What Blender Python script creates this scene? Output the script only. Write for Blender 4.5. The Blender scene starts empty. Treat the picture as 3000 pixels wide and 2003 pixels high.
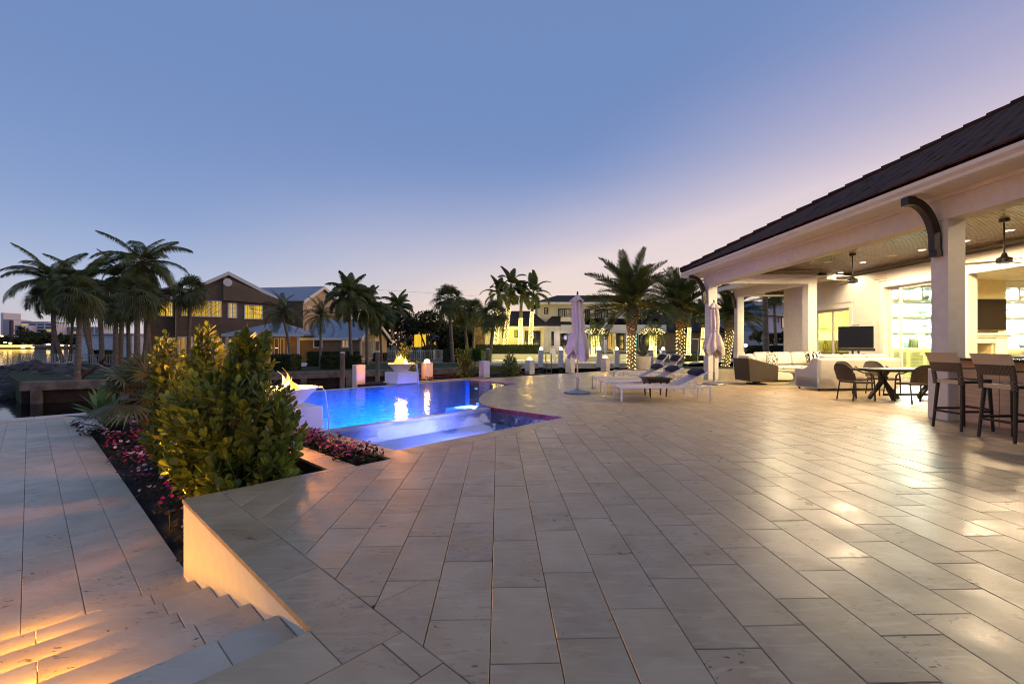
import bpy, bmesh, math, random
from mathutils import Vector, Matrix, Euler, geometry as mgeo
R = math.radians
S = bpy.context.scene
COL = S.collection
rnd = random.Random(7)


def C(h, a=1.0):
    """sRGB hex to linear RGBA"""
    v = [int(h[i:i + 2], 16) / 255 for i in (1, 3, 5)]
    return tuple((x / 12.92 if x <= .04045 else ((x + .055) / 1.055) ** 2.4) for x in v) + (a,)


# ---------------------------------------------------------------- camera, sky, exposure
CAM_H, FOC, HOR, YAW = 1.33, 1333.0, 1008.0, R(1.72)
cam_d = bpy.data.cameras.new('camera')
cam = bpy.data.objects.new('camera', cam_d); COL.objects.link(cam); S.camera = cam
cam_d.sensor_width = 36; cam_d.lens = 36 * FOC / 3000.0
cam.location = (0, 0, CAM_H); cam.rotation_euler = (R(90), 0, -YAW)
cam_d.shift_y = (HOR - 1001.5) / 3000.0
cam_d.clip_start = .05; cam_d.clip_end = 6000

# dusk sky: one smooth dome, blue overhead, pale towards the horizon, warm round the place where the sun went down
W = bpy.data.worlds.new('World'); S.world = W; W.use_nodes = True
wn, wl = W.node_tree.nodes, W.node_tree.links
bg = wn['Background']


def wramp(stops):
    n = wn.new('ShaderNodeValToRGB'); n.color_ramp.interpolation = 'B_SPLINE'
    e = n.color_ramp.elements
    while len(e) > 1: e.remove(e[0])
    e[0].position = stops[0][0]; e[0].color = C(stops[0][1])
    for p, c in stops[1:]:
        k = e.new(p); k.color = C(c)
    return n


def wmath(op, a, b=None):
    n = wn.new('ShaderNodeMath'); n.operation = op
    for i, x in enumerate((a, b)):
        if x is None: continue
        if isinstance(x, (int, float)): n.inputs[i].default_value = x
        else: wl.new(x, n.inputs[i])
    return n.outputs[0]


tc = wn.new('ShaderNodeTexCoord'); sx = wn.new('ShaderNodeSeparateXYZ')
wl.new(tc.outputs['Generated'], sx.inputs[0])
X_, Y_, Z_ = sx.outputs
hz = wmath('SQRT', wmath('ADD', wmath('MULTIPLY', X_, X_), wmath('MULTIPLY', Y_, Y_)))
def sstep(x, lo, hi):
    n = wn.new('ShaderNodeMapRange'); n.interpolation_type = 'SMOOTHSTEP'; wl.new(x, n.inputs[0])
    n.inputs[1].default_value = lo; n.inputs[2].default_value = hi
    return n.outputs[0]


def along(az):          # cosine of the horizontal turn away from that azimuth, fading overhead
    return wmath('ADD', wmath('MULTIPLY', X_, math.sin(R(az))), wmath('MULTIPLY', Y_, math.cos(R(az))))


nzs = wn.new('ShaderNodeTexNoise'); nzs.inputs['Scale'].default_value = 2.2; nzs.inputs['Detail'].default_value = 5
nmp = wn.new('ShaderNodeMapping'); nmp.inputs['Scale'].default_value = (1, 1, 3.5); wl.new(tc.outputs['Generated'], nmp.inputs[0]); wl.new(nmp.outputs[0], nzs.inputs['Vector'])
zc = wmath('MAXIMUM', wmath('ADD', Z_, wmath('MULTIPLY', wmath('SUBTRACT', nzs.outputs['Fac'], .5), .045)), 0.0)
away = wramp([(0, '#d3c2bb'), (.035, '#cdc4ca'), (.08, '#bcc2d8'), (.14, '#9db0d8'), (.22, '#7c98ce'), (.32, '#6c8cc8'), (.45, '#5f80bf'), (.6, '#6082bf'), (1, '#5c7cb2')])
near = wramp([(0, '#ffb566'), (.03, '#fccf9c'), (.08, '#f3dccb'), (.2, '#e7d5d9'), (.33, '#d6c5d6'), (.45, '#bcacd0'), (.52, '#a0a4d2'), (.64, '#7a90ca'), (1, '#5c7cb2')])
wl.new(zc, away.inputs[0]); wl.new(zc, near.inputs[0])
glow = wmath('MINIMUM', wmath('ADD', sstep(wmath('SUBTRACT', along(75), zc), -.06, .78), wmath('MULTIPLY', sstep(along(30), .35, .95), wmath('SUBTRACT', 1.0, sstep(zc, .04, .40)))), 1.0)
mx = wn.new('ShaderNodeMixRGB'); wl.new(glow, mx.inputs[0])
wl.new(away.outputs[0], mx.inputs[1]); wl.new(near.outputs[0], mx.inputs[2])
# the belt of Venus: the sky away from the sunset turns rosy above the horizon
anti = wramp([(0, '#8f8aa0'), (.06, '#b09cac'), (.18, '#b8a4b4'), (.35, '#98a0bc'), (.6, '#7088b4'), (1, '#5c7cb2')])
wl.new(zc, anti.inputs[0])
m3 = sstep(wmath('MULTIPLY', along(75), -1.0), .5, 1.0)
mx2 = wn.new('ShaderNodeMixRGB'); wl.new(m3, mx2.inputs[0]); wl.new(mx.outputs[0], mx2.inputs[1]); wl.new(anti.outputs[0], mx2.inputs[2])
hsv = wn.new('ShaderNodeHueSaturation'); hsv.inputs['Saturation'].default_value = .87; hsv.inputs['Hue'].default_value = .497
wl.new(mx2.outputs[0], hsv.inputs['Color']); wl.new(hsv.outputs[0], bg.inputs[0]); bg.inputs[1].default_value = 1.0
W.cycles.sampling_method = 'AUTOMATIC'
# the afterglow: one very soft, warm sun from where the sun went down, off to the right
sun_d = bpy.data.lights.new('sun', 'SUN'); sun_d.energy = .8; sun_d.angle = R(50); sun_d.color = C('#ffc8a0')[:3]
sun = bpy.data.objects.new('sun', sun_d); COL.objects.link(sun)
sun.rotation_euler = Vector((-math.sin(R(80)) * math.cos(R(18)), -math.cos(R(80)) * math.cos(R(18)), -math.sin(R(18)))).to_track_quat('-Z', 'Y').to_euler()
S.view_settings.view_transform = 'Standard'; S.view_settings.look = 'None'
S.view_settings.exposure = 0; S.view_settings.gamma = 1
S.view_settings.use_curve_mapping = False
S.render.engine = 'CYCLES'
S.cycles.use_denoising = True; S.cycles.filter_width = 1.05
S.cycles.max_bounces = 8; S.cycles.transparent_max_bounces = 24
S.cycles.diffuse_bounces = 3; S.cycles.glossy_bounces = 4; S.cycles.transmission_bounces = 6
S.cycles.sample_clamp_indirect = 4; S.cycles.caustics_reflective = False; S.cycles.caustics_refractive = False
# ---------------------------------------------------------------- helpers
CY, SY = math.cos(YAW), math.sin(YAW)
Q2 = math.sqrt(.5)


def gp(px, py, z=0.0):
    """point of the plane z on the sight line of photo pixel (px, py)"""
    d = FOC * (CAM_H - z) / (py - HOR); c = (px - 1500) / FOC * d
    return Vector((c * CY + d * SY, -c * SY + d * CY, z))


def dp(px, py, d):
    """point at depth d on that sight line"""
    c = (px - 1500) / FOC * d
    return Vector((c * CY + d * SY, -c * SY + d * CY, CAM_H - (py - HOR) / FOC * d))


def uv(u, v, z=0.0):
    """the pool and the steps stand at 45 degrees: u and v are their axes"""
    return Vector(((u - v) * Q2, (u + v) * Q2, z))


class WallPlane:
    """a vertical plane through the sight line of px0 at depth d0, turned by ang (right end away for +)"""
    def __init__(s, px0, d0, ang):
        s.o = dp(px0, HOR, d0); s.o.z = 0
        a = R(ang) - YAW; s.ang = a
        s.dir = Vector((math.cos(a), math.sin(a), 0)); s.n = Vector((math.sin(a), -math.cos(a), 0))

    def sz(s, px, py):
        r = dp(px, py, 1.0) - Vector((0, 0, CAM_H)); o = Vector((0, 0, CAM_H))
        t = (s.o - o).dot(s.n) / r.dot(s.n); p = o + r * t
        return (p - s.o).dot(s.dir), p.z

    def mat(s):
        return Matrix.Translation(s.o) @ Matrix.Rotation(s.ang, 4, 'Z')      # local x along the wall, local -y towards the viewer


class MB:
    def __init__(s):
        s.v = []; s.f = []; s.M = None

    def add(s, vs, fs):
        b = len(s.v)
        s.v += [tuple(s.M @ Vector(v)) for v in vs] if s.M is not None else [tuple(v) for v in vs]
        s.f += [tuple(i + b for i in f) for f in fs]
        return s

    def box(s, x0, x1, y0, y1, z0, z1, c=0.0):
        if c <= 0:
            return s.add([(x0, y0, z0), (x1, y0, z0), (x1, y1, z0), (x0, y1, z0), (x0, y0, z1), (x1, y0, z1), (x1, y1, z1), (x0, y1, z1)],
                         [(3, 2, 1, 0), (4, 5, 6, 7), (0, 1, 5, 4), (1, 2, 6, 5), (2, 3, 7, 6), (3, 0, 4, 7)])
        bm = bmesh.new(); bmesh.ops.create_cube(bm, size=1)
        for v in bm.verts:
            v.co = ((x0 + x1) / 2 + v.co.x * (x1 - x0), (y0 + y1) / 2 + v.co.y * (y1 - y0), (z0 + z1) / 2 + v.co.z * (z1 - z0))
        bmesh.ops.bevel(bm, geom=list(bm.edges), offset=c, segments=1 if c < .02 else 3, affect='EDGES', profile=.5)
        return s.bm(bm)

    def bm(s, bm):
        bm.verts.index_update()
        s.add([v.co.copy() for v in bm.verts], [[v.index for v in f.verts] for f in bm.faces]); bm.free()
        return s

    def obox(s, c, sz, rot=(0, 0, 0), ch=0.0):
        o = s.M
        m = Matrix.Translation(c) @ Euler(rot).to_matrix().to_4x4()
        s.M = o @ m if o is not None else m
        s.box(-sz[0] / 2, sz[0] / 2, -sz[1] / 2, sz[1] / 2, -sz[2] / 2, sz[2] / 2, ch); s.M = o
        return s

    def bar(s, a, b, w, h=None, ch=0.0):
        """a square bar from a to b"""
        a, b = Vector(a), Vector(b); d = b - a; L = d.length
        q = d.to_track_quat('Z', 'Y').to_matrix().to_4x4()
        o = s.M; m = Matrix.Translation(a) @ q; s.M = o @ m if o is not None else m
        h = h or w
        s.box(-w / 2, w / 2, -h / 2, h / 2, 0, L, ch); s.M = o
        return s

    def tube(s, pts, r, n=8, cap=True, flat=1.0):
        pts = [Vector(p) for p in pts]; k = len(pts)
        rr = r if isinstance(r, (list, tuple)) else [r] * k
        vs, fs = [], []; up = None
        for i, p in enumerate(pts):
            t = (pts[min(i + 1, k - 1)] - pts[max(i - 1, 0)]).normalized()
            if up is None: up = Vector((0, 0, 1)) if abs(t.z) < .9 else Vector((0, 1, 0))
            x = t.cross(up); x = x.normalized() if x.length > 1e-5 else Vector((1, 0, 0)); y = x.cross(t).normalized(); up = y
            for j in range(n):
                a = 2 * math.pi * j / n
                vs.append(p + x * (math.cos(a) * rr[i]) + y * (math.sin(a) * rr[i] * flat))
        for i in range(k - 1):
            for j in range(n):
                fs.append((i * n + j, i * n + (j + 1) % n, (i + 1) * n + (j + 1) % n, (i + 1) * n + j))
        if cap: fs += [tuple(range(n - 1, -1, -1)), tuple(range((k - 1) * n, k * n))]
        return s.add(vs, fs)

    def lathe(s, prof, n=20, c=(0, 0, 0), wob=None):
        vs, fs = [], []; k = len(prof)
        for i, (r, z) in enumerate(prof):
            for j in range(n):
                a = 2 * math.pi * j / n; q = r * (wob(a, z) if wob else 1)
                vs.append((c[0] + q * math.cos(a), c[1] + q * math.sin(a), c[2] + z))
        for i in range(k - 1):
            for j in range(n):
                fs.append((i * n + j, i * n + (j + 1) % n, (i + 1) * n + (j + 1) % n, (i + 1) * n + j))
        if prof[0][0] > 1e-4: fs.append(tuple(range(n - 1, -1, -1)))
        if prof[-1][0] > 1e-4: fs.append(tuple(range((k - 1) * n, k * n)))
        return s.add(vs, fs)

    def prism(s, poly, z0, z1, inset=0.0):
        """vertical prism over a counter-clockwise polygon; inset chamfers the top rim"""
        p = [Vector((q[0], q[1])) for q in poly]; n = len(p)
        if n < 3: return s
        area = sum(p[i].x * p[(i + 1) % n].y - p[(i + 1) % n].x * p[i].y for i in range(n))
        if area < 0: p.reverse()
        vs = [(q.x, q.y, z0) for q in p]
        if inset:
            vs += [(q.x, q.y, z1 - inset) for q in p] + [(q.x, q.y, z1) for q in shrink(p, inset)]
            rings = 3
        else:
            vs += [(q.x, q.y, z1) for q in p]; rings = 2
        fs = [tuple(range((rings - 1) * n, rings * n)), tuple(range(n - 1, -1, -1))]
        for k in range(rings - 1):
            for i in range(n):
                j = (i + 1) % n
                fs.append((k * n + i, k * n + j, (k + 1) * n + j, (k + 1) * n + i))
        return s.add(vs, fs)

    def extrude(s, poly, org, ax, ay, depth):
        """polygon in the plane (org, ax, ay), pushed by the vector depth"""
        org, ax, ay, dv = Vector(org), Vector(ax), Vector(ay), Vector(depth)
        a = [org + ax * p[0] + ay * p[1] for p in poly]; n = len(a)
        return s.add(a + [q + dv for q in a], [tuple(range(n)), tuple(range(2 * n - 1, n - 1, -1))] +
                     [(i, i + n, (i + 1) % n + n, (i + 1) % n) for i in range(n)])

    def grid(s, nx, ny, fn):
        vs = [fn(i / nx, j / ny) for j in range(ny + 1) for i in range(nx + 1)]
        return s.add(vs, [(j * (nx + 1) + i, j * (nx + 1) + i + 1, (j + 1) * (nx + 1) + i + 1, (j + 1) * (nx + 1) + i) for j in range(ny) for i in range(nx)])

    def ball(s, c, r, n=2):
        bm = bmesh.new(); bmesh.ops.create_icosphere(bm, subdivisions=n, radius=1)
        rr = r if isinstance(r, (tuple, list)) else (r, r, r)
        for v in bm.verts: v.co = Vector(c) + Vector((v.co.x * rr[0], v.co.y * rr[1], v.co.z * rr[2]))
        return s.bm(bm)

    def mesh(s, name, smooth=True, ang=40):
        me = bpy.data.meshes.new(name); me.from_pydata(s.v, [], s.f)
        if smooth:
            me.polygons.foreach_set('use_smooth', [True] * len(me.polygons))
            if ang < 180: me.set_sharp_from_angle(angle=R(ang))
        me.update()
        return me

    def build(s, name, mat, parent=None, smooth=True, ang=40, loc=None, kind=None):
        me = s.mesh(name, smooth, ang); me.materials.append(mat)
        return link(name, me, parent, loc, kind)


def link(name, me, parent=None, loc=None, kind=None, rot=None, mat4=None):
    o = bpy.data.objects.new(name, me); COL.objects.link(o)
    if parent is not None: o.parent = parent
    if mat4 is not None: o.matrix_local = mat4
    else:
        if loc is not None: o.location = loc
        if rot is not None: o.rotation_euler = rot
    if kind: o['kind'] = kind
    return o


def shrink(p, d):
    """inset a ccw polygon by d"""
    n = len(p); out = []
    for i in range(n):
        a, b, c = p[i - 1], p[i], p[(i + 1) % n]
        e1 = (b - a); e2 = (c - b)
        if e1.length < 1e-6 or e2.length < 1e-6: out.append(b.copy()); continue
        e1.normalize(); e2.normalize()
        n1 = Vector((-e1.y, e1.x)); n2 = Vector((-e2.y, e2.x)); m = n1 + n2
        k = 1 + n1.dot(n2)
        out.append(b + (m / k * d if k > .25 else n1 * d))
    return out


def clip(poly, a, b, c):
    """keep a*x + b*y >= c"""
    out = []; n = len(poly)
    for i in range(n):
        p, q = poly[i], poly[(i + 1) % n]
        dp_, dq = a * p.x + b * p.y - c, a * q.x + b * q.y - c
        if dp_ >= 0: out.append(p)
        if (dp_ > 0 > dq) or (dp_ < 0 < dq): out.append(p + (q - p) * (dp_ / (dp_ - dq)))
    return out


def area(p):
    return abs(sum(p[i].x * p[(i + 1) % len(p)].y - p[(i + 1) % len(p)].x * p[i].y for i in range(len(p)))) / 2 if len(p) > 2 else 0


def thing(name, label, cat, loc=(0, 0, 0), rz=0.0, group=None):
    o = bpy.data.objects.new(name, None); COL.objects.link(o); o.empty_display_size = .1
    o.location = loc; o.rotation_euler = (0, 0, rz)
    return tag(o, label, cat, group)


def tag(o, label, cat, group=None):
    o['label'] = label; o['category'] = cat
    if group: o['group'] = group
    return o


def struct(o):
    o['kind'] = 'structure'; return o


KIDS = {}


def copy_tree(o, parent=None):
    c = o.copy(); COL.objects.link(c)
    if parent is not None: c.parent = parent
    for ch in list(o.children): copy_tree(ch, c)
    return c


def again(o, loc, rz, label, scale=None):
    """another individual of a thing: it and its parts copied"""
    c = copy_tree(o); c.location = loc; c.rotation_euler = (0, 0, rz); c['label'] = label
    if scale: c.scale = (scale,) * 3
    return c


def lamp(kind, loc, energy, col, parent=None, size=.1, rot=None, angle=100, blend=.6, name='light'):
    d = bpy.data.lights.new(name, kind); d.energy = energy; d.color = C(col)[:3]
    if kind == 'AREA': d.size = size
    else: d.shadow_soft_size = size
    if kind == 'SPOT': d.spot_size = R(angle); d.spot_blend = blend
    o = bpy.data.objects.new(name, d); COL.objects.link(o); o.location = loc
    if rot: o.rotation_euler = rot
    if parent is not None: o.parent = parent
    return o


def aim(o, to):
    o.rotation_euler = (Vector(to) - o.location).to_track_quat('-Z', 'Y').to_euler(); return o


# ---------------------------------------------------------------- materials
MATS = {}


def mk(name, col, rough=.6, metal=0.0, var=.15, scale=4.0, bump=0.0, bscale=None, obj=0.0, col2=None, stretch=None,
       trans=0.0, emit=None, estr=0.0, spec=.5, alpha=None, coat=0.0, detail=4.0, world=False, isl=0.0, rvar=0.0, sss=0.0):
    if name in MATS: return MATS[name]
    m = bpy.data.materials.new(name); m.use_nodes = True; nt = m.node_tree; n, l = nt.nodes, nt.links
    b = n['Principled BSDF']
    if isinstance(col, str): col = C(col)
    b.inputs['Roughness'].default_value = rough; b.inputs['Metallic'].default_value = metal
    b.inputs['Specular IOR Level'].default_value = spec
    if coat: b.inputs['Coat Weight'].default_value = coat; b.inputs['Coat Roughness'].default_value = .1
    if trans: b.inputs['Transmission Weight'].default_value = trans
    if alpha is not None: b.inputs['Alpha'].default_value = alpha
    tcn = n.new('ShaderNodeTexCoord'); src = tcn.outputs['Object']
    if world: src = n.new('ShaderNodeNewGeometry').outputs['Position']
    if stretch:
        mp = n.new('ShaderNodeMapping'); mp.inputs['Scale'].default_value = stretch; l.new(src, mp.inputs[0]); src = mp.outputs[0]
    nz = n.new('ShaderNodeTexNoise'); nz.inputs['Scale'].default_value = scale; nz.inputs['Detail'].default_value = detail
    l.new(src, nz.inputs['Vector'])
    mix = n.new('ShaderNodeMixRGB'); c2 = C(col2) if isinstance(col2, str) else (col2 or tuple(x * (1 - var) for x in col[:3]) + (1,))
    c1 = tuple(min(1, x * (1 + var * .6)) for x in col[:3]) + (1,) if not col2 else col
    mix.inputs[1].default_value = c1; mix.inputs[2].default_value = c2
    rp = n.new('ShaderNodeMapRange'); rp.inputs[1].default_value = .32; rp.inputs[2].default_value = .68
    l.new(nz.outputs['Fac'], rp.inputs[0]); l.new(rp.outputs[0], mix.inputs[0])
    out = mix.outputs[0]
    if obj or isl:
        if isl:
            oi = n.new('ShaderNodeNewGeometry').outputs['Random Per Island']; amt = isl
        else:
            oi = n.new('ShaderNodeObjectInfo').outputs['Random']; amt = obj
        if obj and isl:
            ad = n.new('ShaderNodeMath'); ad.operation = 'ADD'; l.new(oi, ad.inputs[0])
            l.new(n.new('ShaderNodeObjectInfo').outputs['Random'], ad.inputs[1])
            fr = n.new('ShaderNodeMath'); fr.operation = 'FRACT'; l.new(ad.outputs[0], fr.inputs[0]); oi = fr.outputs[0]
        mm = n.new('ShaderNodeMapRange'); mm.inputs[3].default_value = 1 - amt; mm.inputs[4].default_value = 1 + amt
        l.new(oi, mm.inputs[0])
        vm = n.new('ShaderNodeVectorMath'); vm.operation = 'SCALE'; l.new(out, vm.inputs[0]); l.new(mm.outputs[0], vm.inputs['Scale'])
        out = vm.outputs[0]
    l.new(out, b.inputs['Base Color'])
    if rvar:
        rm = n.new('ShaderNodeMapRange'); rm.inputs[3].default_value = max(.03, rough - rvar); rm.inputs[4].default_value = rough + rvar
        l.new(nz.outputs['Fac'], rm.inputs[0]); l.new(rm.outputs[0], b.inputs['Roughness'])
    if bump:
        bn = n.new('ShaderNodeTexNoise'); bn.inputs['Scale'].default_value = bscale or scale * 6; bn.inputs['Detail'].default_value = 5
        l.new(src, bn.inputs['Vector'])
        bp = n.new('ShaderNodeBump'); bp.inputs['Strength'].default_value = bump; bp.inputs['Distance'].default_value = .02
        l.new(bn.outputs['Fac'], bp.inputs['Height']); l.new(bp.outputs[0], b.inputs['Normal'])
    if emit:
        b.inputs['Emission Color'].default_value = C(emit); b.inputs['Emission Strength'].default_value = estr
    MATS[name] = m
    return m


def noemit(m):
    m.cycles.emission_sampling = 'NONE'; return m


def leafmat(name, col, col2, rough=.4, trans=.25, obj=.3):
    """leaf: a little light passes through"""
    if name in MATS: return MATS[name]
    m = mk(name, col, rough, col2=col2, scale=2.2, isl=obj, obj=obj if obj else 0, world=True, spec=.4)
    nt = m.node_tree; n, l = nt.nodes, nt.links; b = n['Principled BSDF']; o = n['Material Output']
    t = n.new('ShaderNodeBsdfTranslucent'); ms = n.new('ShaderNodeMixShader'); ms.inputs[0].default_value = trans
    l.new(b.inputs['Base Color'].links[0].from_socket, t.inputs[0])
    l.new(b.outputs[0], ms.inputs[1]); l.new(t.outputs[0], ms.inputs[2]); l.new(ms.outputs[0], o.inputs[0])
    return m


def glassmat(name, tint='#ffffff', gloss=.1, rough=.02):
    """thin pane: mostly see-through, some mirror"""
    if name in MATS: return MATS[name]
    m = bpy.data.materials.new(name); m.use_nodes = True; n, l = m.node_tree.nodes, m.node_tree.links
    n.remove(n['Principled BSDF']); o = n['Material Output']
    t = n.new('ShaderNodeBsdfTransparent'); t.inputs[0].default_value = C(tint)
    g = n.new('ShaderNodeBsdfGlossy'); g.inputs['Roughness'].default_value = rough
    f = n.new('ShaderNodeFresnel'); f.inputs[0].default_value = 1.5
    ad = n.new('ShaderNodeMath'); ad.operation = 'MULTIPLY_ADD'; ad.inputs[1].default_value = .8; ad.inputs[2].default_value = gloss * .3
    l.new(f.outputs[0], ad.inputs[0])
    ms = n.new('ShaderNodeMixShader'); l.new(ad.outputs[0], ms.inputs[0]); l.new(t.outputs[0], ms.inputs[1]); l.new(g.outputs[0], ms.inputs[2])
    l.new(ms.outputs[0], o.inputs[0]); MATS[name] = m
    return m


def emitmat(name, col, strength, sample=True):
    if name in MATS: return MATS[name]
    m = bpy.data.materials.new(name); m.use_nodes = True; n, l = m.node_tree.nodes, m.node_tree.links
    n.remove(n['Principled BSDF']); e = n.new('ShaderNodeEmission'); e.inputs[0].default_value = C(col); e.inputs[1].default_value = strength
    l.new(e.outputs[0], n['Material Output'].inputs[0]); MATS[name] = m
    if not sample: noemit(m)
    return m
# ---------------------------------------------------------------- ground, water, terrace, pool
def travertine(name, c1, c2, c3, rough=.36):
    m = bpy.data.materials.new(name); m.use_nodes = True; n, l = m.node_tree.nodes, m.node_tree.links
    b = n['Principled BSDF']; g = n.new('ShaderNodeNewGeometry'); oi = n.new('ShaderNodeObjectInfo')
    def math_(op, a, b_=None):
        k = n.new('ShaderNodeMath'); k.operation = op
        for i, x in enumerate((a, b_)):
            if x is None: continue
            if isinstance(x, (int, float)): k.inputs[i].default_value = x
            else: l.new(x, k.inputs[i])
        return k.outputs[0]
    rn = math_('FRACT', math_('ADD', g.outputs['Random Per Island'], oi.outputs['Random']))
    cv = n.new('ShaderNodeCombineXYZ'); l.new(math_('MULTIPLY', rn, 71.0), cv.inputs[0]); l.new(math_('MULTIPLY', rn, 37.0), cv.inputs[2])
    ad = n.new('ShaderNodeVectorMath'); ad.operation = 'ADD'; l.new(g.outputs['Position'], ad.inputs[0]); l.new(cv.outputs[0], ad.inputs[1])
    P = ad.outputs[0]
    def noise(sc, det=5, st=None, dist=0.0):
        v = P
        if st:
            mp = n.new('ShaderNodeMapping'); mp.inputs['Scale'].default_value = st; l.new(v, mp.inputs[0]); v = mp.outputs[0]
        k = n.new('ShaderNodeTexNoise'); k.inputs['Scale'].default_value = sc; k.inputs['Detail'].default_value = det
        k.inputs['Distortion'].default_value = dist; l.new(v, k.inputs['Vector']); return k.outputs['Fac']
    def rng(x, lo, hi, a=0.0, z=1.0):
        k = n.new('ShaderNodeMapRange'); l.new(x, k.inputs[0])
        for i, y in enumerate((lo, hi, a, z)): k.inputs[i + 1].default_value = y
        return k.outputs[0]
    def mixc(f, a, c):
        k = n.new('ShaderNodeMixRGB'); l.new(f, k.inputs[0])
        for i, x in ((1, a), (2, c)):
            if isinstance(x, str): k.inputs[i].default_value = C(x)
            else: l.new(x, k.inputs[i])
        return k.outputs[0]
    cloud = noise(2.6, 6, None, .6); vein = noise(3.0, 6, (1.2, 6.5, 1), 1.2); patch = noise(1.1, 3)
    col = mixc(rng(cloud, .35, .68), c1, c2)
    col = mixc(math_('MULTIPLY', rng(vein, .52, .72), .55), col, c3)
    pit = math_('MULTIPLY', rng(noise(17, 4, (1, 2.2, 1), .8), .635, .675), rng(noise(2.6, 4), .52, .62))
    smear = math_('MULTIPLY', rng(noise(9, 7, (1.2, 2.4, 1), 1.5), .56, .70), rng(patch, .46, .64))
    col = mixc(math_('MULTIPLY', smear, .5), col, '#5d5148')
    col = mixc(math_('MULTIPLY', pit, .85), col, '#2a2420')
    sc = n.new('ShaderNodeVectorMath'); sc.operation = 'SCALE'; l.new(col, sc.inputs[0]); l.new(rng(rn, 0, 1, .89, 1.07), sc.inputs['Scale'])
    l.new(sc.outputs[0], b.inputs['Base Color'])
    l.new(rng(noise(3.4, 5), .3, .7, rough - .09, rough + .13), b.inputs['Roughness'])
    bp = n.new('ShaderNodeBump'); bp.inputs['Strength'].default_value = .12; bp.inputs['Distance'].default_value = .01
    h = math_('SUBTRACT', noise(22, 5), math_('MULTIPLY', pit, 1.5)); l.new(h, bp.inputs['Height']); l.new(bp.outputs[0], b.inputs['Normal'])
    MATS[name] = m
    return m


TRAV = travertine('travertine', '#b9a17d', '#a88e6a', '#c6b28f')
TRAV2 = travertine('travertine_walk', '#c9bba2', '#bbaa90', '#d2c4ae', .42)
STUCCO = mk('white_stucco', '#e3ddd0', .85, var=.05, scale=9, bump=.15, bscale=90)
GROUT = mk('grout', '#453b31', .9)
SOIL = mk('dark_soil', '#221a14', .95, var=.4, scale=14, bump=.9, bscale=40)
CONC = mk('old_concrete', '#8c7f72', .85, col2='#5c4f45', scale=2.5, bump=.3, bscale=20, world=True)
GRASS = mk('lawn_grass', '#33421c', .9, col2='#232e12', scale=.8, bump=.8, bscale=60, world=True)


def cu(p, k): return clip(p, Q2, Q2, k)            # u >= k
def cU(p, k): return clip(p, -Q2, -Q2, -k)         # u <= k
def cv_(p, k): return clip(p, -Q2, Q2, k)          # v >= k
def cV(p, k): return clip(p, Q2, -Q2, -k)          # v <= k


def far_line(p):
    a, b = Vector((-1.07, 17.25)), Vector((6.49, 23.45)); d = b - a
    p = clip(p, d.y, -d.x, d.y * a.x - d.x * a.y)
    return clip(p, 0, -1, -24.2)


ARC = [(6.70, 5.0), (6.70, 6.2), (6.74, 7.05), (6.92, 7.45), (7.22, 7.85), (7.6, 8.27), (8.0, 8.63), (8.5, 9.06), (9.0, 9.42), (9.55, 9.78), (10.13, 10.08), (10.75, 10.28), (11.42, 10.42)]


def arc_clip(p):
    for (u0, v0), (u1, v1) in zip(ARC[:-1], ARC[1:]):
        du, dv = u1 - u0, v1 - v0
        p = clip(p, Q2 * (dv + du), Q2 * (dv - du), u0 * dv - v0 * du)
        if len(p) < 3: return []
    return p


def V2(l): return [Vector(q) for q in l]


ZA = lambda p: cu(cV(cv_(p, 2.11), 4.65), 1.19)
ZA0 = lambda p: cu(cV(p, 2.11), 1.19)
ZB = lambda p: far_line(arc_clip(cV(cv_(p, 4.65), 10.42)))
ZC = lambda p: far_line(cu(cv_(p, 10.42), 11.42))
BIG = V2([(-7, -3.5), (26, -3.5), (26, 26), (-7, 26)])

terrace = struct(thing('terrace', 'pale travertine pool terrace of long pavers', 'terrace')); del terrace['category']
base = MB()
for z in (lambda p: cV(cu(p, -5), 2.11), lambda p: cu(cV(cv_(p, 2.11), 4.65), .95), ZB, ZC,
          lambda p: cu(cU(cV(cv_(p, 4.65), 4.71), 2.2), .95), lambda p: cu(cU(cV(cv_(p, 4.65), 7.9), 2.45), 2.2),
          lambda p: cu(cU(cV(cv_(p, 4.65), 5.0), 6.7), 2.9), lambda p: cu(cU(cV(cv_(p, 5.0), 7.9), 3.14), 2.9)):
    q = z(BIG)
    if len(q) > 2: base.prism(q, -1.7, -.028)
base.build('paver_bed', GROUT, terrace, smooth=False)

pav = []                                            # (visible size, polygon)


def add_pav(poly, parts=None):
    if len(poly) < 3 or area(poly) < .004: return
    c = sum(poly, Vector((0, 0))) / len(poly); d = c.x * SY + c.y * CY; x = c.x * CY - c.y * SY
    seen = d > .9 and abs(x / d) < 1.3
    pav.append(((area(poly) / d ** 3 if seen else 0), poly))


PW, PL, GAP = .297, .594, .0036
nx0 = -14
for i in range(nx0, 76):
    x0 = -.035 + i * PW
    off = (i * .37 + (.11 if i % 3 == 0 else 0)) % 1 * PL
    for j in range(-6, 44):
        y0 = j * PL + off + .05
        if y0 > 24.3 or x0 > 14.6 and y0 > 26: continue
        r = V2([(x0, y0), (x0 + PW, y0), (x0 + PW, y0 + PL), (x0, y0 + PL)])
        u_, v_ = (x0 + y0) * Q2, (y0 - x0) * Q2
        ps = [q for q in (ZA0(r), ZA(r), ZB(r), ZC(r)) if len(q) > 2 and area(q) > 1e-4]
        if not ps: continue
        if sum(area(q) for q in ps) > .998 * PW * PL: ps = [r]
        for q in ps:
            q = shrink(q if sum(q[k].x * q[(k + 1) % len(q)].y - q[(k + 1) % len(q)].x * q[k].y for k in range(len(q))) > 0 else q[::-1], GAP / 2)
            add_pav(q)


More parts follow.
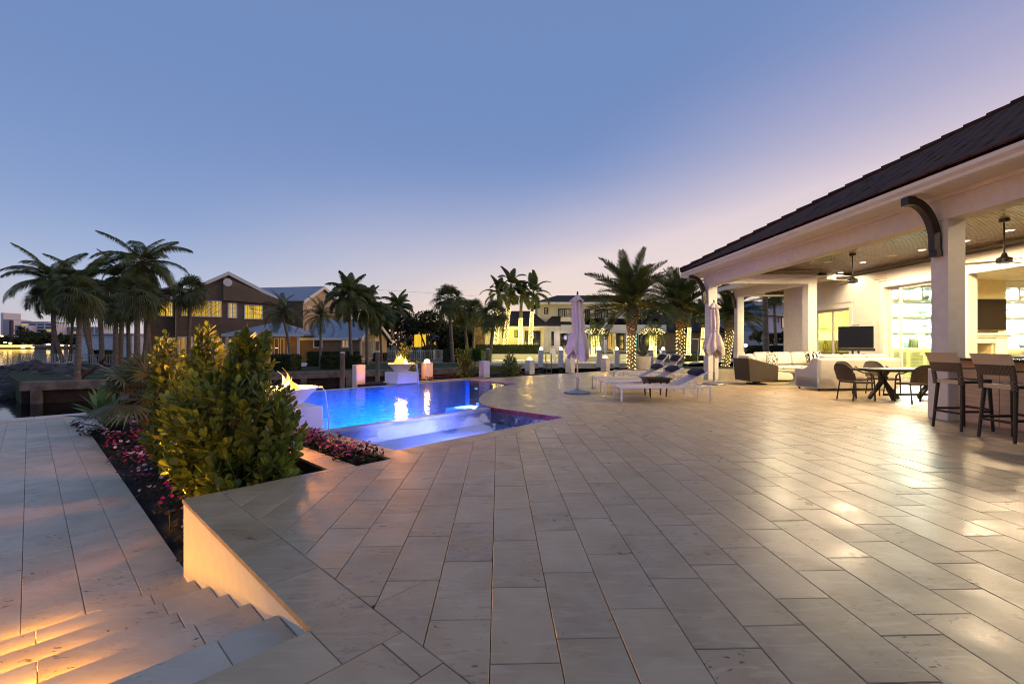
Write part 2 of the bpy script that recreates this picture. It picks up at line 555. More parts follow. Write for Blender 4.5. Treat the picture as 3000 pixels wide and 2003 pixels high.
def uvrect(u0, u1, v0, v1, g=GAP / 2):
    return [Vector(uv(a, b)[:2]) for a, b in ((u0 + g, v0 + g), (u1 - g, v0 + g), (u1 - g, v1 - g), (u0 + g, v1 - g))]


# border slabs along the steps, the wall and the beds, and the field left of the long joint (rows at 45 degrees)
for k in range(9):
    v0 = 2.11 + k * .594
    if v0 < 4.6: add_pav(uvrect(.90, 1.19, v0, min(v0 + .594, 4.74)))
for r in range(12):
    v1 = 2.11 + .03 - r * .297; o = (r * .41) % .594
    if r == 0: v1 = 2.14
    for k in range(-12, 4):
        u0 = .895 - .594 * k - (o if r else 0); u1 = u0 + .594
        if u0 >= 1.19 or u1 < -4.6: continue
        add_pav(uvrect(u0, min(u1, 1.19), 2.11 - .297 * (r + 1), v1 if r == 0 else 2.11 - .297 * r))
for k in range(3): add_pav(uvrect(1.19 + k * .337, 1.19 + (k + 1) * .337, 4.65, 4.74))
for k in range(5): add_pav(uvrect(2.18, 2.46, 4.65 + k * .62, 4.65 + (k + 1) * .62))
for k in range(13): add_pav(uvrect(2.9 + k * .2925, 2.9 + (k + 1) * .2925, 4.65, 4.985))
for k in range(7): add_pav(uvrect(2.87, 3.15, 4.985 + k * .4, 4.985 + (k + 1) * .4))
pav.sort(key=lambda t: -t[0])
rest = MB()
for k, (w, q) in enumerate(pav):
    if k < 300 and w > 0:
        c = sum(q, Vector((0, 0))) / len(q)
        m = MB().prism([p - c for p in q], -.03, rnd.uniform(-.0012, .0012), .003)
        m.build('paver', TRAV, terrace, ang=25, loc=(c.x, c.y, 0))
    else:
        rest.prism(q, -.03, rnd.uniform(-.001, .001), .003 if w > .0015 else 0)
rest.build('pavers', TRAV, terrace, ang=25, kind='stuff')

# wall beside the steps, rising from the walk, with its cap edge
wall = tag(MB().extrude([(0, 0), (2.64, 0), (2.64, .672), (0, .672)], uv(.915, 2.112, -.70), uv(0, 1), (0, 0, 1), uv(.03, 0)).build('step_wall', STUCCO, smooth=False),
           'cream rendered wall beside the steps, lit yellow from the stairs', 'wall')

# steps down to the walk
steps = struct(thing('garden_steps', 'travertine steps down to the seawall walk', 'steps')); del steps['category']
RIS = .1115
for t in range(5):
    v0 = 2.11 + .004 + t * .4445; z = -RIS * (t + 1)
    sb = MB()
    for k in range(12):
        u1 = .91 - (0 if k == 0 else .28 + (k - 1) * .60 + (.3 if t % 2 and k > 1 else 0)); u0 = .91 - (.28 + k * .60 + (.3 if t % 2 and k > 0 else 0))
        if k == 0: u0 = .63
        q = uvrect(u0, u1, v0 - .02, v0 + .4445 + .02, .0016); c = sum(q, Vector((0, 0))) / 4
        MB().prism([p - c for p in q], -.045, 0, .004).build('tread_slab', TRAV2, steps, ang=25, loc=(c.x, c.y, z))
    p = [Vector(uv(a, b)[:2]) for a, b in ((-6.5, v0), (.91, v0), (.91, v0 + .4445), (-6.5, v0 + .4445))]
    MB().prism(p, -1.2, z - .047).build('riser', STUCCO, steps, smooth=False)
LED = emitmat('warm_led', '#ffbe55', 10)
for t in range(1, 6):
    z = -RIS * t - .062; v0 = 2.11 + t * .4445 + .012
    s_ = MB(); s_.M = Matrix.Translation(uv(-.06, v0, z)) @ Matrix.Rotation(R(45), 4, 'Z')
    s_.box(-.22, .22, 0, .012, -.010, .010)
    o = tag(s_.build('step_light', LED, smooth=False), 'warm strip light hidden under stair nosing number %s from the top' % ('', 'two', 'three', 'four', 'five', 'six')[t], 'step light', 'strip lights under the stair nosings')
    a = lamp('AREA', (0, 0, 0), 16, '#ffac18', o, .42, name='strip_lamp'); a.data.shape = 'RECTANGLE'; a.data.size_y = .02
    a.location = uv(-.06, v0 + .035, z + .012); a.rotation_euler = Euler((R(35), 0, R(45)))
o = tag(MB().box(-.02, .02, -.16, .16, -.05, .05, .004).build('wall_step_light', LED), 'low louvred step light on the walk opposite the rendered wall', 'step light'); o.location = uv(-2.1, 5.1, -.60); o.rotation_euler = (0, 0, R(45))
a = lamp('SPOT', uv(-2.0, 5.1, -.58), 300, '#ffac00', None, .05, angle=120, blend=.8, name='wall_step_lamp'); aim(a, uv(.9, 4.2, -.05))

# lower walk along the canal
walk = struct(thing('seawall_walk', 'lower travertine walk by the water', 'path')); del walk['category']
WZ = -.668
MB().prism(V2([uv(-8, 4.3)[:2], uv(.95, 4.3)[:2], uv(.95, 17.5)[:2], uv(-8, 17.5)[:2]]), -2.2, WZ - .028).build('paver_bed', GROUT, walk, smooth=False)
wp = []
for i in range(24):
    u1 = .95 - i * .33; u0 = u1 - .33; off = (i * .43) % 1 * .66
    for j in range(-1, 21):
        v0 = 4.32 + j * .66 + off; v1 = v0 + .66
        v0, v1 = max(v0, 4.32), min(v1, 17.45)
        if v1 - v0 < .05: continue
        q = uvrect(u0, u1, v0, v1); c = sum(q, Vector((0, 0))) / 4
        d = c.x * SY + c.y * CY; x = c.x * CY - c.y * SY
        wp.append((1 / d ** 3 if d > 1 and abs(x / d) < 1.25 else 0, q))
wp.sort(key=lambda t: -t[0]); rest = MB()
for k, (w, q) in enumerate(wp):
    c = sum(q, Vector((0, 0))) / 4
    if k < 190 and w > 0: MB().prism([p - c for p in q], -.03, rnd.uniform(-.001, .001), .003).build('paver', TRAV2, walk, ang=25, loc=(c.x, c.y, WZ))
    else: rest.prism([p for p in q], WZ - .03, WZ, 0)
rest.build('pavers', TRAV2, walk, kind='stuff', smooth=False)
for k in range(12):
    q = uvrect(1.9 - (k + 1) * .9, 1.9 - k * .9, 17.45, 17.95); c = sum(q, Vector((0, 0))) / 4
    MB().prism([p - c for p in q], -.14, .03, .01).build('seawall_cap', mk('cap_concrete', '#cfc8bf', .8, var=.12, scale=3, bump=.1), walk, loc=(c.x, c.y, WZ))
MB().prism([Vector(uv(a, b)[:2]) for a, b in ((-9, 17.5), (1.9, 17.5), (1.9, 17.9), (-9, 17.9))], -3, WZ - .15).build('seawall_face', CONC, walk, smooth=False)

# main planting bed between walk and pool
bed = struct(MB().grid(24, 60, lambda a, b: (lambda p: (p.x, p.y, -.72 + .30 * a + .06 * math.sin(a * 9 + b * 31) * math.sin(b * 47)))(uv(.93 + a * 1.3, 4.70 + b * 12.8))).build('planting_bed', SOIL))
struct(MB().grid(30, 20, lambda a, b: (lambda p: (p.x, p.y, -.42 + .03 * math.sin(a * 40) * math.sin(b * 33)))(uv(2.2 + a * .75, 7.0 + b * 10.5))).build('planting_bed_back', SOIL))
struct(MB().prism([Vector(uv(a, b)[:2]) for a, b in ((2.44, 4.66), (2.91, 4.66), (2.91, 6.95), (2.44, 6.95))], -.5, -.07).build('flower_bed', SOIL, smooth=False))

# pool
PLAST = mk('pool_plaster', '#c9dcef', .6, var=.06, scale=6)
TILE = mk('waterline_tile', '#6a1d10', .2, col2='#3a1410', scale=12)
pool = struct(thing('pool_basin', 'pool', 'pool')); del pool['category']
MAIN = [(3.15, 7.1), (6.74, 7.1)] + ARC[3:] + [(11.42, 13.2), (3.15, 13.2)]
SHELF = [(3.15, 4.99), (6.70, 4.99), (6.74, 6.95), (3.15, 6.95)]


def basin(outline, zf, z1, name):
    m = MB(); n = len(outline); v = [uv(a, b, zf) for a, b in outline] + [uv(a, b, z1) for a, b in outline]
    m.add(v, [tuple(range(n))] + [(i, i + n, (i + 1) % n + n, (i + 1) % n) for i in range(n)])
    m.build(name, PLAST, pool, smooth=False)


basin([(3.14, 7.1), (6.745, 7.1)] + [(a + .01, b - .01) for a, b in ARC[3:]] + [(11.43, 13.21), (3.14, 13.21)], -1.45, -.03, 'deep_basin')
basin([(3.14, 4.98), (6.71, 4.98), (6.745, 6.96), (3.14, 6.96)], -.50, -.03, 'shelf_basin')
m = MB(); m.M = Matrix.Rotation(R(45), 4, 'Z')
m.box(3.15, 6.70, 6.12, 6.95, -.499, -.33); m.build('shelf_bench', PLAST, pool, smooth=False)
m = MB(); m.M = Matrix.Rotation(R(45), 4, 'Z'); m.box(7.4, 8.3, 8.75, 9.35, -1.44, -.32, .02); m.build('pool_seat', PLAST, pool)
m = MB(); m.M = Matrix.Rotation(R(45), 4, 'Z'); m.box(3.14, 6.75, 6.955, 7.105, -1.2, -.022); m.build('weir', mk('weir_stone', '#a9a295', .3, var=.2), pool, smooth=False)
m = MB(); m.M = Matrix.Rotation(R(45), 4, 'Z'); m.box(2.95, 11.45, 13.205, 13.36, -2.2, -.024); m.build('vanishing_edge', mk('edge_stone', '#b9b4a8', .3, var=.2), pool, smooth=False)
m = MB(); m.M = Matrix.Rotation(R(45), 4, 'Z'); m.box(2.95, 3.145, 7.9, 13.2, -2.2, -.024); m.build('side_edge', STUCCO, pool, smooth=False)
m = MB(); m.M = Matrix.Rotation(R(45), 4, 'Z'); m.box(8.3, 12.6, 13.37, 13.66, -2.2, .0); m.build('far_coping', TRAV, pool, smooth=False)
ring = MB(); cr = gp(1302, 1276, -.495)
for k in range(40):
    a0, a1 = 2 * math.pi * k / 40, 2 * math.pi * (k + 1) / 40
    ring.add([(cr.x + r * math.cos(a), cr.y + r * math.sin(a), -.490) for r, a in ((.27, a0), (.27, a1), (.31, a1), (.31, a0))], [(3, 2, 1, 0)])
ring.lathe([(.045, -.49), (.04, -.484), (0, -.484)], 12, (cr.x, cr.y, 0)).build('umbrella_sleeve', mk('sleeve_glow', '#f4f4f8', .4, emit='#c4ccff', estr=2.5), pool, smooth=False)  # ring and sleeve given a glow of their own to show under water
pts = []
for (u0, v0), (u1, v1) in zip(ARC[:-1], ARC[1:]):
    L = math.hypot(u1 - u0, v1 - v0); k = max(1, round(L / .2))
    pts += [(u0 + (u1 - u0) * i / k, v0 + (v1 - v0) * i / k) for i in range(k)]
pts.append(ARC[-1])
for (u0, v0), (u1, v1) in zip(pts[:-1], pts[1:]):
    d = Vector((u1 - u0, v1 - v0)).normalized(); nn = Vector((-d.y, d.x)) * .014; g = d * .002
    q = [Vector(uv(u0 + g.x, v0 + g.y)[:2]), Vector(uv(u1 - g.x, v1 - g.y)[:2]), Vector(uv(u1 - g.x + nn.x, v1 - g.y + nn.y)[:2]), Vector(uv(u0 + g.x + nn.x, v0 + g.y + nn.y)[:2])]
    MB().prism(q, -.085, -.006).build('waterline_tile', TILE, pool, smooth=False)


def watermat(name, tint, rough, bump, bs, dark=None):
    m = bpy.data.materials.new(name); m.use_nodes = True; n, l = m.node_tree.nodes, m.node_tree.links
    n.remove(n['Principled BSDF']); o = n['Material Output']
    g = n.new('ShaderNodeBsdfGlossy'); g.inputs['Roughness'].default_value = rough
    if dark: t = n.new('ShaderNodeBsdfDiffuse'); t.inputs[0].default_value = C(dark)
    else: t = n.new('ShaderNodeBsdfTransparent'); t.inputs[0].default_value = C(tint)
    f = n.new('ShaderNodeFresnel'); f.inputs[0].default_value = 1.333
    nz = n.new('ShaderNodeTexNoise'); nz.inputs['Scale'].default_value = bs; nz.inputs['Detail'].default_value = 3
    ge = n.new('ShaderNodeNewGeometry'); mp = n.new('ShaderNodeMapping'); mp.inputs['Scale'].default_value = (1, 1, 1)
    l.new(ge.outputs['Position'], mp.inputs[0]); l.new(mp.outputs[0], nz.inputs['Vector'])
    bp = n.new('ShaderNodeBump'); bp.inputs['Strength'].default_value = bump; bp.inputs['Distance'].default_value = .05
    l.new(nz.outputs['Fac'], bp.inputs['Height']); l.new(bp.outputs[0], g.inputs['Normal']); l.new(bp.outputs[0], f.inputs['Normal'])
    ms = n.new('ShaderNodeMixShader'); l.new(f.outputs[0], ms.inputs[0]); l.new(t.outputs[0], ms.inputs[1]); l.new(g.outputs[0], ms.inputs[2])
    l.new(ms.outputs[0], o.inputs[0]); MATS[name] = m
    return m


def sheet(name, outline, z, mat):
    n = len(outline); o = MB().add([uv(a, b, z) for a, b in outline], [tuple(range(n))]).build(name, mat, smooth=False)
    return struct(o)


sheet('pool_water', MAIN, -.034, watermat('pool_water_m', '#8fb6ff', .03, .22, 5))
sheet('shelf_water', SHELF, -.058, watermat('shelf_water_m', '#dfe6ff', .004, .012, 3))
pl_names = iter(('near the far fire bowl', 'at the middle of the weir wall', 'beside the near fire bowl', 'under the far end of the curved rim', 'in the far corner', 'over the seat', 'at the left end of the shelf', 'in the middle of the shelf', 'at the right end of the shelf'))
for (u, v, z, e, c, to) in ((4.6, 7.2, -.6, 1700, '#1272ff', (4.9, 8.5, -1.45)), (6.4, 7.2, -.6, 1700, '#1272ff', (6.9, 8.5, -1.45)), (3.3, 9.6, -.6, 1700, '#1272ff', (4.7, 10.0, -1.45)), (10.9, 11.0, -.6, 1300, '#1272ff', (9.6, 11.4, -1.45)), (11.25, 12.4, -.3, 160, '#6f9aff', (10.3, 11.8, -.9)), (8.1, 8.85, -.24, 45, '#c4dcff', (7.6, 9.4, -.6)),
                          (3.3, 5.5, -.2, 130, '#7080ff', (4.6, 5.6, -.5)), (5.0, 5.05, -.2, 130, '#7c8cff', (5, 6, -.5)), (6.5, 5.4, -.2, 110, '#7080ff', (5.4, 5.7, -.5))):
    o = tag(MB().lathe([(.0, -.03), (.05, -.03), (.06, 0), (.05, .03), (0, .03)], 12).build('pool_light', emitmat('pool_lens', '#9fc0ff', 3, False)), 'round underwater pool light ' + next(pl_names), 'pool light', 'underwater pool lights')
    o.location = uv(u, v, z)
    a = lamp('AREA', (0, 0, .0), e, c, None, .5, name='pool_lamp'); a.location = o.location; aim(a, uv(*to)); mw = a.rotation_euler.copy()
    a.location = (Vector(uv(*to)) - o.location).normalized() * .07; a.parent = o; a.data.spread = R(82)

# canal and bay, land across the canal
WATZ = -1.35
MB().add([(-900, -60, WATZ), (400, -60, WATZ), (900, 1500, WATZ), (-900, 1500, WATZ)], [(0, 1, 2, 3)]).build('water', watermat('canal_water', '#000000', .07, .35, .55, '#0b0f12'), smooth=False)['kind'] = 'structure'
LZ = -.4
shore = [dp(62, HOR, 20.4), dp(300, HOR, 21.8), dp(860, HOR, 27.5), dp(1425, HOR, 33.5)]
back = [dp(1500, HOR, 37.5), dp(2700, HOR, 44), dp(5200, HOR, 60), dp(5200, HOR, 900), dp(800, HOR, 900), dp(420, HOR, 120), dp(330, HOR, 58), dp(52, HOR, 33), dp(20, HOR, 26)]
lawn_poly = V2([p[:2] for p in shore + back])
struct(MB().prism(lawn_poly, -1.5, LZ).build('lawn', GRASS, smooth=False))
far = [dp(-900, HOR, 262), dp(120, HOR, 258), dp(420, HOR, 250), dp(700, HOR, 260), dp(800, HOR, 900), dp(-2500, HOR, 900)]
struct(MB().prism(V2([p[:2] for p in far]), -1.5, -.5).build('far_shore', mk('shore_ground', '#3a3428', .9, world=True, scale=.1), smooth=False))
# grass strip behind the pavilion, beyond the terrace
struct(MB().prism(V2([(7.0, 24.25), (40, 24.25), (40, 29.5), (7.6, 27.0)]), -1.5, -.03).build('side_lawn', GRASS, smooth=False))
struct(MB().prism(V2([(26.05, -3), (60, -3), (60, 24.2), (26.05, 24.2)]), -1.5, -.03).build('ground', GRASS, smooth=False))
# ---------------------------------------------------------------- the pavilion at the right
WHITE = mk('white_trim', '#ece6da', .55, var=.04, scale=6)
STONE = mk('column_stucco', '#e2dbcf', .8, var=.06, scale=7, bump=.12, bscale=80)
DARKWOOD = mk('dark_wood', '#2e2018', .42, col2='#1d130e', scale=6, stretch=(1, 1, .2), bump=.1)
CEILW = mk('ceiling_wood', '#5a4026', .28, col2='#432d1a', scale=5, stretch=(14, .7, 1), isl=.12, rvar=.08)
ROOF = mk('roof_tile', '#5c3826', .85, col2='#3a2116', scale=9, isl=.22, obj=.22, bump=.2, spec=.2)
BLACK = mk('black_metal', '#17171a', .4, var=.1)
BRONZE = mk('fan_bronze', '#2b2a28', .35, metal=.6)
GLASS = glassmat('door_glass', '#f4fbf7', .2)
for _n in GLASS.node_tree.nodes:
    if _n.type == 'MATH': _n.inputs[1].default_value = .12; _n.inputs[2].default_value = .015
INWALL = mk('interior_wall', '#e8d9ae', .8, var=.05)
house = thing('pavilion_house', 'white house with open lanai, brown tiled hip roof and lit rooms', 'house')
XF, XE, XW = 7.76, 7.22, 13.6            # beam face, eave edge, back wall
YC = (7.64, 16.65)
ZB, ZS, ZC = 3.50, 3.93, 4.05            # beam underside, soffit, ceiling


def column(x, y, w, zt, name='column'):
    m = MB().box(x, x + w, y, y + w, .9, zt)
    c = m.build(name, STONE, house, smooth=False)
    MB().box(x - .035, x + w + .035, y - .035, y + w + .035, .0, .895, .012).build('plinth', STONE, c)


column(7.775, 7.64, .31, ZB + .01); column(7.80, 16.65, .32, ZB + .01)
column(7.79, -1.2, .31, ZB + .01)
column(11.57, 16.655, .33, 3.6); column(12.54, 23.5, .34, 3.81)
b = MB()
b.box(XF, XF + .36, -4, 16.99, ZB, ZS + .2)
b.build('front_beam', STONE, house, smooth=False)
MB().box(XF + .363, 11.91, 16.645, 16.985, 3.585, ZC).build('end_beam', STONE, house, smooth=False)
MB().box(12.53, 12.88, 17.0, 23.85, 3.80, 4.5).build('wing_beam', STONE, house, smooth=False)
MB().box(12.883, 16.2, 23.5, 23.84, 3.86, 4.5).build('far_beam', STONE, house, smooth=False)
# eave: soffit, fascia, gutter, drip
MB().box(XE, XF - .002, -4, 17.55, ZS, ZS + .03).build('soffit', WHITE, house, smooth=False)
MB().box(XF, 15, 16.992, 17.55, ZS - .0, ZS + .03).build('soffit', WHITE, house, smooth=False)
gut = [(0, 0), (.045, -.0), (.055, .05), (.10, .10), (.10, .135), (0, .135)]
MB().extrude([(-.02, 0), (-.05, .01), (-.06, .06), (-.115, .11), (-.125, .175), (-.02, .175)], (XE, -4, ZS - .015), (1, 0, 0), (0, 0, 1), (0, 21.55, 0)).build('gutter', WHITE, house, smooth=False)
MB().box(XE - .018, XE + .03, -4, 17.55, ZS - .02, ZS + .19).build('fascia', WHITE, house, smooth=False)
MB().box(XE, 15, 17.52, 17.57, ZS - .02, ZS + .19).build('fascia', WHITE, house, smooth=False)
MB().box(XF - .035, XF - .003, -4, 16.99, ZS - .07, ZS - .002).build('bed_moulding', WHITE, house, smooth=False)
# hip roof
PT = .535; RX0, RY1, RZ0 = XE - .08, 17.66, ZS + .20
tmax = 7.6
m = MB(); rf = [(RX0, -6, RZ0), (RX0, RY1, RZ0), (RX0 + tmax, RY1 - tmax, RZ0 + PT * tmax), (RX0 + tmax, -6, RZ0 + PT * tmax)]
m.add(rf, [(0, 3, 2, 1)]).add([(RX0, RY1, RZ0), (22, RY1, RZ0), (22, RY1 - tmax, RZ0 + PT * tmax), (RX0 + tmax, RY1 - tmax, RZ0 + PT * tmax)], [(0, 3, 2, 1)])
m.add([(RX0 + tmax, -6, RZ0 + PT * tmax), (RX0 + tmax, RY1 - tmax, RZ0 + PT * tmax), (22, RY1 - tmax, RZ0 + PT * tmax), (22, -6, RZ0 + PT * tmax)], [(0, 1, 2, 3)])
roof = m.build('roof', ROOF, house, smooth=False)
tile_m = []
for q in range(4):
    w_ = .328
    tm = MB().box(-w_ / 2, w_ / 2, 0, .40, 0, .026 + .004 * q, .006)
    me = tm.mesh('roof_tile', True, 30); me.materials.append(ROOF); tile_m.append(me)
sl = math.sqrt(1 + PT * PT); tang = math.atan(PT); cand = []; EXP = .335
for r in range(int(tmax * sl / EXP)):
    s0 = r * EXP; t0 = s0 / sl
    for k in range(200):
        y = RY1 - t0 - .22 - (.165 if r % 2 else 0) - k * .332
        if y < -4: break
        p = Vector((RX0 + t0 - .03, y, RZ0 + PT * t0 + .012))
        d = p.x * SY + p.y * CY; x = p.x * CY - p.y * SY
        cand.append(((1 / d ** 3 if d > 1.5 and x / d < 1.2 else 0), p))
cand.sort(key=lambda t: -t[0]); rest = MB()
Rt = Matrix(((0, 1, 0), (-1, 0, 0), (0, 0, 1))).to_4x4() @ Matrix.Rotation(tang + R(2.6), 4, 'X')
for k, (w, p) in enumerate(cand):
    M = Matrix.Translation(p) @ Rt @ Matrix.Rotation(rnd.uniform(-.006, .006), 4, 'Y')
    if k < 300 and w > 0: link('roof_tile', tile_m[k % 4], roof, mat4=M)
    else:
        rest.M = M; rest.box(-.164, .164, 0, .38, 0, .028)
rest.build('roof_tiles', ROOF, roof, smooth=False, kind='stuff')
hc = MB()
for k in range(24):
    t0 = .02 + k * .31; t1 = t0 + .36
    a = Vector((RX0 + t0, RY1 - t0, RZ0 + PT * t0 + .05)); b2 = Vector((RX0 + t1, RY1 - t1, RZ0 + PT * t1 + .045))
    hc = MB().tube([a + Vector((0, 0, .03)), b2], [.115, .10], 10); hc.build('hip_tile', ROOF, roof)
# curved brackets
def bracket(y, x1=XF, zt=ZS - .005, sc=1.0, cx=0):
    m = MB(); n = 12; prof = []
    for i in range(n + 1):
        a = R(90) * i / n
        prof.append((-.60 * sc * math.cos(a) * 1.0, -.92 * sc * (1 - math.sin(a)) - .0))
    out = [(x, z) for x, z in prof]; inn = []
    pts_o = []
    for i in range(n + 1):
        a = R(90) * i / n
        # arc from the soffit (outer end) down to the column
        pts_o.append((-.56 * sc + .56 * sc * math.sin(a), -.02 - .80 * sc * (1 - math.cos(a))))
    pts_i = [(-.56 * sc + (.56 * sc - .13) * math.sin(R(90) * i / n), -.15 - (.80 * sc - .13) * (1 - math.cos(R(90) * i / n))) for i in range(n + 1)]
    poly = pts_o + [(0, -.95 * sc), (-.13, -.95 * sc)] + pts_i[::-1]
    m.extrude(poly, (x1 - .004, y - .06, zt), (1, 0, 0), (0, 0, 1), (0, .12, 0))
    o = m.build('bracket', DARKWOOD, house, smooth=False)
    MB().box(x1 - .11, x1 - .004, y - .075, y + .075, zt - 1.06 * sc, zt - .95 * sc).build('bracket_foot', DARKWOOD, o, smooth=False)
    MB().box(x1 - .62 * sc, x1 - .48 * sc, y - .075, y + .075, zt - .16, zt - .02).build('bracket_head', DARKWOOD, o, smooth=False)


bracket(7.79); bracket(16.8); bracket(23.66, 12.53, 4.18, .9)
# second wing's eave and roof
MB().box(11.9, 12.527, 17.0, 24.4, 4.19, 4.22).build('soffit', WHITE, house, smooth=False)
MB().box(11.86, 11.9, 17.0, 24.4, 4.16, 4.38).build('fascia', WHITE, house, smooth=False)
MB().box(11.9, 22, 23.845, 24.4, 4.19, 4.22).build('soffit', WHITE, house, smooth=False)
MB().add([(11.82, 17, 4.39), (11.82, 24.45, 4.39), (22, 24.45, 4.39), (22, 17, 4.39), (15.6, 18.6, 6.4), (15.6, 20.8, 6.4), (22, 20.8, 6.4), (22, 18.6, 6.4)],
         [(0, 4, 5, 1), (1, 5, 6, 2), (4, 7, 6, 5), (0, 3, 7, 4)]).build('roof', ROOF, house, smooth=False)
# ceiling boards, main lanai: narrow tongued boards running along the house
cb = MB()
for k in range(60):
    x = XF + .364 + k * .125
    if x > XW: break
    cb.box(x, x + .098, -4, 17.6, ZC, ZC + .025)
cb.build('ceiling_boards', CEILW, house, smooth=False, kind='stuff')
MB().box(XF + .3, XW + .3, -4, 17.7, ZC + .022, ZC + .06).build('ceiling', mk('ceil_gap', '#120b07', .9), house, smooth=False)
cb = MB()
for k in range(40): cb.box(12.89, 17, 17.62 + k * .15, 17.62 + k * .15 + .138, ZC + .02, ZC + .04)
cb.build('ceiling_boards', CEILW, house, smooth=False, kind='stuff')
MB().box(12.6, 20, 17.6, 23.9, ZC + .026, ZC + .07).build('ceiling', MATS['ceil_gap'], house, smooth=False)
crown = [(0, 0), (0, -.13), (.03, -.13), (.05, -.08), (.11, -.03), (.13, 0)]
MB().extrude([(-x, z) for x, z in crown], (XW - .003, -4, ZC - .003), (1, 0, 0), (0, 0, 1), (0, 21.6, 0)).build('crown_moulding', DARKWOOD, house, smooth=False)
MB().extrude([(-x, z) for x, z in crown], (XF + .366, 16.64, ZC - .003), (0, 1, 0), (0, 0, 1), (3.78, 0, 0)).build('crown_moulding', DARKWOOD, house, smooth=False)
MB().extrude([(-x, z) for x, z in crown], (14, 23.497, ZC + .017), (0, 1, 0), (0, 0, 1), (2.5, 0, 0)).build('crown_moulding', DARKWOOD, house, smooth=False)
# back wall with the two glazed doors and the wide opening
DZ = 3.33
w = MB()
w.box(XW, XW + .25, 19.3, 21.3, 0, ZC + .4); w.box(XW, XW + .25, 17.06, 19.3, 2.75, ZC)
w.box(XW, XW + .25, 15.62, 17.055, 0, ZC); w.box(XW, XW + .25, 13.0, 15.62, DZ, ZC)
w.box(XW, XW + .25, 12.75, 13.0, 0, ZC); w.box(XW, XW + .25, 6.0, 12.75, DZ + .03, ZC); w.box(XW, XW + .25, -4, 6.0, 0, ZC)
w.build('back_wall', STONE, house, smooth=False)


def trim(y0, y1, zt, w_=.16, d=.05):
    m = MB(); x = XW
    m.box(x - d, x - .003, y0 - w_, y0 + .004, 0, zt); m.box(x - d, x - .003, y1 - .004, y1 + w_, 0, zt); m.box(x - d, x - .003, y0 - w_, y1 + w_, zt - .004, zt + .22)
    m.box(x - d - .03, x - .003, y0 - w_ - .03, y1 + w_ + .03, zt + .22, zt + .27)
    return m.build('door_casing', WHITE, house, smooth=False)


def glazed(y0, y1, zt, leaves, glass=GLASS, fr=WHITE, x=XW + .1):
    n = len(leaves) - 1
    for i in range(n):
        a, b_ = y0 + (y1 - y0) * leaves[i], y0 + (y1 - y0) * leaves[i + 1]; xx = x + (.06 if i % 2 else 0)
        m = MB(); m.box(xx, xx + .05, a, a + .085, .03, zt); m.box(xx, xx + .05, b_ - .085, b_, .03, zt)
        m.box(xx, xx + .05, a + .085, b_ - .085, .03, .16); m.box(xx, xx + .05, a + .085, b_ - .085, zt - .1, zt)
        d = m.build('sliding_door', fr, house, smooth=False)
        MB().box(xx + .02, xx + .03, a + .083, b_ - .083, .158, zt - .098).build('pane', glass, d, smooth=False)


trim(13.0, 15.62, DZ); glazed(13.0, 15.62, DZ, (0, .82, 1))
trim(17.2, 19.3, 2.75); glazed(17.2, 19.3, 2.75, (0, .52, 1))
trim(6.0, 12.75, DZ + .03)
# room behind: floor is the terrace slab; walls, ceiling, built-in shelves round the fireplace
YR = 17.0
r = MB()
r.box(XW + .26, 24, YR, YR + .2, 0, 3.7); r.box(24, 24.2, 3, YR + .2, 0, 3.7); r.box(XW + .26, 24, 2.8, 3.0, 0, 3.7)
r.build('room_wall', INWALL, house, smooth=False)
MB().box(XW + .26, 24.2, 2.8, YR + .2, 3.7, 3.8).build('room_ceiling', mk('room_ceiling', '#ece2c4', .8), house, smooth=False)
fp = MB(); FX0, FX1, FB = 16.6, 18.74, YR - .75       # chimney breast
fp.box(FX0, FX1, FB, YR, 1.72, 3.7); fp.box(FX0, FX0 + .55, FB, YR, 0, 1.72); fp.box(FX1 - .55, FX1, FB, YR, 0, 1.72); fp.box(FX0 + .55, FX1 - .55, FB, YR, 1.36, 1.72)
br = fp.build('chimney_breast', INWALL, house, smooth=False)
mt = MB(); mt.box(FX0 - .1, FX1 + .12, FB - .22, FB - .002, 1.66, 1.73); mt.box(FX0 - .03, FX1 + .05, FB - .15, FB - .002, 1.58, 1.655); mt.box(FX0 + .02, FX0 + .5, FB - .1, FB - .002, .05, 1.575)
mt.box(FX1 - .5, FX1 - .02, FB - .1, FB - .002, .05, 1.575); mt.box(FX0 + .502, FX1 - .502, FB - .08, FB - .002, 1.38, 1.575)
mt.build('mantel', mk('mantel_white', '#efe6c8', .5), br, smooth=False)
MB().box(FX0 + .5, FX1 - .5, YR - .1, YR, 0, 1.4).build('hearth_stone', mk('gold_granite', '#7d6a2c', .35, col2='#5b4a1c', scale=30), br, smooth=False)
tv = thing('wall_television', 'large dark flat television hung above the mantel in the lit room', 'television', (FX0 + 1.12, FB - .06, 2.42))
MB().box(-.92, .92, -.03, .03, -.55, .55, .01).build('screen', mk('tv_screen', '#150d0a', .6, var=.1, spec=.1), tv)
MB().box(-.94, .94, -.02, .055, -.57, .57).build('bezel', BLACK, tv, smooth=False)
tag(MB().tube([(FX0 + .7, FB - .1, 1.78), (FX1 - .45, FB - .1, 1.78)], .045, 10).build('sound_bar', BLACK), 'long black sound bar lying on the mantel under the wall television', 'sound bar')

SHW = mk('shelf_white', '#f1f0e6', .5, var=.03)
LEDW = emitmat('shelf_led', '#f4fff6', 9, False)


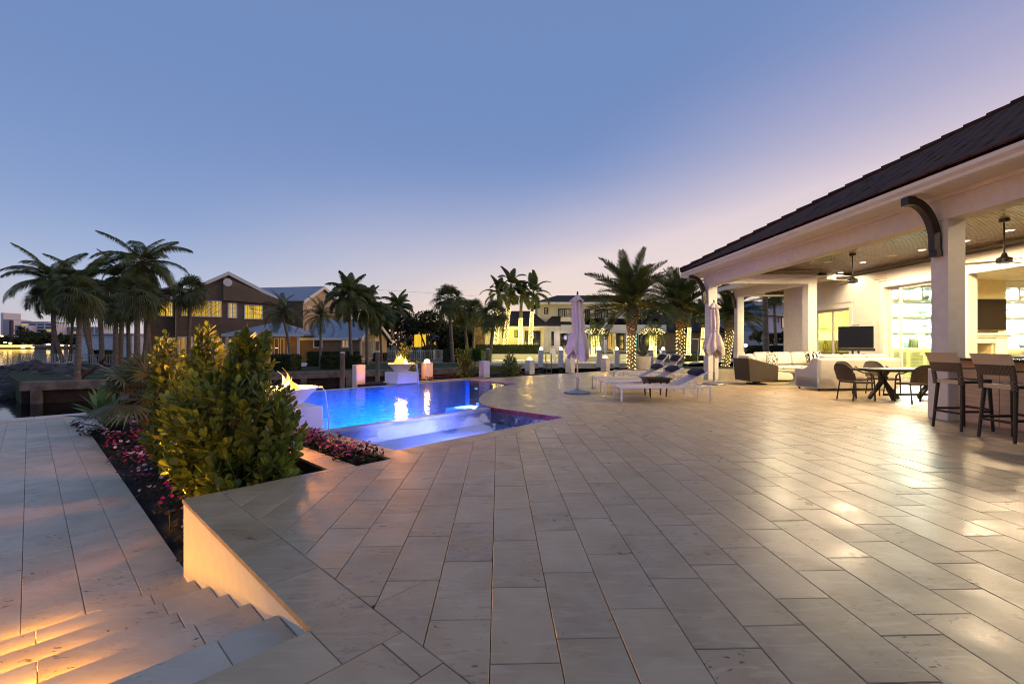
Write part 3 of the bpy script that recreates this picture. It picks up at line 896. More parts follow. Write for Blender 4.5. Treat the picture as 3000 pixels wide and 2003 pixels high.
def shelves(x0, x1, name, cols, louver):
    y0, y1 = YR - .55, YR - .003
    s = thing(name, 'built-in white shelves with lit niches ' + ('left' if x0 < 17 else 'right') + ' of the fireplace', 'bookcase', ((x0 + x1) / 2, y0, 0)); cx = (x0 + x1) / 2
    m = MB(); m.box(x0 - cx, x0 - cx + .08, 0, .55, 0, 3.45); m.box(x1 - cx - .08, x1 - cx, 0, .55, 0, 3.45); m.box(x0 - cx, x1 - cx, .53, .548, .0, 3.45)
    m.box(x0 - cx, x1 - cx, -.01, .53, 3.45, 3.695); m.build('case', SHW, s, smooth=False)
    zs = (1.16, 1.76, 2.36, 2.96)
    for z in zs:
        MB().box(x0 - cx + .08, x1 - cx - .08, 0, .53, z - .035, z + .035).build('shelf', SHW, s, smooth=False)
    for z0, z1, fr in ((1.195, 1.725, cols[0]), (2.995, 3.45, cols[1])):
        xx = x0 - cx + (x1 - x0) * fr; MB().box(xx - .035, xx + .035, .02, .53, z0, z1).build('divider', SHW, s, smooth=False)
    GR = mk('cabinet_green', '#c9d2a4', .5, var=.05)
    nd = 3
    for k in range(nd):
        a = x0 - cx + .08 + k * (x1 - x0 - .16) / nd; b_ = a + (x1 - x0 - .16) / nd
        d = MB(); d.box(a + .005, a + .075, -.012, .02, .1, 1.12); d.box(b_ - .075, b_ - .005, -.012, .02, .1, 1.12); d.box(a + .075, b_ - .075, -.012, .02, .1, .18); d.box(a + .075, b_ - .075, -.012, .02, 1.04, 1.12)
        d = d.build('cabinet_door', GR, s, smooth=False)
        for j in range(16):
            lv = MB().obox(((a + b_) / 2, .005, .20 + j * .054), (b_ - a - .15, .008, .05), (R(32), 0, 0)); lv.build('slat', GR, d, smooth=False)
    for i, z in enumerate((1.72, 2.32, 2.92, 3.44)):
        for f in (.28, .72):
            xx = (x0 - x1) / 2 + (x1 - x0) * f
            MB().lathe([(.035, -.012), (.04, 0), (0, 0)], 10, (xx, .2, z)).build('puck_light', LEDW, s, smooth=False)
        lamp('AREA', (0, .16, z - .03), 150 if x0 > 17 else 330, '#eefff2', s, x1 - x0 - .3, name='shelf_lamp').data.shape = 'RECTANGLE'
        s.children[-1].data.size_y = .12
    return s


shelves(14.5, 16.55, 'built_in_shelves', (.62, .62), True)
shelves(18.78, 21.2, 'built_in_shelves', (.28, .30), True)
for x, y in ((15.5, 13.5), (18.5, 13.5), (21, 13.5), (15.5, 10), (18.5, 10), (21, 10)):
    lamp('SPOT', (x, y, 3.66), 1150, '#ffe0a2', None, .15, (0, 0, 0), 170, .5, name='room_lamp')
# bedroom behind the far sliding door
r = MB(); r.box(XW + .26, 19, 21.0, 21.2, 0, 3.5); r.box(18.2, 18.4, YR + .3, 21.5, 0, 3.5)
r.build('bedroom_wall', mk('bedroom_wall', '#c9cf8e', .85, var=.05), house, smooth=False)
MB().box(XW + .26, 19, YR + .25, 21.1, 3.1, 3.2).build('bedroom_ceiling', MATS['room_ceiling'], house, smooth=False)
lamp('POINT', (15.6, 19.6, 2.7), 380, '#ffe29a', None, .2, name='bedroom_lamp')


# ceiling cans, speakers and fans
CAN = emitmat('can_lens', '#fff0cc', 8, False)
spots = [(9.1, 5.2), (12.2, 10.5), (9.1, 8.6), (12.28, 11.6), (9.1, 11.9), (12.2, 12.75), (9.2, 14.6), (12.1, 14.75), (13.0, 16.9)]
for i, (x, y) in enumerate(spots):
    t = thing('recessed_light', 'small recessed ceiling light, %s' % ('first above the bar by the column', 'over the kitchen opening, nearest', 'above the dark dining set', 'between fan and back wall by the bar', 'above the white sofa back', 'beside the glazed shelf door', 'above the wicker armchair corner', 'beside the dark speaker grille', 'nearest the bedroom door')[i], 'ceiling light', (x, y, ZC - .004), 0, 'recessed lights in the wooden ceiling')
    MB().lathe([(.075, -.006), (.105, -.006), (.11, .004), (.07, .004)], 18).build('trim_ring', WHITE, t)
    MB().lathe([(0, -.009), (.074, -.009)], 18).build('lens', CAN, t, smooth=False)
    lamp('SPOT', (0, 0, -.03), (190, 360, 420, 380, 500, 420, 520, 420, 110)[i], '#ffe2b4', t, .05, (0, 0, 0), 172, .35, name='can_lamp')
for i, (x, y) in enumerate(((12.06, 13.6), (10.88, 14.7))):
    t = tag(MB().lathe([(0, -.012), (.12, -.012), (.135, .002)], 20).build('ceiling_speaker', mk('speaker_grille', '#d8cdb6' if i == 0 else '#3a2c20', .7)), ('pale' if i == 0 else 'dark') + ' round speaker grille set into the wooden ceiling', 'speaker'); t.location = (x, y, ZC - .004)
FB_ = mk('fan_blade', '#6d6255', .4, var=.2)


def fan(label, loc, rz, rod):
    t = thing('ceiling_fan', label, 'ceiling fan', loc, rz, 'ceiling fans of the lanai')
    MB().lathe([(.0, -.07), (.06, -.07), (.085, -.055), (.09, 0)], 20).build('canopy', BRONZE, t)
    MB().tube([(0, 0, -.05), (0, 0, -rod)], .016, 10).build('rod', BRONZE, t)
    MB().lathe([(0, -rod - .19), (.06, -rod - .19), (.13, -rod - .165), (.135, -rod - .075), (.10, -rod - .05), (.06, -rod - .03), (.035, -rod + .05), (0, -rod + .05)], 24).build('motor', BRONZE, t)
    for k in range(3):
        a = R(120 * k); m = MB(); m.M = Matrix.Rotation(a, 4, 'Z') @ Matrix.Translation((0, 0, -rod - .13)) @ Matrix.Rotation(R(11), 4, 'X')
        m.prism([(.10, -.035), (.22, -.07), (.78, -.055), (.82, 0), (.78, .05), (.22, .06), (.10, .035)], -.006, .006); m.build('blade', FB_, t, smooth=False)
    return t


f1 = fan('three-bladed dark fan above the bar counter, nearest the camera', (11.03, 9.6, ZC), R(20), .78)
MB().obox((0, -.02, -1.0), (.16, .12, .012), (R(25), 0, .2)).build('light_cover', emitmat('fan_lens', '#fff7e0', 3, False), f1, smooth=False)
fan('three-bladed dark fan hanging over the white sofas', (10.67, 13.4, ZC), R(75), .70)
fan('dark fan half hidden behind the far square column', (14.3, 21.2, ZC), R(170), .68)
for x, y in ((14.0, 19.5), (14.6, 22.2)): lamp('SPOT', (x, y, 4.0), 600, '#ffe0a0', None, .06, (0, 0, 0), 150, .7, name='wing_lamp')
lamp('AREA', (14.2, 22.6, 3.9), 120, '#fff0cf', None, .8, (0, 0, 0), name='wing_glow')
# ---------------------------------------------------------------- furniture on the terrace and in the lanai
FRAME = mk('cream_frame', '#e9dfd2', .45, var=.04)
SLING = mk('sling_mesh', '#cdb9a8', .75, var=.05, scale=3, bump=.25, bscale=260)
NAVY = mk('navy_cushion', '#171b2e', .85, var=.2, scale=20, bump=.2, bscale=140)
CLOTH = mk('umbrella_cloth', '#e2cfbd', .9, var=.06, scale=5, bump=.15, bscale=60)
ALU = mk('brushed_pole', '#c9b489', .3, metal=.8, var=.05)
DISC = mk('base_metal', '#9a9a98', .3, metal=.75, var=.1)
WICK = mk('dark_wicker', '#5a4b3a', .7, col2='#231b14', scale=24, stretch=(1, 1, 3), bump=.6, bscale=130)
LINEN = mk('white_linen', '#e9dfcc', .9, var=.05, scale=3, bump=.35, bscale=9)
BRWN = mk('brown_metal', '#2a211a', .5, var=.2, scale=30)


def lounger(label, loc, up=27, group='sun loungers in the row by the umbrella'):
    t = thing('sun_lounger', label, 'sun lounger', loc, 0, group)
    L, Wd, H = 2.14, .68, .35; m = MB()
    for y in (0.02, Wd - .02): m.box(0, L, y - .02, y + .02, H - .05, H, .004)
    m.box(.0, .04, .04, Wd - .04, H - .05, H); m.box(L - .04, L, .04, Wd - .04, H - .05, H)
    m.build('frame', FRAME, t)
    for x in (.02, L - .03):
        for y in (.021, Wd - .021):
            MB().box(x - .021, x + .021, y - .021, y + .021, 0, H - .051, .004).build('leg', FRAME, t)
    MB().grid(10, 4, lambda a, b: (.04 + a * 1.36, .04 + b * (Wd - .08), H - .004 - .012 * math.sin(a * math.pi) * math.sin(b * math.pi))).build('seat_sling', SLING, t)
    a = R(up); hx = 1.40; bl = .78; ca_, sa = math.cos(a), math.sin(a)
    bk = MB()
    for y in (.05, Wd - .05): bk.bar((hx, y, H - .01), (hx + bl * ca_, y, H - .01 + bl * sa), .028, .035)
    bk.bar((hx + bl * ca_, .05, H - .01 + bl * sa), (hx + bl * ca_, Wd - .05, H - .01 + bl * sa), .028)
    bo = bk.build('back_frame', FRAME, t)
    MB().grid(4, 8, lambda u, v: (hx + bl * v * ca_ - .02 * math.sin(v * 3.14) * -sa, .062 + u * (Wd - .124), H + bl * v * sa - .015 * math.sin(v * 3.14))).build('back_sling', SLING, bo)
    pl = MB(); pl.M = Matrix.Translation((hx + bl * .76 * ca_ - .055 * sa, Wd / 2, H + bl * .76 * sa + .055 * ca_)) @ Matrix.Rotation(-a, 4, 'Y')
    pl.box(-.115, .115, -.26, .26, -.05, .055, .045); p = pl.build('head_cushion', NAVY, t, ang=80)
    MB().obox((hx + bl * .84 * ca_, Wd / 2, H + bl * .84 * sa + .012), (.03, Wd - .06, .01), (0, -a, 0)).build('strap', NAVY, p)
    pr = MB()
    for y in (.1, Wd - .1):
        pr.tube([(hx + .42 * ca_, y, H + .42 * sa - .03), (hx + .58, y, H - .10), (hx + .5, y, H - .20), (hx + .25, y, H - .12), (hx + .1, y, H - .03)], .009, 6)
    pr.bar((hx + .5, .1, H - .19), (hx + .5, Wd - .1, H - .19), .016)
    pr.build('prop', FRAME, t)
    for x in (1.72,): MB().tube([(x, .06, H - .05), (x, .06, .1), (x + .03, .06, .08), (x + .05, .06, .11)], .008, 6).build('hook', FRAME, t)
    return t


lounger('nearest cream sun lounger with navy head cushion, in front of the dark tray table', (2.84, 10.47, 0))
lounger('cream sun lounger behind the dark tray table, its back half raised', (2.82, 11.92, 0))
lounger('third cream sun lounger, just in front of the two with steep backs', (2.88, 13.30, 0), 26)
lounger('cream sun lounger with steep back nearer the striped pillar side', (4.35, 15.15, 0), 52, 'sun loungers with steep backs')
lounger('farthest cream sun lounger with steep back, beside the big pot', (4.35, 16.45, 0), 52, 'sun loungers with steep backs')
# tray table between the loungers
t = thing('tray_table', 'dark wooden tray table with turned-out rim between the loungers', 'side table', (4.02, 11.53, 0))
DT = mk('dark_table', '#2c2019', .4, var=.2, scale=12, stretch=(1, 8, 1))
m = MB()
m.add([(x, y, z) for z, s in ((.36, .26), (.44, .28), (.475, .33), (.47, .335), (.43, .27)) for x, y in ((-s, -s), (s, -s), (s, s), (-s, s))],
      [(i * 4 + j, i * 4 + (j + 1) % 4, i * 4 + 4 + (j + 1) % 4, i * 4 + 4 + j) for i in range(4) for j in range(4)] + [(3, 2, 1, 0), (16, 17, 18, 19)])
m.build('tray', DT, t, smooth=False)
for x in (-1, 1):
    for y in (-1, 1): MB().tube([(x * .22, y * .22, .36), (x * .20, y * .20, 0)], [.026, .017], 8).build('leg', DT, t)


def umbrella(label, loc, rz, hbot, htop, cr, seed, gap=0):
    t = thing('closed_umbrella', label, 'umbrella', loc, rz, 'closed umbrellas')
    MB().lathe([(0, .0), (.36, 0), (.375, .02), (.36, .045), (.2, .085), (.07, .1), (.06, .12), (0, .12)], 36).build('base', DISC, t)
    MB().tube([(0, 0, .1), (0, 0, .42)], .032, 12).build('stem', DISC, t)
    MB().obox((.03, -.03, .36), (.05, .015, .015)).build('knob', DISC, t)
    MB().tube([(0, 0, .1), (0, 0, htop + .02)], .022, 12).build('pole', ALU, t)
    q = random.Random(seed); k1 = [q.uniform(-1, 1) for _ in range(8)]; H = htop - hbot
    def rad(a, f):
        fold = .5 + .5 * math.cos(8 * a + k1[0] * 1.5 + .8 * math.sin(3 * f * 3.1 + k1[1]))
        waist = .66 + .12 * k1[2]
        prof = .13 + .045 * math.sin(min(1, f / .42) * math.pi) if f < .42 else .115 + .13 * math.sin(min(1, (f - .42) / .5) * 1.75)
        prof = {0: 0}.get(f, prof)
        w_ = .15 + .05 * f if f < .50 else .17 + .17 * min(1, (f - .5) * 2.6)
        if abs(f - .56) < .06: w_ *= .82
        if f > .93: w_ *= .95
        return w_ * (.62 + .40 * fold) * (1 + .13 * k1[3] * math.sin(a + 4 * f) + .07 * math.sin(5 * a + 9 * f + k1[4]))
    def fn(u, v):
        a = u * 2 * math.pi; r_ = rad(a, v)
        zz = htop - .10 - v * (H - .10)
        if v > .8: zz += (v - .8) * 5 * .13 * math.sin(4 * a + k1[5]) + .06 * (v - .8) * 5 * math.sin(a + k1[6])
        r_ *= min(1, .35 + v * 6)
        return (r_ * math.cos(a), r_ * math.sin(a), zz)
    MB().grid(64, 30, fn).build('canopy', CLOTH, t, ang=180)
    def fn2(u, v):
        a = u * 2 * math.pi; fold = abs(math.cos(2 * a + .6)) ** .7
        r_ = v * (.13 + .09 * fold) * (1 + .1 * math.sin(3 * a)); return (r_ * math.cos(a), r_ * math.sin(a), htop - v * (.20 + .05 * (1 - fold)) + .015 * math.sin(6 * a) * v)
    MB().grid(48, 6, fn2).build('vent_cap', CLOTH, t, ang=180)
    MB().lathe([(.155, -.015), (.17, 0), (.155, .015)], 24, (0, 0, hbot + H * .44)).build('tie', CLOTH, t)
    MB().lathe([(0, -.02), (.03, -.01), (.025, .02), (.012, .05), (0, .07)], 12, (0, 0, htop + .01)).build('finial', BRONZE, t)
    return t


umbrella('closed blush umbrella on a round metal base left of the sun loungers', (2.157, 12.34, 0), R(20), 1.0, 2.70, .2, 3)
umbrella('closed cream umbrella standing before the corner pillar of the lanai', (7.13, 14.85, 0), R(70), 1.03, 2.73, .2, 11)

# bar counter with its stools
bar = thing('bar_counter', 'wood-fronted outdoor bar counter with dark stone top beside the pillar', 'bar counter', (7.9, 0, 0))
BARW = mk('bar_panel', '#dcc3a4', .45, col2='#c6a988', scale=2.5, stretch=(1, .6, 8), bump=.1)
MB().box(.03, .75, 2.0, 7.60, .0, 1.055).build('cabinet', BARW, bar, smooth=False)
for k in range(8): MB().box(.0, .028, 2.05 + k * .70, 2.05 + k * .70 + .692, .02, 1.05, .004).build('front_panel', BARW, bar)
MB().box(-.30, 1.05, 1.95, 7.62, 1.06, 1.105, .006).build('counter_top', mk('dark_granite', '#3a322b', .12, col2='#241d19', scale=40), bar)
SEAT_T = mk('stool_tan', '#e3cda6', .8, var=.12, scale=40, stretch=(1, 1, 4), bump=.5, bscale=160)
m = mk('stool_weave', '#2a211c', .6, var=.1)                # woven strap: dark squares with pale dots
nt = m.node_tree; ck = nt.nodes.new('ShaderNodeTexChecker'); ck.inputs['Scale'].default_value = 46
ck.inputs[1].default_value = C('#211915'); ck.inputs[2].default_value = C('#7a6856')
v1 = nt.nodes.new('ShaderNodeTexVoronoi'); v1.inputs['Scale'].default_value = 46
tcn = nt.nodes.new('ShaderNodeTexCoord'); nt.links.new(tcn.outputs['Object'], ck.inputs[0])
nt.links.new(ck.outputs[0], nt.nodes['Principled BSDF'].inputs['Base Color'])
WEAVE = m
STLEG = mk('stool_leg', '#1e1714', .45, var=.15)


def stool(label, loc, rz, group='woven bar stools'):
    t = thing('bar_stool', label, 'bar stool', loc, rz, group)      # faces +x
    # legs
    for sx_, sy, top, bot in ((-1, -1, (-.20, -.20), (-.25, -.235)), (-1, 1, (-.20, .20), (-.25, .235)), (1, -1, (.20, -.20), (.24, -.225)), (1, 1, (.20, .20), (.24, .225))):
        zt = .79 if sx_ > 0 else .74
        MB().tube([(bot[0], bot[1], 0), (top[0], top[1], zt)], [.019, .027], 8).build('leg', STLEG, t)
    for a, b_, z in (((-.235, -.222), (-.235, .222), .27), ((.227, -.215), (.227, .215), .33), ((-.235, -.222), (.227, -.215), .30), ((-.235, .222), (.227, .215), .30)):
        MB().bar((a[0], a[1], z), (b_[0], b_[1], z), .022, .034).build('stretcher', STLEG, t)
    MB().grid(8, 8, lambda u, v: (-.22 + .46 * u, -.215 + .43 * v, .765 + .018 * u - .022 * math.sin(u * 3.14) * math.sin(v * 3.14) - .0)).build('seat', mk('stool_seat', '#2b221c', .7, bump=.4, bscale=150), t)
    sf = MB(); sf.box(-.235, -.205, -.21, .21, .715, .775); sf.build('seat_rail', SEAT_T, t, smooth=False)
    sf = MB(); sf.box(.215, .24, -.21, .21, .74, .785); sf.box(-.2, .215, -.225, -.205, .73, .77); sf.box(-.2, .215, .205, .225, .73, .77); sf.build('seat_frame', STLEG, t, smooth=False)
    # back: two woven uprights, woven band, tan top panel, all leaning back and curved
    def bp(y, z):
        f = (z - .74) / .46; return (-.215 - .02 * f - .10 * f * f - .03 * (1 - (y / .24) ** 2) * f, y * (1 + .10 * f), z)
    def slab(y0, y1, z0, z1, th, nx=10, nz=4):
        mm = MB(); A = [[bp(y0 + (y1 - y0) * i / nx, z0 + (z1 - z0) * j / nz) for i in range(nx + 1)] for j in range(nz + 1)]
        vs = [p for row in A for p in row] + [(p[0] - th, p[1], p[2]) for row in A for p in row]; N = (nx + 1) * (nz + 1); fs = []
        for j in range(nz):
            for i in range(nx):
                a = j * (nx + 1) + i; fs += [(a, a + nx + 1, a + nx + 2, a + 1), (N + a, N + a + 1, N + a + nx + 2, N + a + nx + 1)]
        for i in range(nx): fs += [(i, i + 1, N + i + 1, N + i), (nz * (nx + 1) + i, N + nz * (nx + 1) + i, N + nz * (nx + 1) + i + 1, nz * (nx + 1) + i + 1)]
        for j in range(nz):
            a = j * (nx + 1); b_ = a + nx; fs += [(a, N + a, N + a + nx + 1, a + nx + 1), (b_, b_ + nx + 1, N + b_ + nx + 1, N + b_)]
        return mm.add(vs, fs)
    for y in (-.235, .185): slab(y, y + .05, .70, .90, .04, 2, 4).build('back_post', WEAVE, t)
    slab(-.235, .235, .90, 1.045, .03).build('woven_band', WEAVE, t)
    slab(-.238, .238, 1.047, 1.20, .032).build('back_panel', SEAT_T, t)
    MB().tube([(-.24, -.25, .965), (.16, -.25, .965)], .012, 6).build('side_rail', STLEG, t)
    return t


s1 = stool('woven bar stool against the pillar end of the bar, leftmost', (7.29, 6.93, 0), R(-2))
again(s1, (7.15, 6.10, 0), R(-1), 'woven bar stool second from the pillar, in the open in front of the bar')
again(s1, (7.12, 5.15, 0), R(1), 'third woven bar stool, cut off at the right edge')
again(s1, (9.35, 7.0, 0), R(178), 'tan-backed bar stool on the inner side of the bar, its back above the counter')
again(s1, (9.4, 7.9, 0), R(182), 'inner bar stool half hidden behind the pillar')
b = tag(MB().box(-.16, .16, -.22, .22, 0, .03, .005).build('menu_folder', mk('paper', '#e8e2d4', .7)), 'pale folder lying on the bar counter behind the second stool', 'folder'); b.location = (8.5, 7.0, 1.107); b.rotation_euler = (0, 0, .4)
b = tag(MB().box(-.12, .12, -.16, .16, 0, .02, .004).build('book', mk('blue_cover', '#2b3a55', .5)), 'dark blue booklet lying on the counter next to the pale folder', 'booklet'); b.location = (8.7, 7.25, 1.107)

# dining set
t = thing('dining_table', 'long dark trestle dining table surrounded by woven chairs', 'dining table', (9.95, 10.75, 0))
m = MB()
for k in range(6): m.box(-1.15, 1.15, -.5 + k * .1675, -.5 + k * .1675 + .163, .715, .745, .004)
m.build('table_top', BRWN, t)
MB().box(-1.08, 1.08, -.45, .45, .68, .712).build('apron', BRWN, t, smooth=False)
for x in (-.62, .62):
    m = MB(); m.bar((x - .05, -.34, .02), (x, .12, .68), .07, .06); m.bar((x - .05, .34, .02), (x, -.12, .68), .07, .06); m.build('trestle', BRWN, t, smooth=False)
    m = MB(); m.bar((x - .36, 0, .02), (x + .08, 0, .55), .06, .06); m.bar((x + .36, 0, .02), (x - .08, 0, .55), .06, .06); m.build('trestle', BRWN, t, smooth=False)
MB().bar((-.62, 0, .11), (.62, 0, .11), .05).build('stretcher', BRWN, t)


def dchair(label, loc, rz):
    t = thing('dining_chair', label, 'chair', loc, rz, 'woven dining chairs')          # faces +x
    for x, y in ((-.20, -.23), (-.20, .23)): MB().tube([(x - .07, y, 0), (x, y * .98, .42)], .015, 8).build('leg', BRWN, t)
    for y in (-.26, .26): MB().tube([(.27, y, 0), (.25, y, .45), (.22, y, .60), (.12, y * 1.03, .655), (-.06, y * 1.05, .67), (-.22, y * .98, .74)], .017, 8).build('leg', BRWN, t)
    MB().obox((.02, 0, .43), (.48, .50, .05), (0, R(2), 0), .02).build('seat', WICK, t)
    n = 14
    def sec(u, v):
        y = -.25 + .5 * u; top = .86 - .30 * abs((y / .25)) ** 3.2 * .55; z = .47 + (top - .47) * v; f = (z - .45) / .4
        return (-.21 - .13 * f - .05 * (1 - (y / .26) ** 2), y * (1 + .04 * f), z)
    m = MB().grid(n, 6, sec); N = len(m.v); m.add([(p[0] - .022, p[1], p[2]) for p in m.v], [tuple(i for i in reversed(f)) for f in m.f])
    for i in range(n): m.f.append((6 * (n + 1) + i, 6 * (n + 1) + i + 1, N + 6 * (n + 1) + i + 1, N + 6 * (n + 1) + i))
    for j in range(6):
        for e in (0, n): m.f.append((j * (n + 1) + e, (j + 1) * (n + 1) + e, N + (j + 1) * (n + 1) + e, N + j * (n + 1) + e))
    m.build('backrest', WICK, t)
    MB().tube([Vector(sec(u / 14, 1)) + Vector((-.011, 0, .004)) for u in range(15)], .017, 8).build('back_rim', BRWN, t)
    return t


c1 = dchair('dark woven armchair at the left end of the dining table', (8.52, 10.62, 0), R(4))
again(c1, (9.30, 11.62, 0), R(-82), 'dark woven armchair on the sofa side of the table, left one')
again(c1, (10.10, 11.68, 0), R(-95), 'dark woven armchair on the sofa side of the table, nearer the glazed door')
again(c1, (9.45, 10.03, 0), R(78), 'dark woven armchair with its back to us in front of the table')
again(c1, (10.35, 9.98, 0), R(92), 'dark woven armchair half hidden behind the pillar')


# sofas, slip-covered
def sofa(label, loc, rz, L, D=.95, H=.86, skirt=True, cush=3):
    t = thing('white_sofa', label, 'sofa', loc, rz, 'white slip-covered sofas')      # back along +y side, faces -y
    def body(u, v, x0, x1, y0, y1, z0, z1): pass
    m = MB(); m.box(-L / 2, L / 2, -D / 2, D / 2, .06, .43, .04); m.build('base', LINEN, t, ang=60)
    bm_ = MB(); bm_.M = Matrix.Translation((0, D / 2 - .14, 0)) @ Matrix.Rotation(R(-5), 4, 'X'); bm_.box(-L / 2 + .01, L / 2 - .01, -.13, .13, .08, H, .06); bm_.build('backrest', LINEN, t, ang=60)
    for s in (-1, 1):
        poly = [(-D / 2, .06), (D / 2 - .05, .06), (D / 2 - .02, H - .01), (D / 2 - .22, H), (D / 2 - .34, H - .10), (D / 2 - .45, .66), (D / 2 - .62, .60), (-D / 2 + .05, .61), (-D / 2 - .02, .56)]
        MB().extrude(poly, (s * (L / 2) - (.0 if s > 0 else -.0), 0, 0), (0, 1, 0), (0, 0, 1), (-s * .22, 0, 0)).build('arm', LINEN, t, ang=50)
    w_ = (L - .46) / cush
    for k in range(cush):
        x = -L / 2 + .23 + (k + .5) * w_
        MB().box(x - w_ / 2 + .008, x + w_ / 2 - .008, -D / 2 + .01, D / 2 - .28, .435, .57, .05).build('seat_cushion', LINEN, t, ang=60)
        bb = MB(); bb.M = Matrix.Translation((x, D / 2 - .33, .58)) @ Matrix.Rotation(R(-14), 4, 'X'); bb.box(-w_ / 2 + .01, w_ / 2 - .01, -.09, .10, 0, .47, .07); bb.build('back_cushion', LINEN, t, ang=60)
    for x in (-L / 2 + .08, L / 2 - .08):
        for y in (-D / 2 + .08, D / 2 - .08): MB().tube([(x, y, 0), (x, y, .07)], .025, 8).build('foot', BRWN, t)
    return t


sofa('white slip-covered sofa with its back to the dining table', (10.25, 13.12, 0), R(180 + 2), 2.45, .95, .93)
sofa('white slip-covered sofa facing us between the two far pillars', (10.35, 16.15, 0), R(0), 2.5, .95, .97)
# scatter pillows
PAT = mk('pillow_squiggle', '#efe6d6', .9)
nt = PAT.node_tree; vz = nt.nodes.new('ShaderNodeTexVoronoi'); vz.feature = 'DISTANCE_TO_EDGE'; vz.inputs['Scale'].default_value = 13
tcn = nt.nodes.new('ShaderNodeTexCoord'); cr_ = nt.nodes.new('ShaderNodeValToRGB'); cr_.color_ramp.elements[0].position = .085; cr_.color_ramp.elements[0].color = C('#15130f'); cr_.color_ramp.elements[1].position = .1; cr_.color_ramp.elements[1].color = C('#efe6d6')
nt.links.new(tcn.outputs['Object'], vz.inputs[0]); nt.links.new(vz.outputs[0], cr_.inputs[0]); nt.links.new(cr_.outputs[0], nt.nodes['Principled BSDF'].inputs['Base Color'])
STR = mk('pillow_stripe', '#efe6d6', .9)
nt = STR.node_tree; wv = nt.nodes.new('ShaderNodeTexWave'); wv.inputs['Scale'].default_value = 2.6; wv.bands_direction = 'X'
tcn = nt.nodes.new('ShaderNodeTexCoord'); cr_ = nt.nodes.new('ShaderNodeValToRGB'); cr_.color_ramp.interpolation = 'CONSTANT'; cr_.color_ramp.elements[0].color = C('#15130f'); cr_.color_ramp.elements[1].position = .45; cr_.color_ramp.elements[1].color = C('#efe6d6')
nt.links.new(tcn.outputs['Object'], wv.inputs[0]); nt.links.new(wv.outputs[0], cr_.inputs[0]); nt.links.new(cr_.outputs[0], nt.nodes['Principled BSDF'].inputs['Base Color'])


def pillow(label, loc, rot, mat, s=.25):
    def fn(u, v, sg):
        x, y = u * 2 - 1, v * 2 - 1; e = (1 - x ** 4) * (1 - y ** 4); k = 1 - .08 * (1 - abs(x) ** 2) * abs(y) ** 3 - .0
        return (x * s * (1 - .07 * (1 - y * y) * abs(x)), y * s * (1 - .07 * (1 - x * x) * abs(y)), sg * .085 * max(0, e) ** .55)
    m = MB().grid(12, 12, lambda u, v: fn(u, v, 1)).grid(12, 12, lambda u, v: fn(u, 1 - v, -1))
    o = tag(m.build('scatter_pillow', mat, ang=180), label, 'pillow', 'scatter pillows'); o.location = loc; o.rotation_euler = rot
    return o


pillow('black and cream squiggle pillow leaning on the far sofa, left part', (9.75, 15.92, .80), (R(72), R(12), R(8)), PAT, .24)
pillow('squiggle pillow behind the bold-striped one on the far sofa', (11.22, 15.86, .82), (R(76), R(-6), R(-15)), PAT, .27)
pillow('bold black-striped pillow at the right end of the far sofa', (11.12, 15.60, .77), (R(70), R(4), R(-10)), STR, .25)
# wicker swivel chair
t = thing('wicker_armchair', 'dark wicker swivel armchair with cream cushions in the open corner', 'armchair', (8.62, 14.95, 0), R(2))   # faces +x
m = MB()
out = [(-.50, -.46), (.46, -.46), (.46, -.34), (-.30, -.34), (-.30, .34), (.46, .34), (.46, .46), (-.50, .46)]
lo = [(x * .96, y * .97, .13) for x, y in out]; hi = [(x, y, .62 if x > -.3 else .86) for x, y in out]; hi = [(x - (.05 if x <= -.3 else 0), y, z) for x, y, z in hi]
n = len(out); m.add(lo + hi, [tuple(range(n - 1, -1, -1))] + [(i, (i + 1) % n, (i + 1) % n + n, i + n) for i in range(n)] + [(n + 0, n + 1, n + 2, n + 3), (n + 4, n + 5, n + 6, n + 7), (n + 0, n + 3, n + 4, n + 7)])
m.build('shell', WICK, t, smooth=False)
MB().box(-.28, .44, -.335, .335, .14, .36).build('seat_box', WICK, t, smooth=False)
MB().box(-.30, .50, -.33, .33, .362, .52, .06).build('seat_cushion', LINEN, t, ang=60)
bb = MB(); bb.M = Matrix.Translation((-.27, 0, .50)) @ Matrix.Rotation(R(-14), 4, 'Y'); bb.box(-.10, .12, -.32, .32, 0, .50, .09); bb.build('back_cushion', LINEN, t, ang=60)
MB().lathe([(0, 0), (.30, 0), (.31, .03), (.12, .05), (.12, .13), (0, .13)], 28).build('swivel_base', BLACK, t)
pillow('thin-striped black and cream pillow in the wicker armchair', (8.58, 15.12, .70), (R(80), R(10), R(78)), STR, .21)
# glass coffee table
t = thing('coffee_table', 'glass-topped coffee table with white driftwood foot between the sofas', 'coffee table', (9.75, 14.55, 0))
MB().box(-.55, .55, -.5, .5, .43, .445, .004).build('glass_top', glassmat('table_glass', '#d8efe6', .35), t)
MB().lathe([(.30, 0), (.22, .08), (.10, .22), (.16, .34), (.30, .428), (0, .428)], 9, wob=lambda a, z: 1 + .22 * math.sin(3 * a + z * 9)).build('root_foot', mk('driftwood', '#d9cdb8', .8, var=.2, scale=8, bump=.5), t)
# television on its post
t = thing('lift_television', 'black television on a dark post stand behind the white sofa', 'television', (12.05, 15.0, 0), R(-38))
MB().box(-.48, .48, -.03, .03, 1.20, 1.93, .01).build('screen', mk('tv_black', '#08080a', .15, var=.05), t)
MB().box(-.48, .52, -.06, .04, 1.10, 1.195, .01).build('sound_bar', BLACK, t)
MB().box(-.10, .10, .0, .06, 1.95, 1.98).build('mount', BLACK, t)
for x in (-.08, .08): MB().box(x - .03, x + .03, .0, .06, .04, 1.12).build('post', BLACK, t)
MB().box(-.35, .35, -.25, .3, 0, .04, .01).build('foot_plate', BLACK, t)
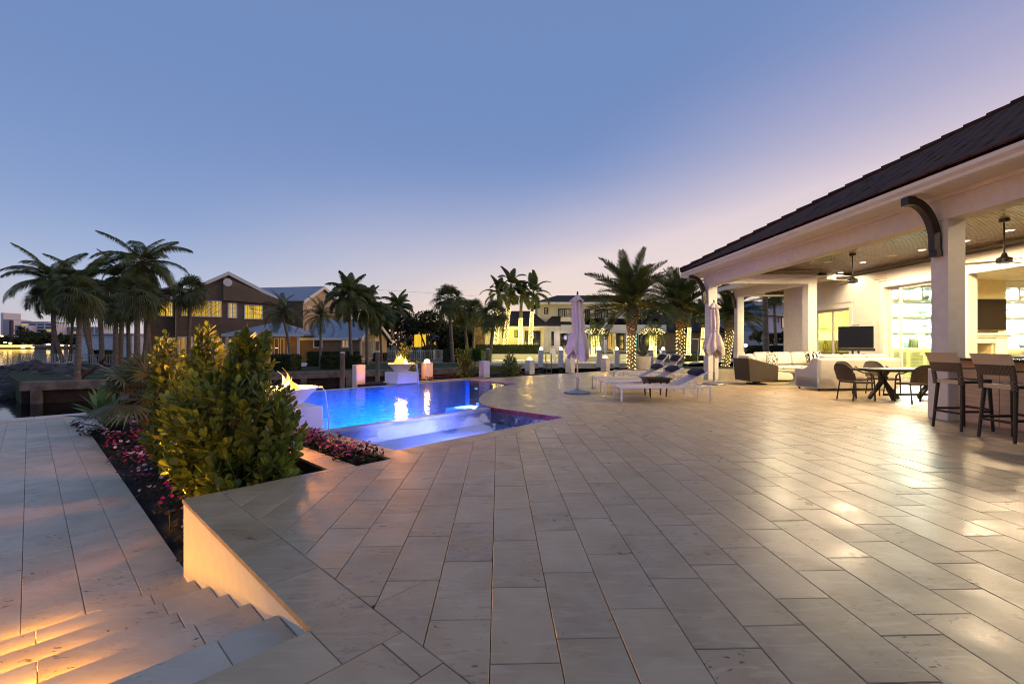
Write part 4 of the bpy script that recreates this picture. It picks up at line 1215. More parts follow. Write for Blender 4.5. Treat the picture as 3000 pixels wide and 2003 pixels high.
# bedroom: chest, lamp, chair
t = thing('dresser', 'dark dresser seen through the bedroom sliding door', 'dresser', (15.7, 20.55, 0), 0)
DK = mk('dresser_wood', '#4a452c', .4, var=.2, stretch=(1, 1, 6))
MB().box(-1.3, 1.0, -.25, .25, .08, .98, .01).build('body', DK, t)
for k in range(3):
    for j in range(2): MB().box(-1.26 + k * .75, -1.26 + k * .75 + .70, -.27, -.252, .14 + j * .41, .50 + j * .41, .006).build('drawer', DK, t)
for i, x in enumerate((15.05, 15.62)):
    t = thing('table_lamp', 'lit table lamp with drum shade on the dresser, ' + ('left' if i == 0 else 'right') + ' of the pair', 'table lamp', (x, 20.5, .985), 0, 'table lamps in the bedroom')
    GB = mk('gold_twig', '#b08a3a', .35, metal=.5)
    for k in range(4): MB().tube([(.06 * math.cos(k * 1.6), .06 * math.sin(k * 1.6), 0), (.10 * math.cos(k * 1.6 + 1), .1 * math.sin(k * 1.6 + 1), .25), (.03 * math.cos(k * 1.6 + 2), .03 * math.sin(k * 1.6 + 2), .55)], .018, 6).build('stem', GB, t)
    MB().lathe([(.30, .52), (.28, .86)], 24).build('shade', emitmat('lampshade', '#ffe68c', 2.6), t)
    lamp('POINT', (0, 0, .70), 50, '#ffdf90', t, .1)
t = tag(MB().box(-.36, .36, -.02, .02, -.30, .30).box(-.32, .32, -.025, -.02, -.26, .26).build('picture_frame', mk('green_print', '#8fae86', .6, var=.3, scale=5), smooth=False), 'pale green framed picture above the lamps in the bedroom', 'picture'); t.location = (15.3, 20.97, 2.35)
# shells, corals and fish on the shelves
SG = mk('sea_green_fan', '#4a5a48', .8, var=.3, scale=20)
YS = YR - .32


def shelf_thing(name, label, cat, x, z, mb, mat, grp='ornaments on the lit shelves'):
    o = tag(mb.build(name, mat), label, cat, grp); o.location = (x, YS, z); return o


def seafan(h, n, sd):
    q = random.Random(sd); m = MB()
    for k in range(n):
        a = R(-75 + 150 * k / (n - 1)); L = h * (.75 + .3 * q.random()) * (1 - .25 * abs(a) / 1.3); p = [Vector((0, 0, .06)), Vector((math.sin(a) * L * .5, q.uniform(-.02, .02), .06 + math.cos(a) * L * .45)), Vector((math.sin(a) * L, q.uniform(-.03, .03), .08 + math.cos(a) * L * .9))]
        m.tube(p, [.012, .016, .004], 5)
        for j in range(3):
            s = p[1].lerp(p[2], j / 3); m.tube([s, s + Vector((q.uniform(-.07, .07), q.uniform(-.02, .02), q.uniform(.02, .09)))], [.012, .003], 4)
    return m.box(-.1, .1, -.05, .05, 0, .035)


def fish(L):
    m = MB(); prof = [(.003, -L / 2), (.022, -.36 * L), (.048, -.12 * L), (.045, .08 * L), (.022, .32 * L), (.010, .42 * L)]
    m.tube([(z, 0, .24 + .02 * math.sin(z * 6)) for r_, z in prof], [r_ * L / .6 for r_, z in prof], 10, flat=1.0)
    m.prism([(-.05 * L, -.004), (.05 * L, -.004), (.05 * L, .004), (-.05 * L, .004)], .25, .25 + .02)
    m.extrude([(-.04, .28), (.06, .28), (.05, .38), (.0, .36)], (0, -.004, 0), (1, 0, 0), (0, 0, 1), (0, .008, 0))
    m.extrude([(.40 * L, .245), (.52 * L, .35), (.47 * L, .25), (.52 * L, .16)], (0, -.004, 0), (1, 0, 0), (0, 0, 1), (0, .008, 0))
    m.bar((-.1 * L, 0, .03), (-.1 * L, 0, .22), .008); m.bar((.12 * L, 0, .03), (.12 * L, 0, .22), .008); m.box(-.26 * L, .2 * L, -.04, .04, 0, .03)
    return m


TAN = mk('shell_tan', '#b79e72', .6, var=.4, scale=25); GRY = mk('grey_fish', '#6a7468', .45, var=.3, scale=14)
shelf_thing('sea_fan', 'green sea fan ornament on the shelf above the model fish', 'ornament', 15.95, 2.395, seafan(.42, 15, 2), SG)
shelf_thing('model_fish', 'grey model shark on stand behind the glass door', 'ornament', 16.0, 1.795, fish(.85), GRY)
m = MB(); m.lathe([(.13 + .05 * math.cos(a), .05 * math.sin(a)) for a in [i * math.pi / 5 for i in range(11)]], 20)
m.v = [(x, z, y + .17) for x, y, z in m.v]; shelf_thing('ring_shell', 'round hollow shell standing on the top shelf', 'ornament', 15.15, 2.995, m, TAN)
shelf_thing('coral_lump', 'dark green coral lump on the top shelf beside the divider', 'ornament', 16.1, 2.995, MB().ball((0, 0, .13), (.15, .1, .13), 2), SG)
for k in range(5):
    h = (.42, .34, .38, .36, .33)[k]; shelf_thing('book', 'upright book on the low shelf: ' + ('tall dark green one at the left', 'brown spine', 'thick green spine', 'pale green thin spine', 'reddish spine at the right')[k], 'book', 15.38 + k * .09, 1.196, MB().box(-.035, .035, -.1, .1, 0, h, .004), mk('book%d' % k, ('#39503a', '#5c4a26', '#4c6b46', '#7a8c58', '#8a4a36')[k], .6), 'books on the low shelf')
shelf_thing('photo_frame', 'small framed photo on the low shelf beside the pillar', 'picture frame', 16.1, 1.196, MB().box(-.14, .14, -.012, .012, 0, .27, .004), mk('photo_grey', '#8c9484', .5, var=.6, scale=14))
shelf_thing('dried_branches', 'bundle of dried branches seen in the narrow door leaf', 'ornament', 14.72, 1.795, seafan(.48, 7, 8), TAN)
shelf_thing('blue_vase', 'small blue glass vase in the narrow door leaf', 'vase', 14.75, 1.196, MB().lathe([(0, 0), (.07, 0), (.11, .07), (.09, .14), (.03, .2), (.05, .26)], 16), mk('blue_glass', '#5f86c4', .2))
shelf_thing('urchin_coral', 'spiky dark coral on the top shelf right of the television', 'ornament', 19.02, 2.995, seafan(.3, 13, 4), mk('dark_coral', '#4a382c', .8))
shelf_thing('shell_lump', 'rough brown shell on the top shelf near the right edge', 'ornament', 19.75, 2.995, MB().ball((0, 0, .14), (.17, .12, .13), 2), TAN)
shelf_thing('model_fish', 'model shark on stand, right of the wall television', 'ornament', 19.2, 2.395, fish(.75), GRY)
shelf_thing('white_coral', 'pale branching coral on a black foot, right of the mantel', 'ornament', 19.2, 1.795, seafan(.34, 8, 6), mk('coral_white', '#efdcc0', .8))
for k in range(2): shelf_thing('grey_vase', ('small' if k == 0 else 'larger') + ' grey knotted vase on the low right shelf', 'vase', 19.55 + k * .34, 1.196, MB().lathe([(0, 0), (.08, 0), (.14, .09), (.12, .2), (.05, .3 + .05 * k)], 14, wob=lambda a, z: 1 + .15 * math.sin(2 * a)), mk('grey_glaze', '#7f8f92', .3))
# ---------------------------------------------------------------- plant builders
PALM = leafmat('palm_leaf', '#69723a', '#4a5228', .5, .32, .25)
FANL = leafmat('fan_palm_leaf', '#6c7244', '#4c532c', .55, .3, .25)
TREEL = leafmat('tree_leaf', '#444a24', '#2a3018', .55, .2, .35)
HEDGE = leafmat('hedge_leaf', '#3a4720', '#243016', .6, .15, .35)
CLUS = leafmat('clusia_leaf', '#7f8b30', '#4f5f22', .36, .3, .3)
PTRUNK = mk('palm_trunk', '#8a7c6a', .9, col2='#5d5144', scale=2, stretch=(1, 1, 9), bump=.5, bscale=8)
BARK = mk('bark', '#5f5040', .9, col2='#3c3127', scale=4, bump=.5)
STEM = mk('green_stem', '#5a5a2a', .7)
FAIRY = emitmat('fairy_lights', '#ffdf80', 6.5, False)
MESHES = {}


def feather(key, e0, bend, L, n, ll, droop, w=.05, sweep=.45, vee=.25, seed=0):
    if key in MESHES: return MESHES[key]
    q = random.Random(seed + hash(key[0]) % 7 if False else seed); m = MB(); P = []; T = []; p = Vector((0, 0, 0)); K = 16
    for i in range(K + 1):
        s = i / K; a = R(e0) - R(bend) * s ** 1.4; t = Vector((0, math.cos(a), math.sin(a))); P.append(p.copy()); T.append(t); p = p + t * (L / K)
    m.tube([P[i] for i in (0, 4, 8, 12, 16)], [.035 * L / 3, .026 * L / 3, .018 * L / 3, .011 * L / 3, .004], 4)
    for i in range(n):
        s = .14 + .86 * (i + .5) / n; f = s * K; k = min(K - 1, int(f)); o = P[k].lerp(P[k + 1], f - k); t = T[k]
        up = Vector((0, -t.z, t.y)); pr = ll * (math.sin(math.pi * (.16 + .80 * s)) ** .7)
        for sd in (-1, 1):
            l = pr * q.uniform(.85, 1.1)
            dr = (Vector((sd, 0, 0)) + t * (sweep + s * .5) + up * (vee * q.uniform(.6, 1.3))).normalized()
            dn = Vector((0, 0, -1)) * droop * l
            a1 = o + dr * l * .5 + dn * .22; a2 = o + dr * l * .92 + dn
            wd = t * (w * .5)
            m.add([o - wd * .6, o + wd * .6, a1 + wd, a1 - wd, a2], [(0, 1, 2, 3), (3, 2, 4)])
    me = m.mesh('frond', False); MESHES[key] = me
    return me


def fanleaf(key, e0, pet, Rr, n, droop, seed=0, spread=215, w=.06):
    if key in MESHES: return MESHES[key]
    q = random.Random(seed); m = MB(); a = R(e0); t = Vector((0, math.cos(a), math.sin(a))); up = Vector((0, -math.sin(a), math.cos(a)))
    base = t * pet - Vector((0, 0, 1)) * .12 * pet
    m.tube([(0, 0, 0), t * pet * .5, base], [.02, .016, .012], 4)
    fwd = (t - Vector((0, 0, .35))).normalized(); side = Vector((1, 0, 0)); nr = side.cross(fwd)
    for i in range(n):
        b = R(-spread / 2 + spread * (i + .5) / n); l = Rr * (.78 + .22 * math.cos(b * .8)) * q.uniform(.9, 1.08)
        d = fwd * math.cos(b) + side * math.sin(b) - nr * .12 * abs(math.sin(b)); x = Vector((0, 0, 0)) + (side * math.cos(b) - fwd * math.sin(b)) * (w * .5)
        z = Vector((0, 0, -1)) * droop * l * q.uniform(.7, 1.3)
        p1 = base + d * l * .45; p2 = base + d * l * .78 + z * .35; p3 = base + d * l * .97 + z
        m.add([base - x * .3, base + x * .3, p1 + x * 1.15, p1 - x * 1.15, p2 + x * .8, p2 - x * .8, p3], [(0, 1, 2, 3), (3, 2, 4, 5), (5, 4, 6)])
    me = m.mesh('frond', False); MESHES[key] = me
    return me


KIND = {'coconut': dict(L=3.2, n=46, ll=.85, droop=.6, bend=85, w=.075, es=(64, 50, 34, 14, -6, -26, -42), nf=27, tr=.17),
        'date': dict(L=2.15, n=54, ll=.50, droop=.06, bend=48, w=.04, es=(86, 73, 60, 46, 30, 12, -6), nf=50, tr=.21, sweep=.75, vee=.55),
        'queen': dict(L=2.4, n=44, ll=.66, droop=.8, bend=105, w=.085, es=(82, 66, 48, 28, 8, -18), nf=26, tr=.13),
        'royal': dict(L=2.5, n=42, ll=.62, droop=.30, bend=95, w=.085, es=(86, 68, 50, 30, 10, -8), nf=14, tr=.16),
        'pygmy': dict(L=1.6, n=30, ll=.34, droop=.35, bend=115, w=.034, es=(80, 62, 44, 25, 5, -20), nf=26, tr=.09),
        'sabal': dict(fan=True, pet=.75, L=.85, n=22, droop=.45, es=(75, 52, 30, 8, -15, -42), nf=34, tr=.15)}


def palm(kind, base, crown, label, group, scale=1.0, lean=None, name=None, leaf=None, lights=None, tr=None, nf=None, trunk_mat=None, seed=1, bulge=False):
    K = KIND[kind]; q = random.Random(seed); base = Vector(base); crown = Vector(crown)
    t = thing(name or {'coconut': 'coconut_palm', 'date': 'date_palm', 'queen': 'queen_palm', 'royal': 'royal_palm', 'pygmy': 'feather_palm', 'sabal': 'fan_palm'}[kind], label, 'palm tree', base, 0, group)
    c = crown - base; r0 = tr or K['tr'] * scale ** .5
    ln = Vector(lean or (0, 0, 0))
    pts = [c * s + ln * (math.sin(math.pi * s)) for s in [i / 9 for i in range(10)]]
    rr = [r0 * (1.35 if i == 0 else 1.06 - .3 * i / 9) for i in range(10)]
    if bulge: rr = [r0 * x for x in (1.15, 1, 1, 1, 1, 1.02, 1.1, 1.3, 1.45, 1.0)]
    m = MB().tube(pts, rr, 10)
    if bulge:                                           # date palm: the cut leaf bases stand out in spirals
        for k in range(230):
            s = .02 + .96 * k / 230; a = k * 2.39996; p = c * s; f = s * 9; i = min(8, int(f)); r_ = rr[i] + (rr[i + 1] - rr[i]) * (f - i)
            dx = Vector((math.cos(a), math.sin(a), 0)); big = 1 if s < .62 else 1.8
            m.bar(p + dx * (r_ - .02), p + dx * (r_ + .025 * big) + Vector((0, 0, .06 * big)), .07 * big, .035 * big)
    m.build('trunk', trunk_mat or PTRUNK, t, ang=60)
    if kind == 'royal':
        MB().tube([c - Vector((0, 0, 1.0 * scale)), c - Vector((0, 0, .4 * scale)), c + Vector((0, 0, .1))], [r0 * .8, r0 * .95, r0 * .4], 10).build('crownshaft', mk('crownshaft', '#6f8a3a', .5), t)
    if kind in ('coconut', 'sabal') and not lights:
        MB().tube([c - Vector((0, 0, .7 * scale)), c - Vector((0, 0, .3 * scale)), c], [r0 * .85, r0 * 1.7, r0 * .9], 9).build('boots', mk('leaf_bases', '#6b5038', .9, var=.4, scale=12, bump=.6), t)
    nf = nf or K['nf']; es = K['es']
    for i in range(nf):
        g = i / (nf - 1); j = min(len(es) - 1, int(g ** .85 * len(es))); e = es[j]
        if K.get('fan'): me = fanleaf((kind, j), e, K['pet'], K['L'], K['n'], K['droop'] * (.6 + .25 * j), j)
        else: me = feather((kind, j), e, K['bend'] * (1 if j else .55), K['L'], K['n'], K['ll'], K['droop'], K['w'], K.get('sweep', .45), K.get('vee', .25), j)
        if not me.materials: me.materials.append(FANL if K.get('fan') else PALM)
        s = scale * q.uniform(.86, 1.08)
        M = Matrix.Translation(c + Vector((0, 0, .05))) @ Matrix.Rotation(i * 2.39996 + q.uniform(-.3, .3), 4, 'Z') @ Matrix.Rotation(R(q.uniform(-9, 9)), 4, 'X') @ Matrix.Rotation(R(q.uniform(-14, 14)), 4, 'Y') @ Matrix.Scale(s, 4)
        link('frond', me, t, mat4=M)
    if lights:                                          # a string of lights wound round the trunk
        z0, z1, turns, rb, en = lights; H = c.z; m = MB(); n = int(turns * 12)
        for k in range(n):
            s = z0 + (z1 - z0) * k / n; p = c * s + ln * math.sin(math.pi * s); f = s * 9; i = min(8, int(f)); r_ = rr[i] + (rr[i + 1] - rr[i]) * (f - i) + .03
            a = 2 * math.pi * k / 12 * (1 if k % 2 else -1) + q.uniform(-.15, .15); o = p + Vector((math.cos(a) * r_, math.sin(a) * r_, q.uniform(-.03, .03)))
            b = rb * q.uniform(.7, 1.3); m.add([o + Vector(v) * b for v in ((1, 0, 0), (-1, 0, 0), (0, 1, 0), (0, -1, 0), (0, 0, 1), (0, 0, -1))], [(0, 2, 4), (2, 1, 4), (1, 3, 4), (3, 0, 4), (2, 0, 5), (1, 2, 5), (3, 1, 5), (0, 3, 5)])
        m.build('light_string', FAIRY, t, smooth=False, kind='stuff')
        for s in (.25, .75):
            p = c * (z0 + (z1 - z0) * s); lamp('POINT', p + Vector((-.35, -.35, 0)), en, '#ffdc5a', t, .25, name='string_lamp')
    return t


def leaf_cloud(m, q, ells, n, sz, fold=0):
    """leaf-sized faces spread through some ellipsoids, denser near the skin and in clumps"""
    tot = sum(e[3] * e[4] * e[5] for e in ells)
    for cx, cy, cz, rx, ry, rz in ells:
        k = int(n * rx * ry * rz / tot); clumps = []
        for _ in range(max(6, k // 26)):
            v = Vector((q.gauss(0, 1), q.gauss(0, 1), q.gauss(0, 1))).normalized() * q.uniform(.45, 1.0); clumps.append((v, q.uniform(.12, .34)))
        for _ in range(k):
            c0, cr = q.choice(clumps); v = c0 + Vector((q.gauss(0, 1), q.gauss(0, 1), q.gauss(0, 1))) * cr * .6
            if v.length > 1.12: continue
            p = Vector((cx + v.x * rx, cy + v.y * ry, cz + v.z * rz)); s = sz * q.uniform(.6, 1.35)
            x = Vector((q.gauss(0, 1), q.gauss(0, 1), q.gauss(0, .6))).normalized(); y = x.cross(Vector((q.gauss(0, 1), q.gauss(0, 1), q.gauss(0, 1)))).normalized()
            m.add([p - x * s, p - y * s * .5, p + x * s, p + y * s * .5], [(0, 1, 2, 3)])
    return m


def tree(base, ells, label, n=2500, sz=.16, mat=None, trunk=.18, limbs=True, seed=1, name='broad_tree', group='dark trees across the canal'):
    q = random.Random(seed); base = Vector(base)
    t = thing(name, label, 'tree', base, 0, group)
    m = MB(); top = max(e[2] for e in ells)
    for k, e in enumerate(ells):
        c = Vector(e[:3]); f = Vector((c.x * .25 + q.uniform(-.1, .1), c.y * .25, c.z * .45))
        m.tube([(q.uniform(-.1, .1), q.uniform(-.1, .1), 0), f, c], [trunk, trunk * .6, trunk * .2], 7)
    m.build('trunk', BARK, t)
    leaf_cloud(MB(), q, ells, n, sz).build('crown', mat or TREEL, t, smooth=False, kind='stuff')
    return t


def hedge(p0, p1, w, h, label, z=LZ, n=3000, sz=.06, mat=None, group='clipped hedges', cat='hedge'):
    """a clipped hedge from p0 to p1"""
    p0, p1 = Vector(p0), Vector(p1); p0.z = p1.z = z; d = p1 - p0; L = d.length
    q = random.Random(int(L * 100)); m = MB(); m.M = Matrix.Translation(p0) @ Matrix.Rotation(math.atan2(d.y, d.x), 4, 'Z')
    m.box(.03, L - .03, -w / 2 + .04, w / 2 - .04, 0, h - .04)
    for _ in range(n):
        f = q.random(); x, y, zz = q.uniform(0, L), q.uniform(-w / 2, w / 2), q.uniform(0, h)
        if f < .4: zz = h + q.uniform(-.06, .05)
        elif f < .8: y = -w / 2 + q.uniform(-.05, .05)
        else: x = q.choice((0, L)) + q.uniform(-.05, .05)
        s = sz * q.uniform(.6, 1.4); a = Vector((q.gauss(0, 1), q.gauss(0, 1), q.gauss(0, 1))).normalized(); b = a.cross(Vector((q.gauss(0, 1), q.gauss(0, 1), 1))).normalized()
        p = Vector((x, y, zz)); m.add([p - a * s, p - b * s * .6, p + a * s, p + b * s * .6], [(0, 1, 2, 3)])
    return tag(m.build('hedge', mat or HEDGE, smooth=False), label, cat, group)


# paddle leaf of the foreground shrubs
def paddle(w, curl):
    m = MB(); pr = [(0, .05), (.22, .45), (.5, .92), (.75, 1.0), (.92, .66), (1.0, .12)]
    vs = []
    for y, k in pr:
        z = -curl * y * y
        vs += [(-w * k, y, z + .18 * w * k), (0, y, z), (w * k, y, z + .18 * w * k)]
    fs = []
    for i in range(len(pr) - 1):
        a = i * 3; fs += [(a, a + 1, a + 4, a + 3), (a + 1, a + 2, a + 5, a + 4)]
    m.add(vs, fs); me = m.mesh('leaf', True, 180); me.materials.append(CLUS)
    return me


PADS = [paddle(.23, .10), paddle(.26, .22), paddle(.20, .0), paddle(.25, -.12)]


def clusia(base, lobes, n_tips, leaf, label, nind, seed, group, leaf_mat=None):
    """shrub of paddle leaves in rosettes; lobes = ellipsoids in world space"""
    q = random.Random(seed); base = Vector(base); t = thing('clusia_shrub', label, 'shrub', base, 0, group)
    tips = []; tot = sum(l[3] * l[5] for l in lobes)
    for cx, cy, cz, rx, ry, rz in lobes:
        k = max(3, int(n_tips * rx * rz / tot))
        for i in range(k):
            v = Vector((q.gauss(0, 1), q.gauss(0, 1), q.gauss(0, 1))).normalized() * q.uniform(.55, 1.0) ** .5
            if v.z < -.75: v.z *= .6
            p = Vector((cx + v.x * rx, cy + v.y * ry, cz + v.z * rz)); tips.append((p, (Vector((v.x, v.y, v.z * .5)) * .7 + Vector((0, 0, .75))).normalized()))
    L = []
    sm = MB()
    for p, ax in tips:
        b = base + (p - base) * .15; b.z = base.z + .05
        if q.random() < .35: sm.tube([b - base, (b + (p - b) * .6 + Vector((0, 0, .05))) - base, p - base], [.014, .009, .005], 5)
        else: sm.tube([p - ax * leaf * 2.2 - base, p - base], [.006, .005], 4)
        nl = q.randint(7, 11); ph = q.uniform(0, 6)
        for k in range(nl):
            o = p - ax * (k * leaf * .22); a = ph + k * 2.2 + q.uniform(-.3, .3); tilt = R(18 + k * 8 + q.uniform(-12, 12))
            # leaf frame: y = leaf axis
            z_ = ax; x_ = z_.orthogonal().normalized(); y_ = z_.cross(x_)
            rad = x_ * math.cos(a) + y_ * math.sin(a); yd = (ax * math.cos(tilt) + rad * math.sin(tilt)).normalized()
            nm = (rad * -math.cos(tilt) + ax * math.sin(tilt)).normalized(); xd = yd.cross(nm).normalized()
            s = leaf * q.uniform(.72, 1.18)
            M = Matrix(((xd.x * s, yd.x * s, nm.x * s, o.x - base.x), (xd.y * s, yd.y * s, nm.y * s, o.y - base.y), (xd.z * s, yd.z * s, nm.z * s, o.z - base.z), (0, 0, 0, 1))) @ Matrix.Rotation(q.uniform(-.5, .5), 4, 'Y')
            vis = (o - cam.location).length + q.uniform(0, .25)
            L.append((vis, M, q.randrange(4)))
    sm.build('stems', STEM, t, kind='stuff')
    L.sort(key=lambda k: k[0]); rest = MB()
    for i, (d, M, k) in enumerate(L):
        if i < nind: link('leaf', PADS[k], t, mat4=M)
        else:
            rest.M = M; rest.add([v.co.copy() for v in PADS[k].vertices], [tuple(p.vertices) for p in PADS[k].polygons])
    if rest.v:
        rest.M = None; rest.build('foliage', leaf_mat or CLUS, t, ang=180, kind='stuff')
    return t


def spiky(name, label, loc, n, L, w, mat, up=(20, 85), seed=1, seg=5, curve=.5, cat='plant', group=None, fold=.35):
    """rosette of sword or strap leaves, each a part"""
    q = random.Random(seed); t = thing(name, label, cat, loc, 0, group)
    for i in range(n):
        g = (i + .5) / n; e = R(up[1] + (up[0] - up[1]) * g + q.uniform(-6, 6)); a = i * 2.39996; l = L * q.uniform(.8, 1.1); m = MB(); p = Vector((0, 0, 0)); vs = []
        for s in range(seg + 1):
            f = s / seg; ee = e - curve * f * f * (1 if e < R(70) else .3); d = Vector((math.cos(a) * math.cos(ee), math.sin(a) * math.cos(ee), math.sin(ee))); sd = Vector((-math.sin(a), math.cos(a), 0))
            k = w * (.55 + .9 * f if f < .45 else 1.0 * (1 - ((f - .45) / .55) ** 1.5)) * .5 + .002
            nr = sd.cross(d); vs += [p - sd * k + nr * k * -fold, p, p + sd * k + nr * k * -fold]; p = p + d * (l / seg)
        fs = []
        for s in range(seg): b = s * 3; fs += [(b, b + 1, b + 4, b + 3), (b + 1, b + 2, b + 5, b + 4)]
        m.add(vs, fs).build('leaf', mat, t, ang=180)
    return t


def flowers(m_leaf, m_pet, q, p, s, npet, nleaf, ph=.9):
    for _ in range(nleaf):
        a = q.uniform(0, 6.28); r_ = s * math.sqrt(q.random()); o = p + Vector((r_ * math.cos(a), r_ * math.sin(a), q.uniform(.0, s * ph) * (1 - (r_ / s) ** 2 * .6)))
        x = Vector((q.gauss(0, 1), q.gauss(0, 1), q.gauss(0, .5))).normalized() * s * q.uniform(.16, .3); y = x.cross(Vector((q.gauss(0, .4), q.gauss(0, .4), 1))).normalized() * x.length * .45
        m_leaf.add([o - x, o - y, o + x, o + y], [(0, 1, 2, 3)])
    for _ in range(npet):
        a = q.uniform(0, 6.28); r_ = s * .9 * math.sqrt(q.random()); o = p + Vector((r_ * math.cos(a), r_ * math.sin(a), s * ph * (1 - (r_ / s) ** 2 * .5) + q.uniform(0, s * .15)))
        nrm = Vector((q.gauss(0, .5), q.gauss(0, .5) - .4, 1)).normalized(); x = nrm.orthogonal().normalized(); y = nrm.cross(x); k = s * q.uniform(.11, .17)
        vs = [o]; fs = []
        for j in range(5):
            b = 1.2566 * j; c1 = o + (x * math.cos(b - .5) + y * math.sin(b - .5)) * k + nrm * k * .2; c2 = o + (x * math.cos(b + .5) + y * math.sin(b + .5)) * k + nrm * k * .2
            vs += [c1, c2]; fs.append((0, 1 + 2 * j, 2 + 2 * j))
        m_pet.add(vs, fs)
# ---------------------------------------------------------------- pool side: bollards, fire bowls, planter, beds
POST = mk('bollard_white', '#e6dccb', .75, var=.06, scale=5, bump=.1)
DOME = emitmat('dome_lamp', '#ffd27a', 9)
BL = [((1051, 15.75), .60, False, 'plain white square bollard standing behind the vanishing edge, leftmost'), ((1251, 17.6), .615, True, 'white bollard with glowing dome lamp right of the far fire bowl'),
      ((1419, 18.9), .615, False, 'plain white square bollard between the two pool-side shrubs'), ((1552, 21.0), .60, True, 'white bollard with glowing dome lamp before the neighbour dock'),
      ((1670, 22.0), .60, False, 'plain white square bollard just left of the blush umbrella'), ((1773, 23.2), .62, True, 'white bollard with glowing dome lamp left of the lit date palm')]
for (px, d), h, lit, lab in BL:
    p = dp(px, HOR, d); p.z = -.3 if px < 1100 else -.05
    t = thing('bollard', lab, 'bollard', p, R(40), 'white bollards along the seawall'); z = h - p.z
    MB().box(-.165, .165, -.165, .165, 0, z, .012).build('post', POST, t)
    if lit:
        MB().lathe([(.105, 0), (.12, .015), (.112, .06), (.085, .105), (.045, .13), (0, .137)], 18, (0, 0, z)).build('dome', DOME, t)
        lamp('POINT', (0, 0, z + .16), 26, '#ffc860', t, .08)
    else: MB().box(-.17, .17, -.17, .17, z, z + .02, .005).build('cap', POST, t)
    if px > 1700 or 1640 < px < 1700: MB().tube([(-.16, -.166, .05), (-.15, -.185, .25), (-.13, -.168, .28)], .012, 6).build('hose_bib', DISC, t)

def firemat(name, core, edge, st, soft):
    m = bpy.data.materials.new(name); m.use_nodes = True; n, l = m.node_tree.nodes, m.node_tree.links
    n.remove(n['Principled BSDF']); e = n.new('ShaderNodeEmission'); lw = n.new('ShaderNodeLayerWeight'); lw.inputs[0].default_value = .5
    r = n.new('ShaderNodeValToRGB'); r.color_ramp.elements[0].color = C(core); r.color_ramp.elements[1].color = C(edge); r.color_ramp.elements[0].position = .25; r.color_ramp.elements[1].position = .85
    l.new(lw.outputs['Facing'], r.inputs[0]); l.new(r.outputs[0], e.inputs[0]); e.inputs[1].default_value = st
    t = n.new('ShaderNodeBsdfTransparent'); ms = n.new('ShaderNodeMixShader'); mp = n.new('ShaderNodeMapRange'); mp.inputs[1].default_value = soft; mp.inputs[2].default_value = 1.0
    l.new(lw.outputs['Facing'], mp.inputs[0]); l.new(mp.outputs[0], ms.inputs[0]); l.new(e.outputs[0], ms.inputs[1]); l.new(t.outputs[0], ms.inputs[2]); l.new(ms.outputs[0], n['Material Output'].inputs[0])
    return noemit(m)


FIRE1 = firemat('flame_core', '#fff2b8', '#ffb03a', 3.6, .55)
FIRE2 = firemat('flame_edge', '#ffc050', '#ff6a10', 2.0, .25)
FALLW = mk('falling_water', '#eef2ff', .15, var=.02, emit='#c9d8ff', estr=.0)
BOWLM = mk('bowl_white', '#ece5da', .6, var=.06, bump=.08)


def tongue(m, q, c, h, r_, lean):
    n = 9; K = 10; vs = []; ph = q.uniform(0, 6)
    for i in range(K + 1):
        f = i / K; rr = r_ * (math.sin(math.pi * min(1, f * 1.08 + .16)) ** .9) * (1 - f) ** .45 + .002; o = Vector(c) + Vector((lean[0] * f * f + .035 * math.sin(f * 7 + ph) * f, lean[1] * f * f + .03 * math.cos(f * 6 + ph) * f, h * f))
        for j in range(n):
            a = 2 * math.pi * j / n; k = rr * (1 + .22 * math.sin(2 * a + ph + 4 * f)); vs.append((o.x + k * math.cos(a), o.y + k * math.sin(a), o.z))
    m.add(vs, [(i * n + j, i * n + (j + 1) % n, (i + 1) * n + (j + 1) % n, (i + 1) * n + j) for i in range(K) for j in range(n)])


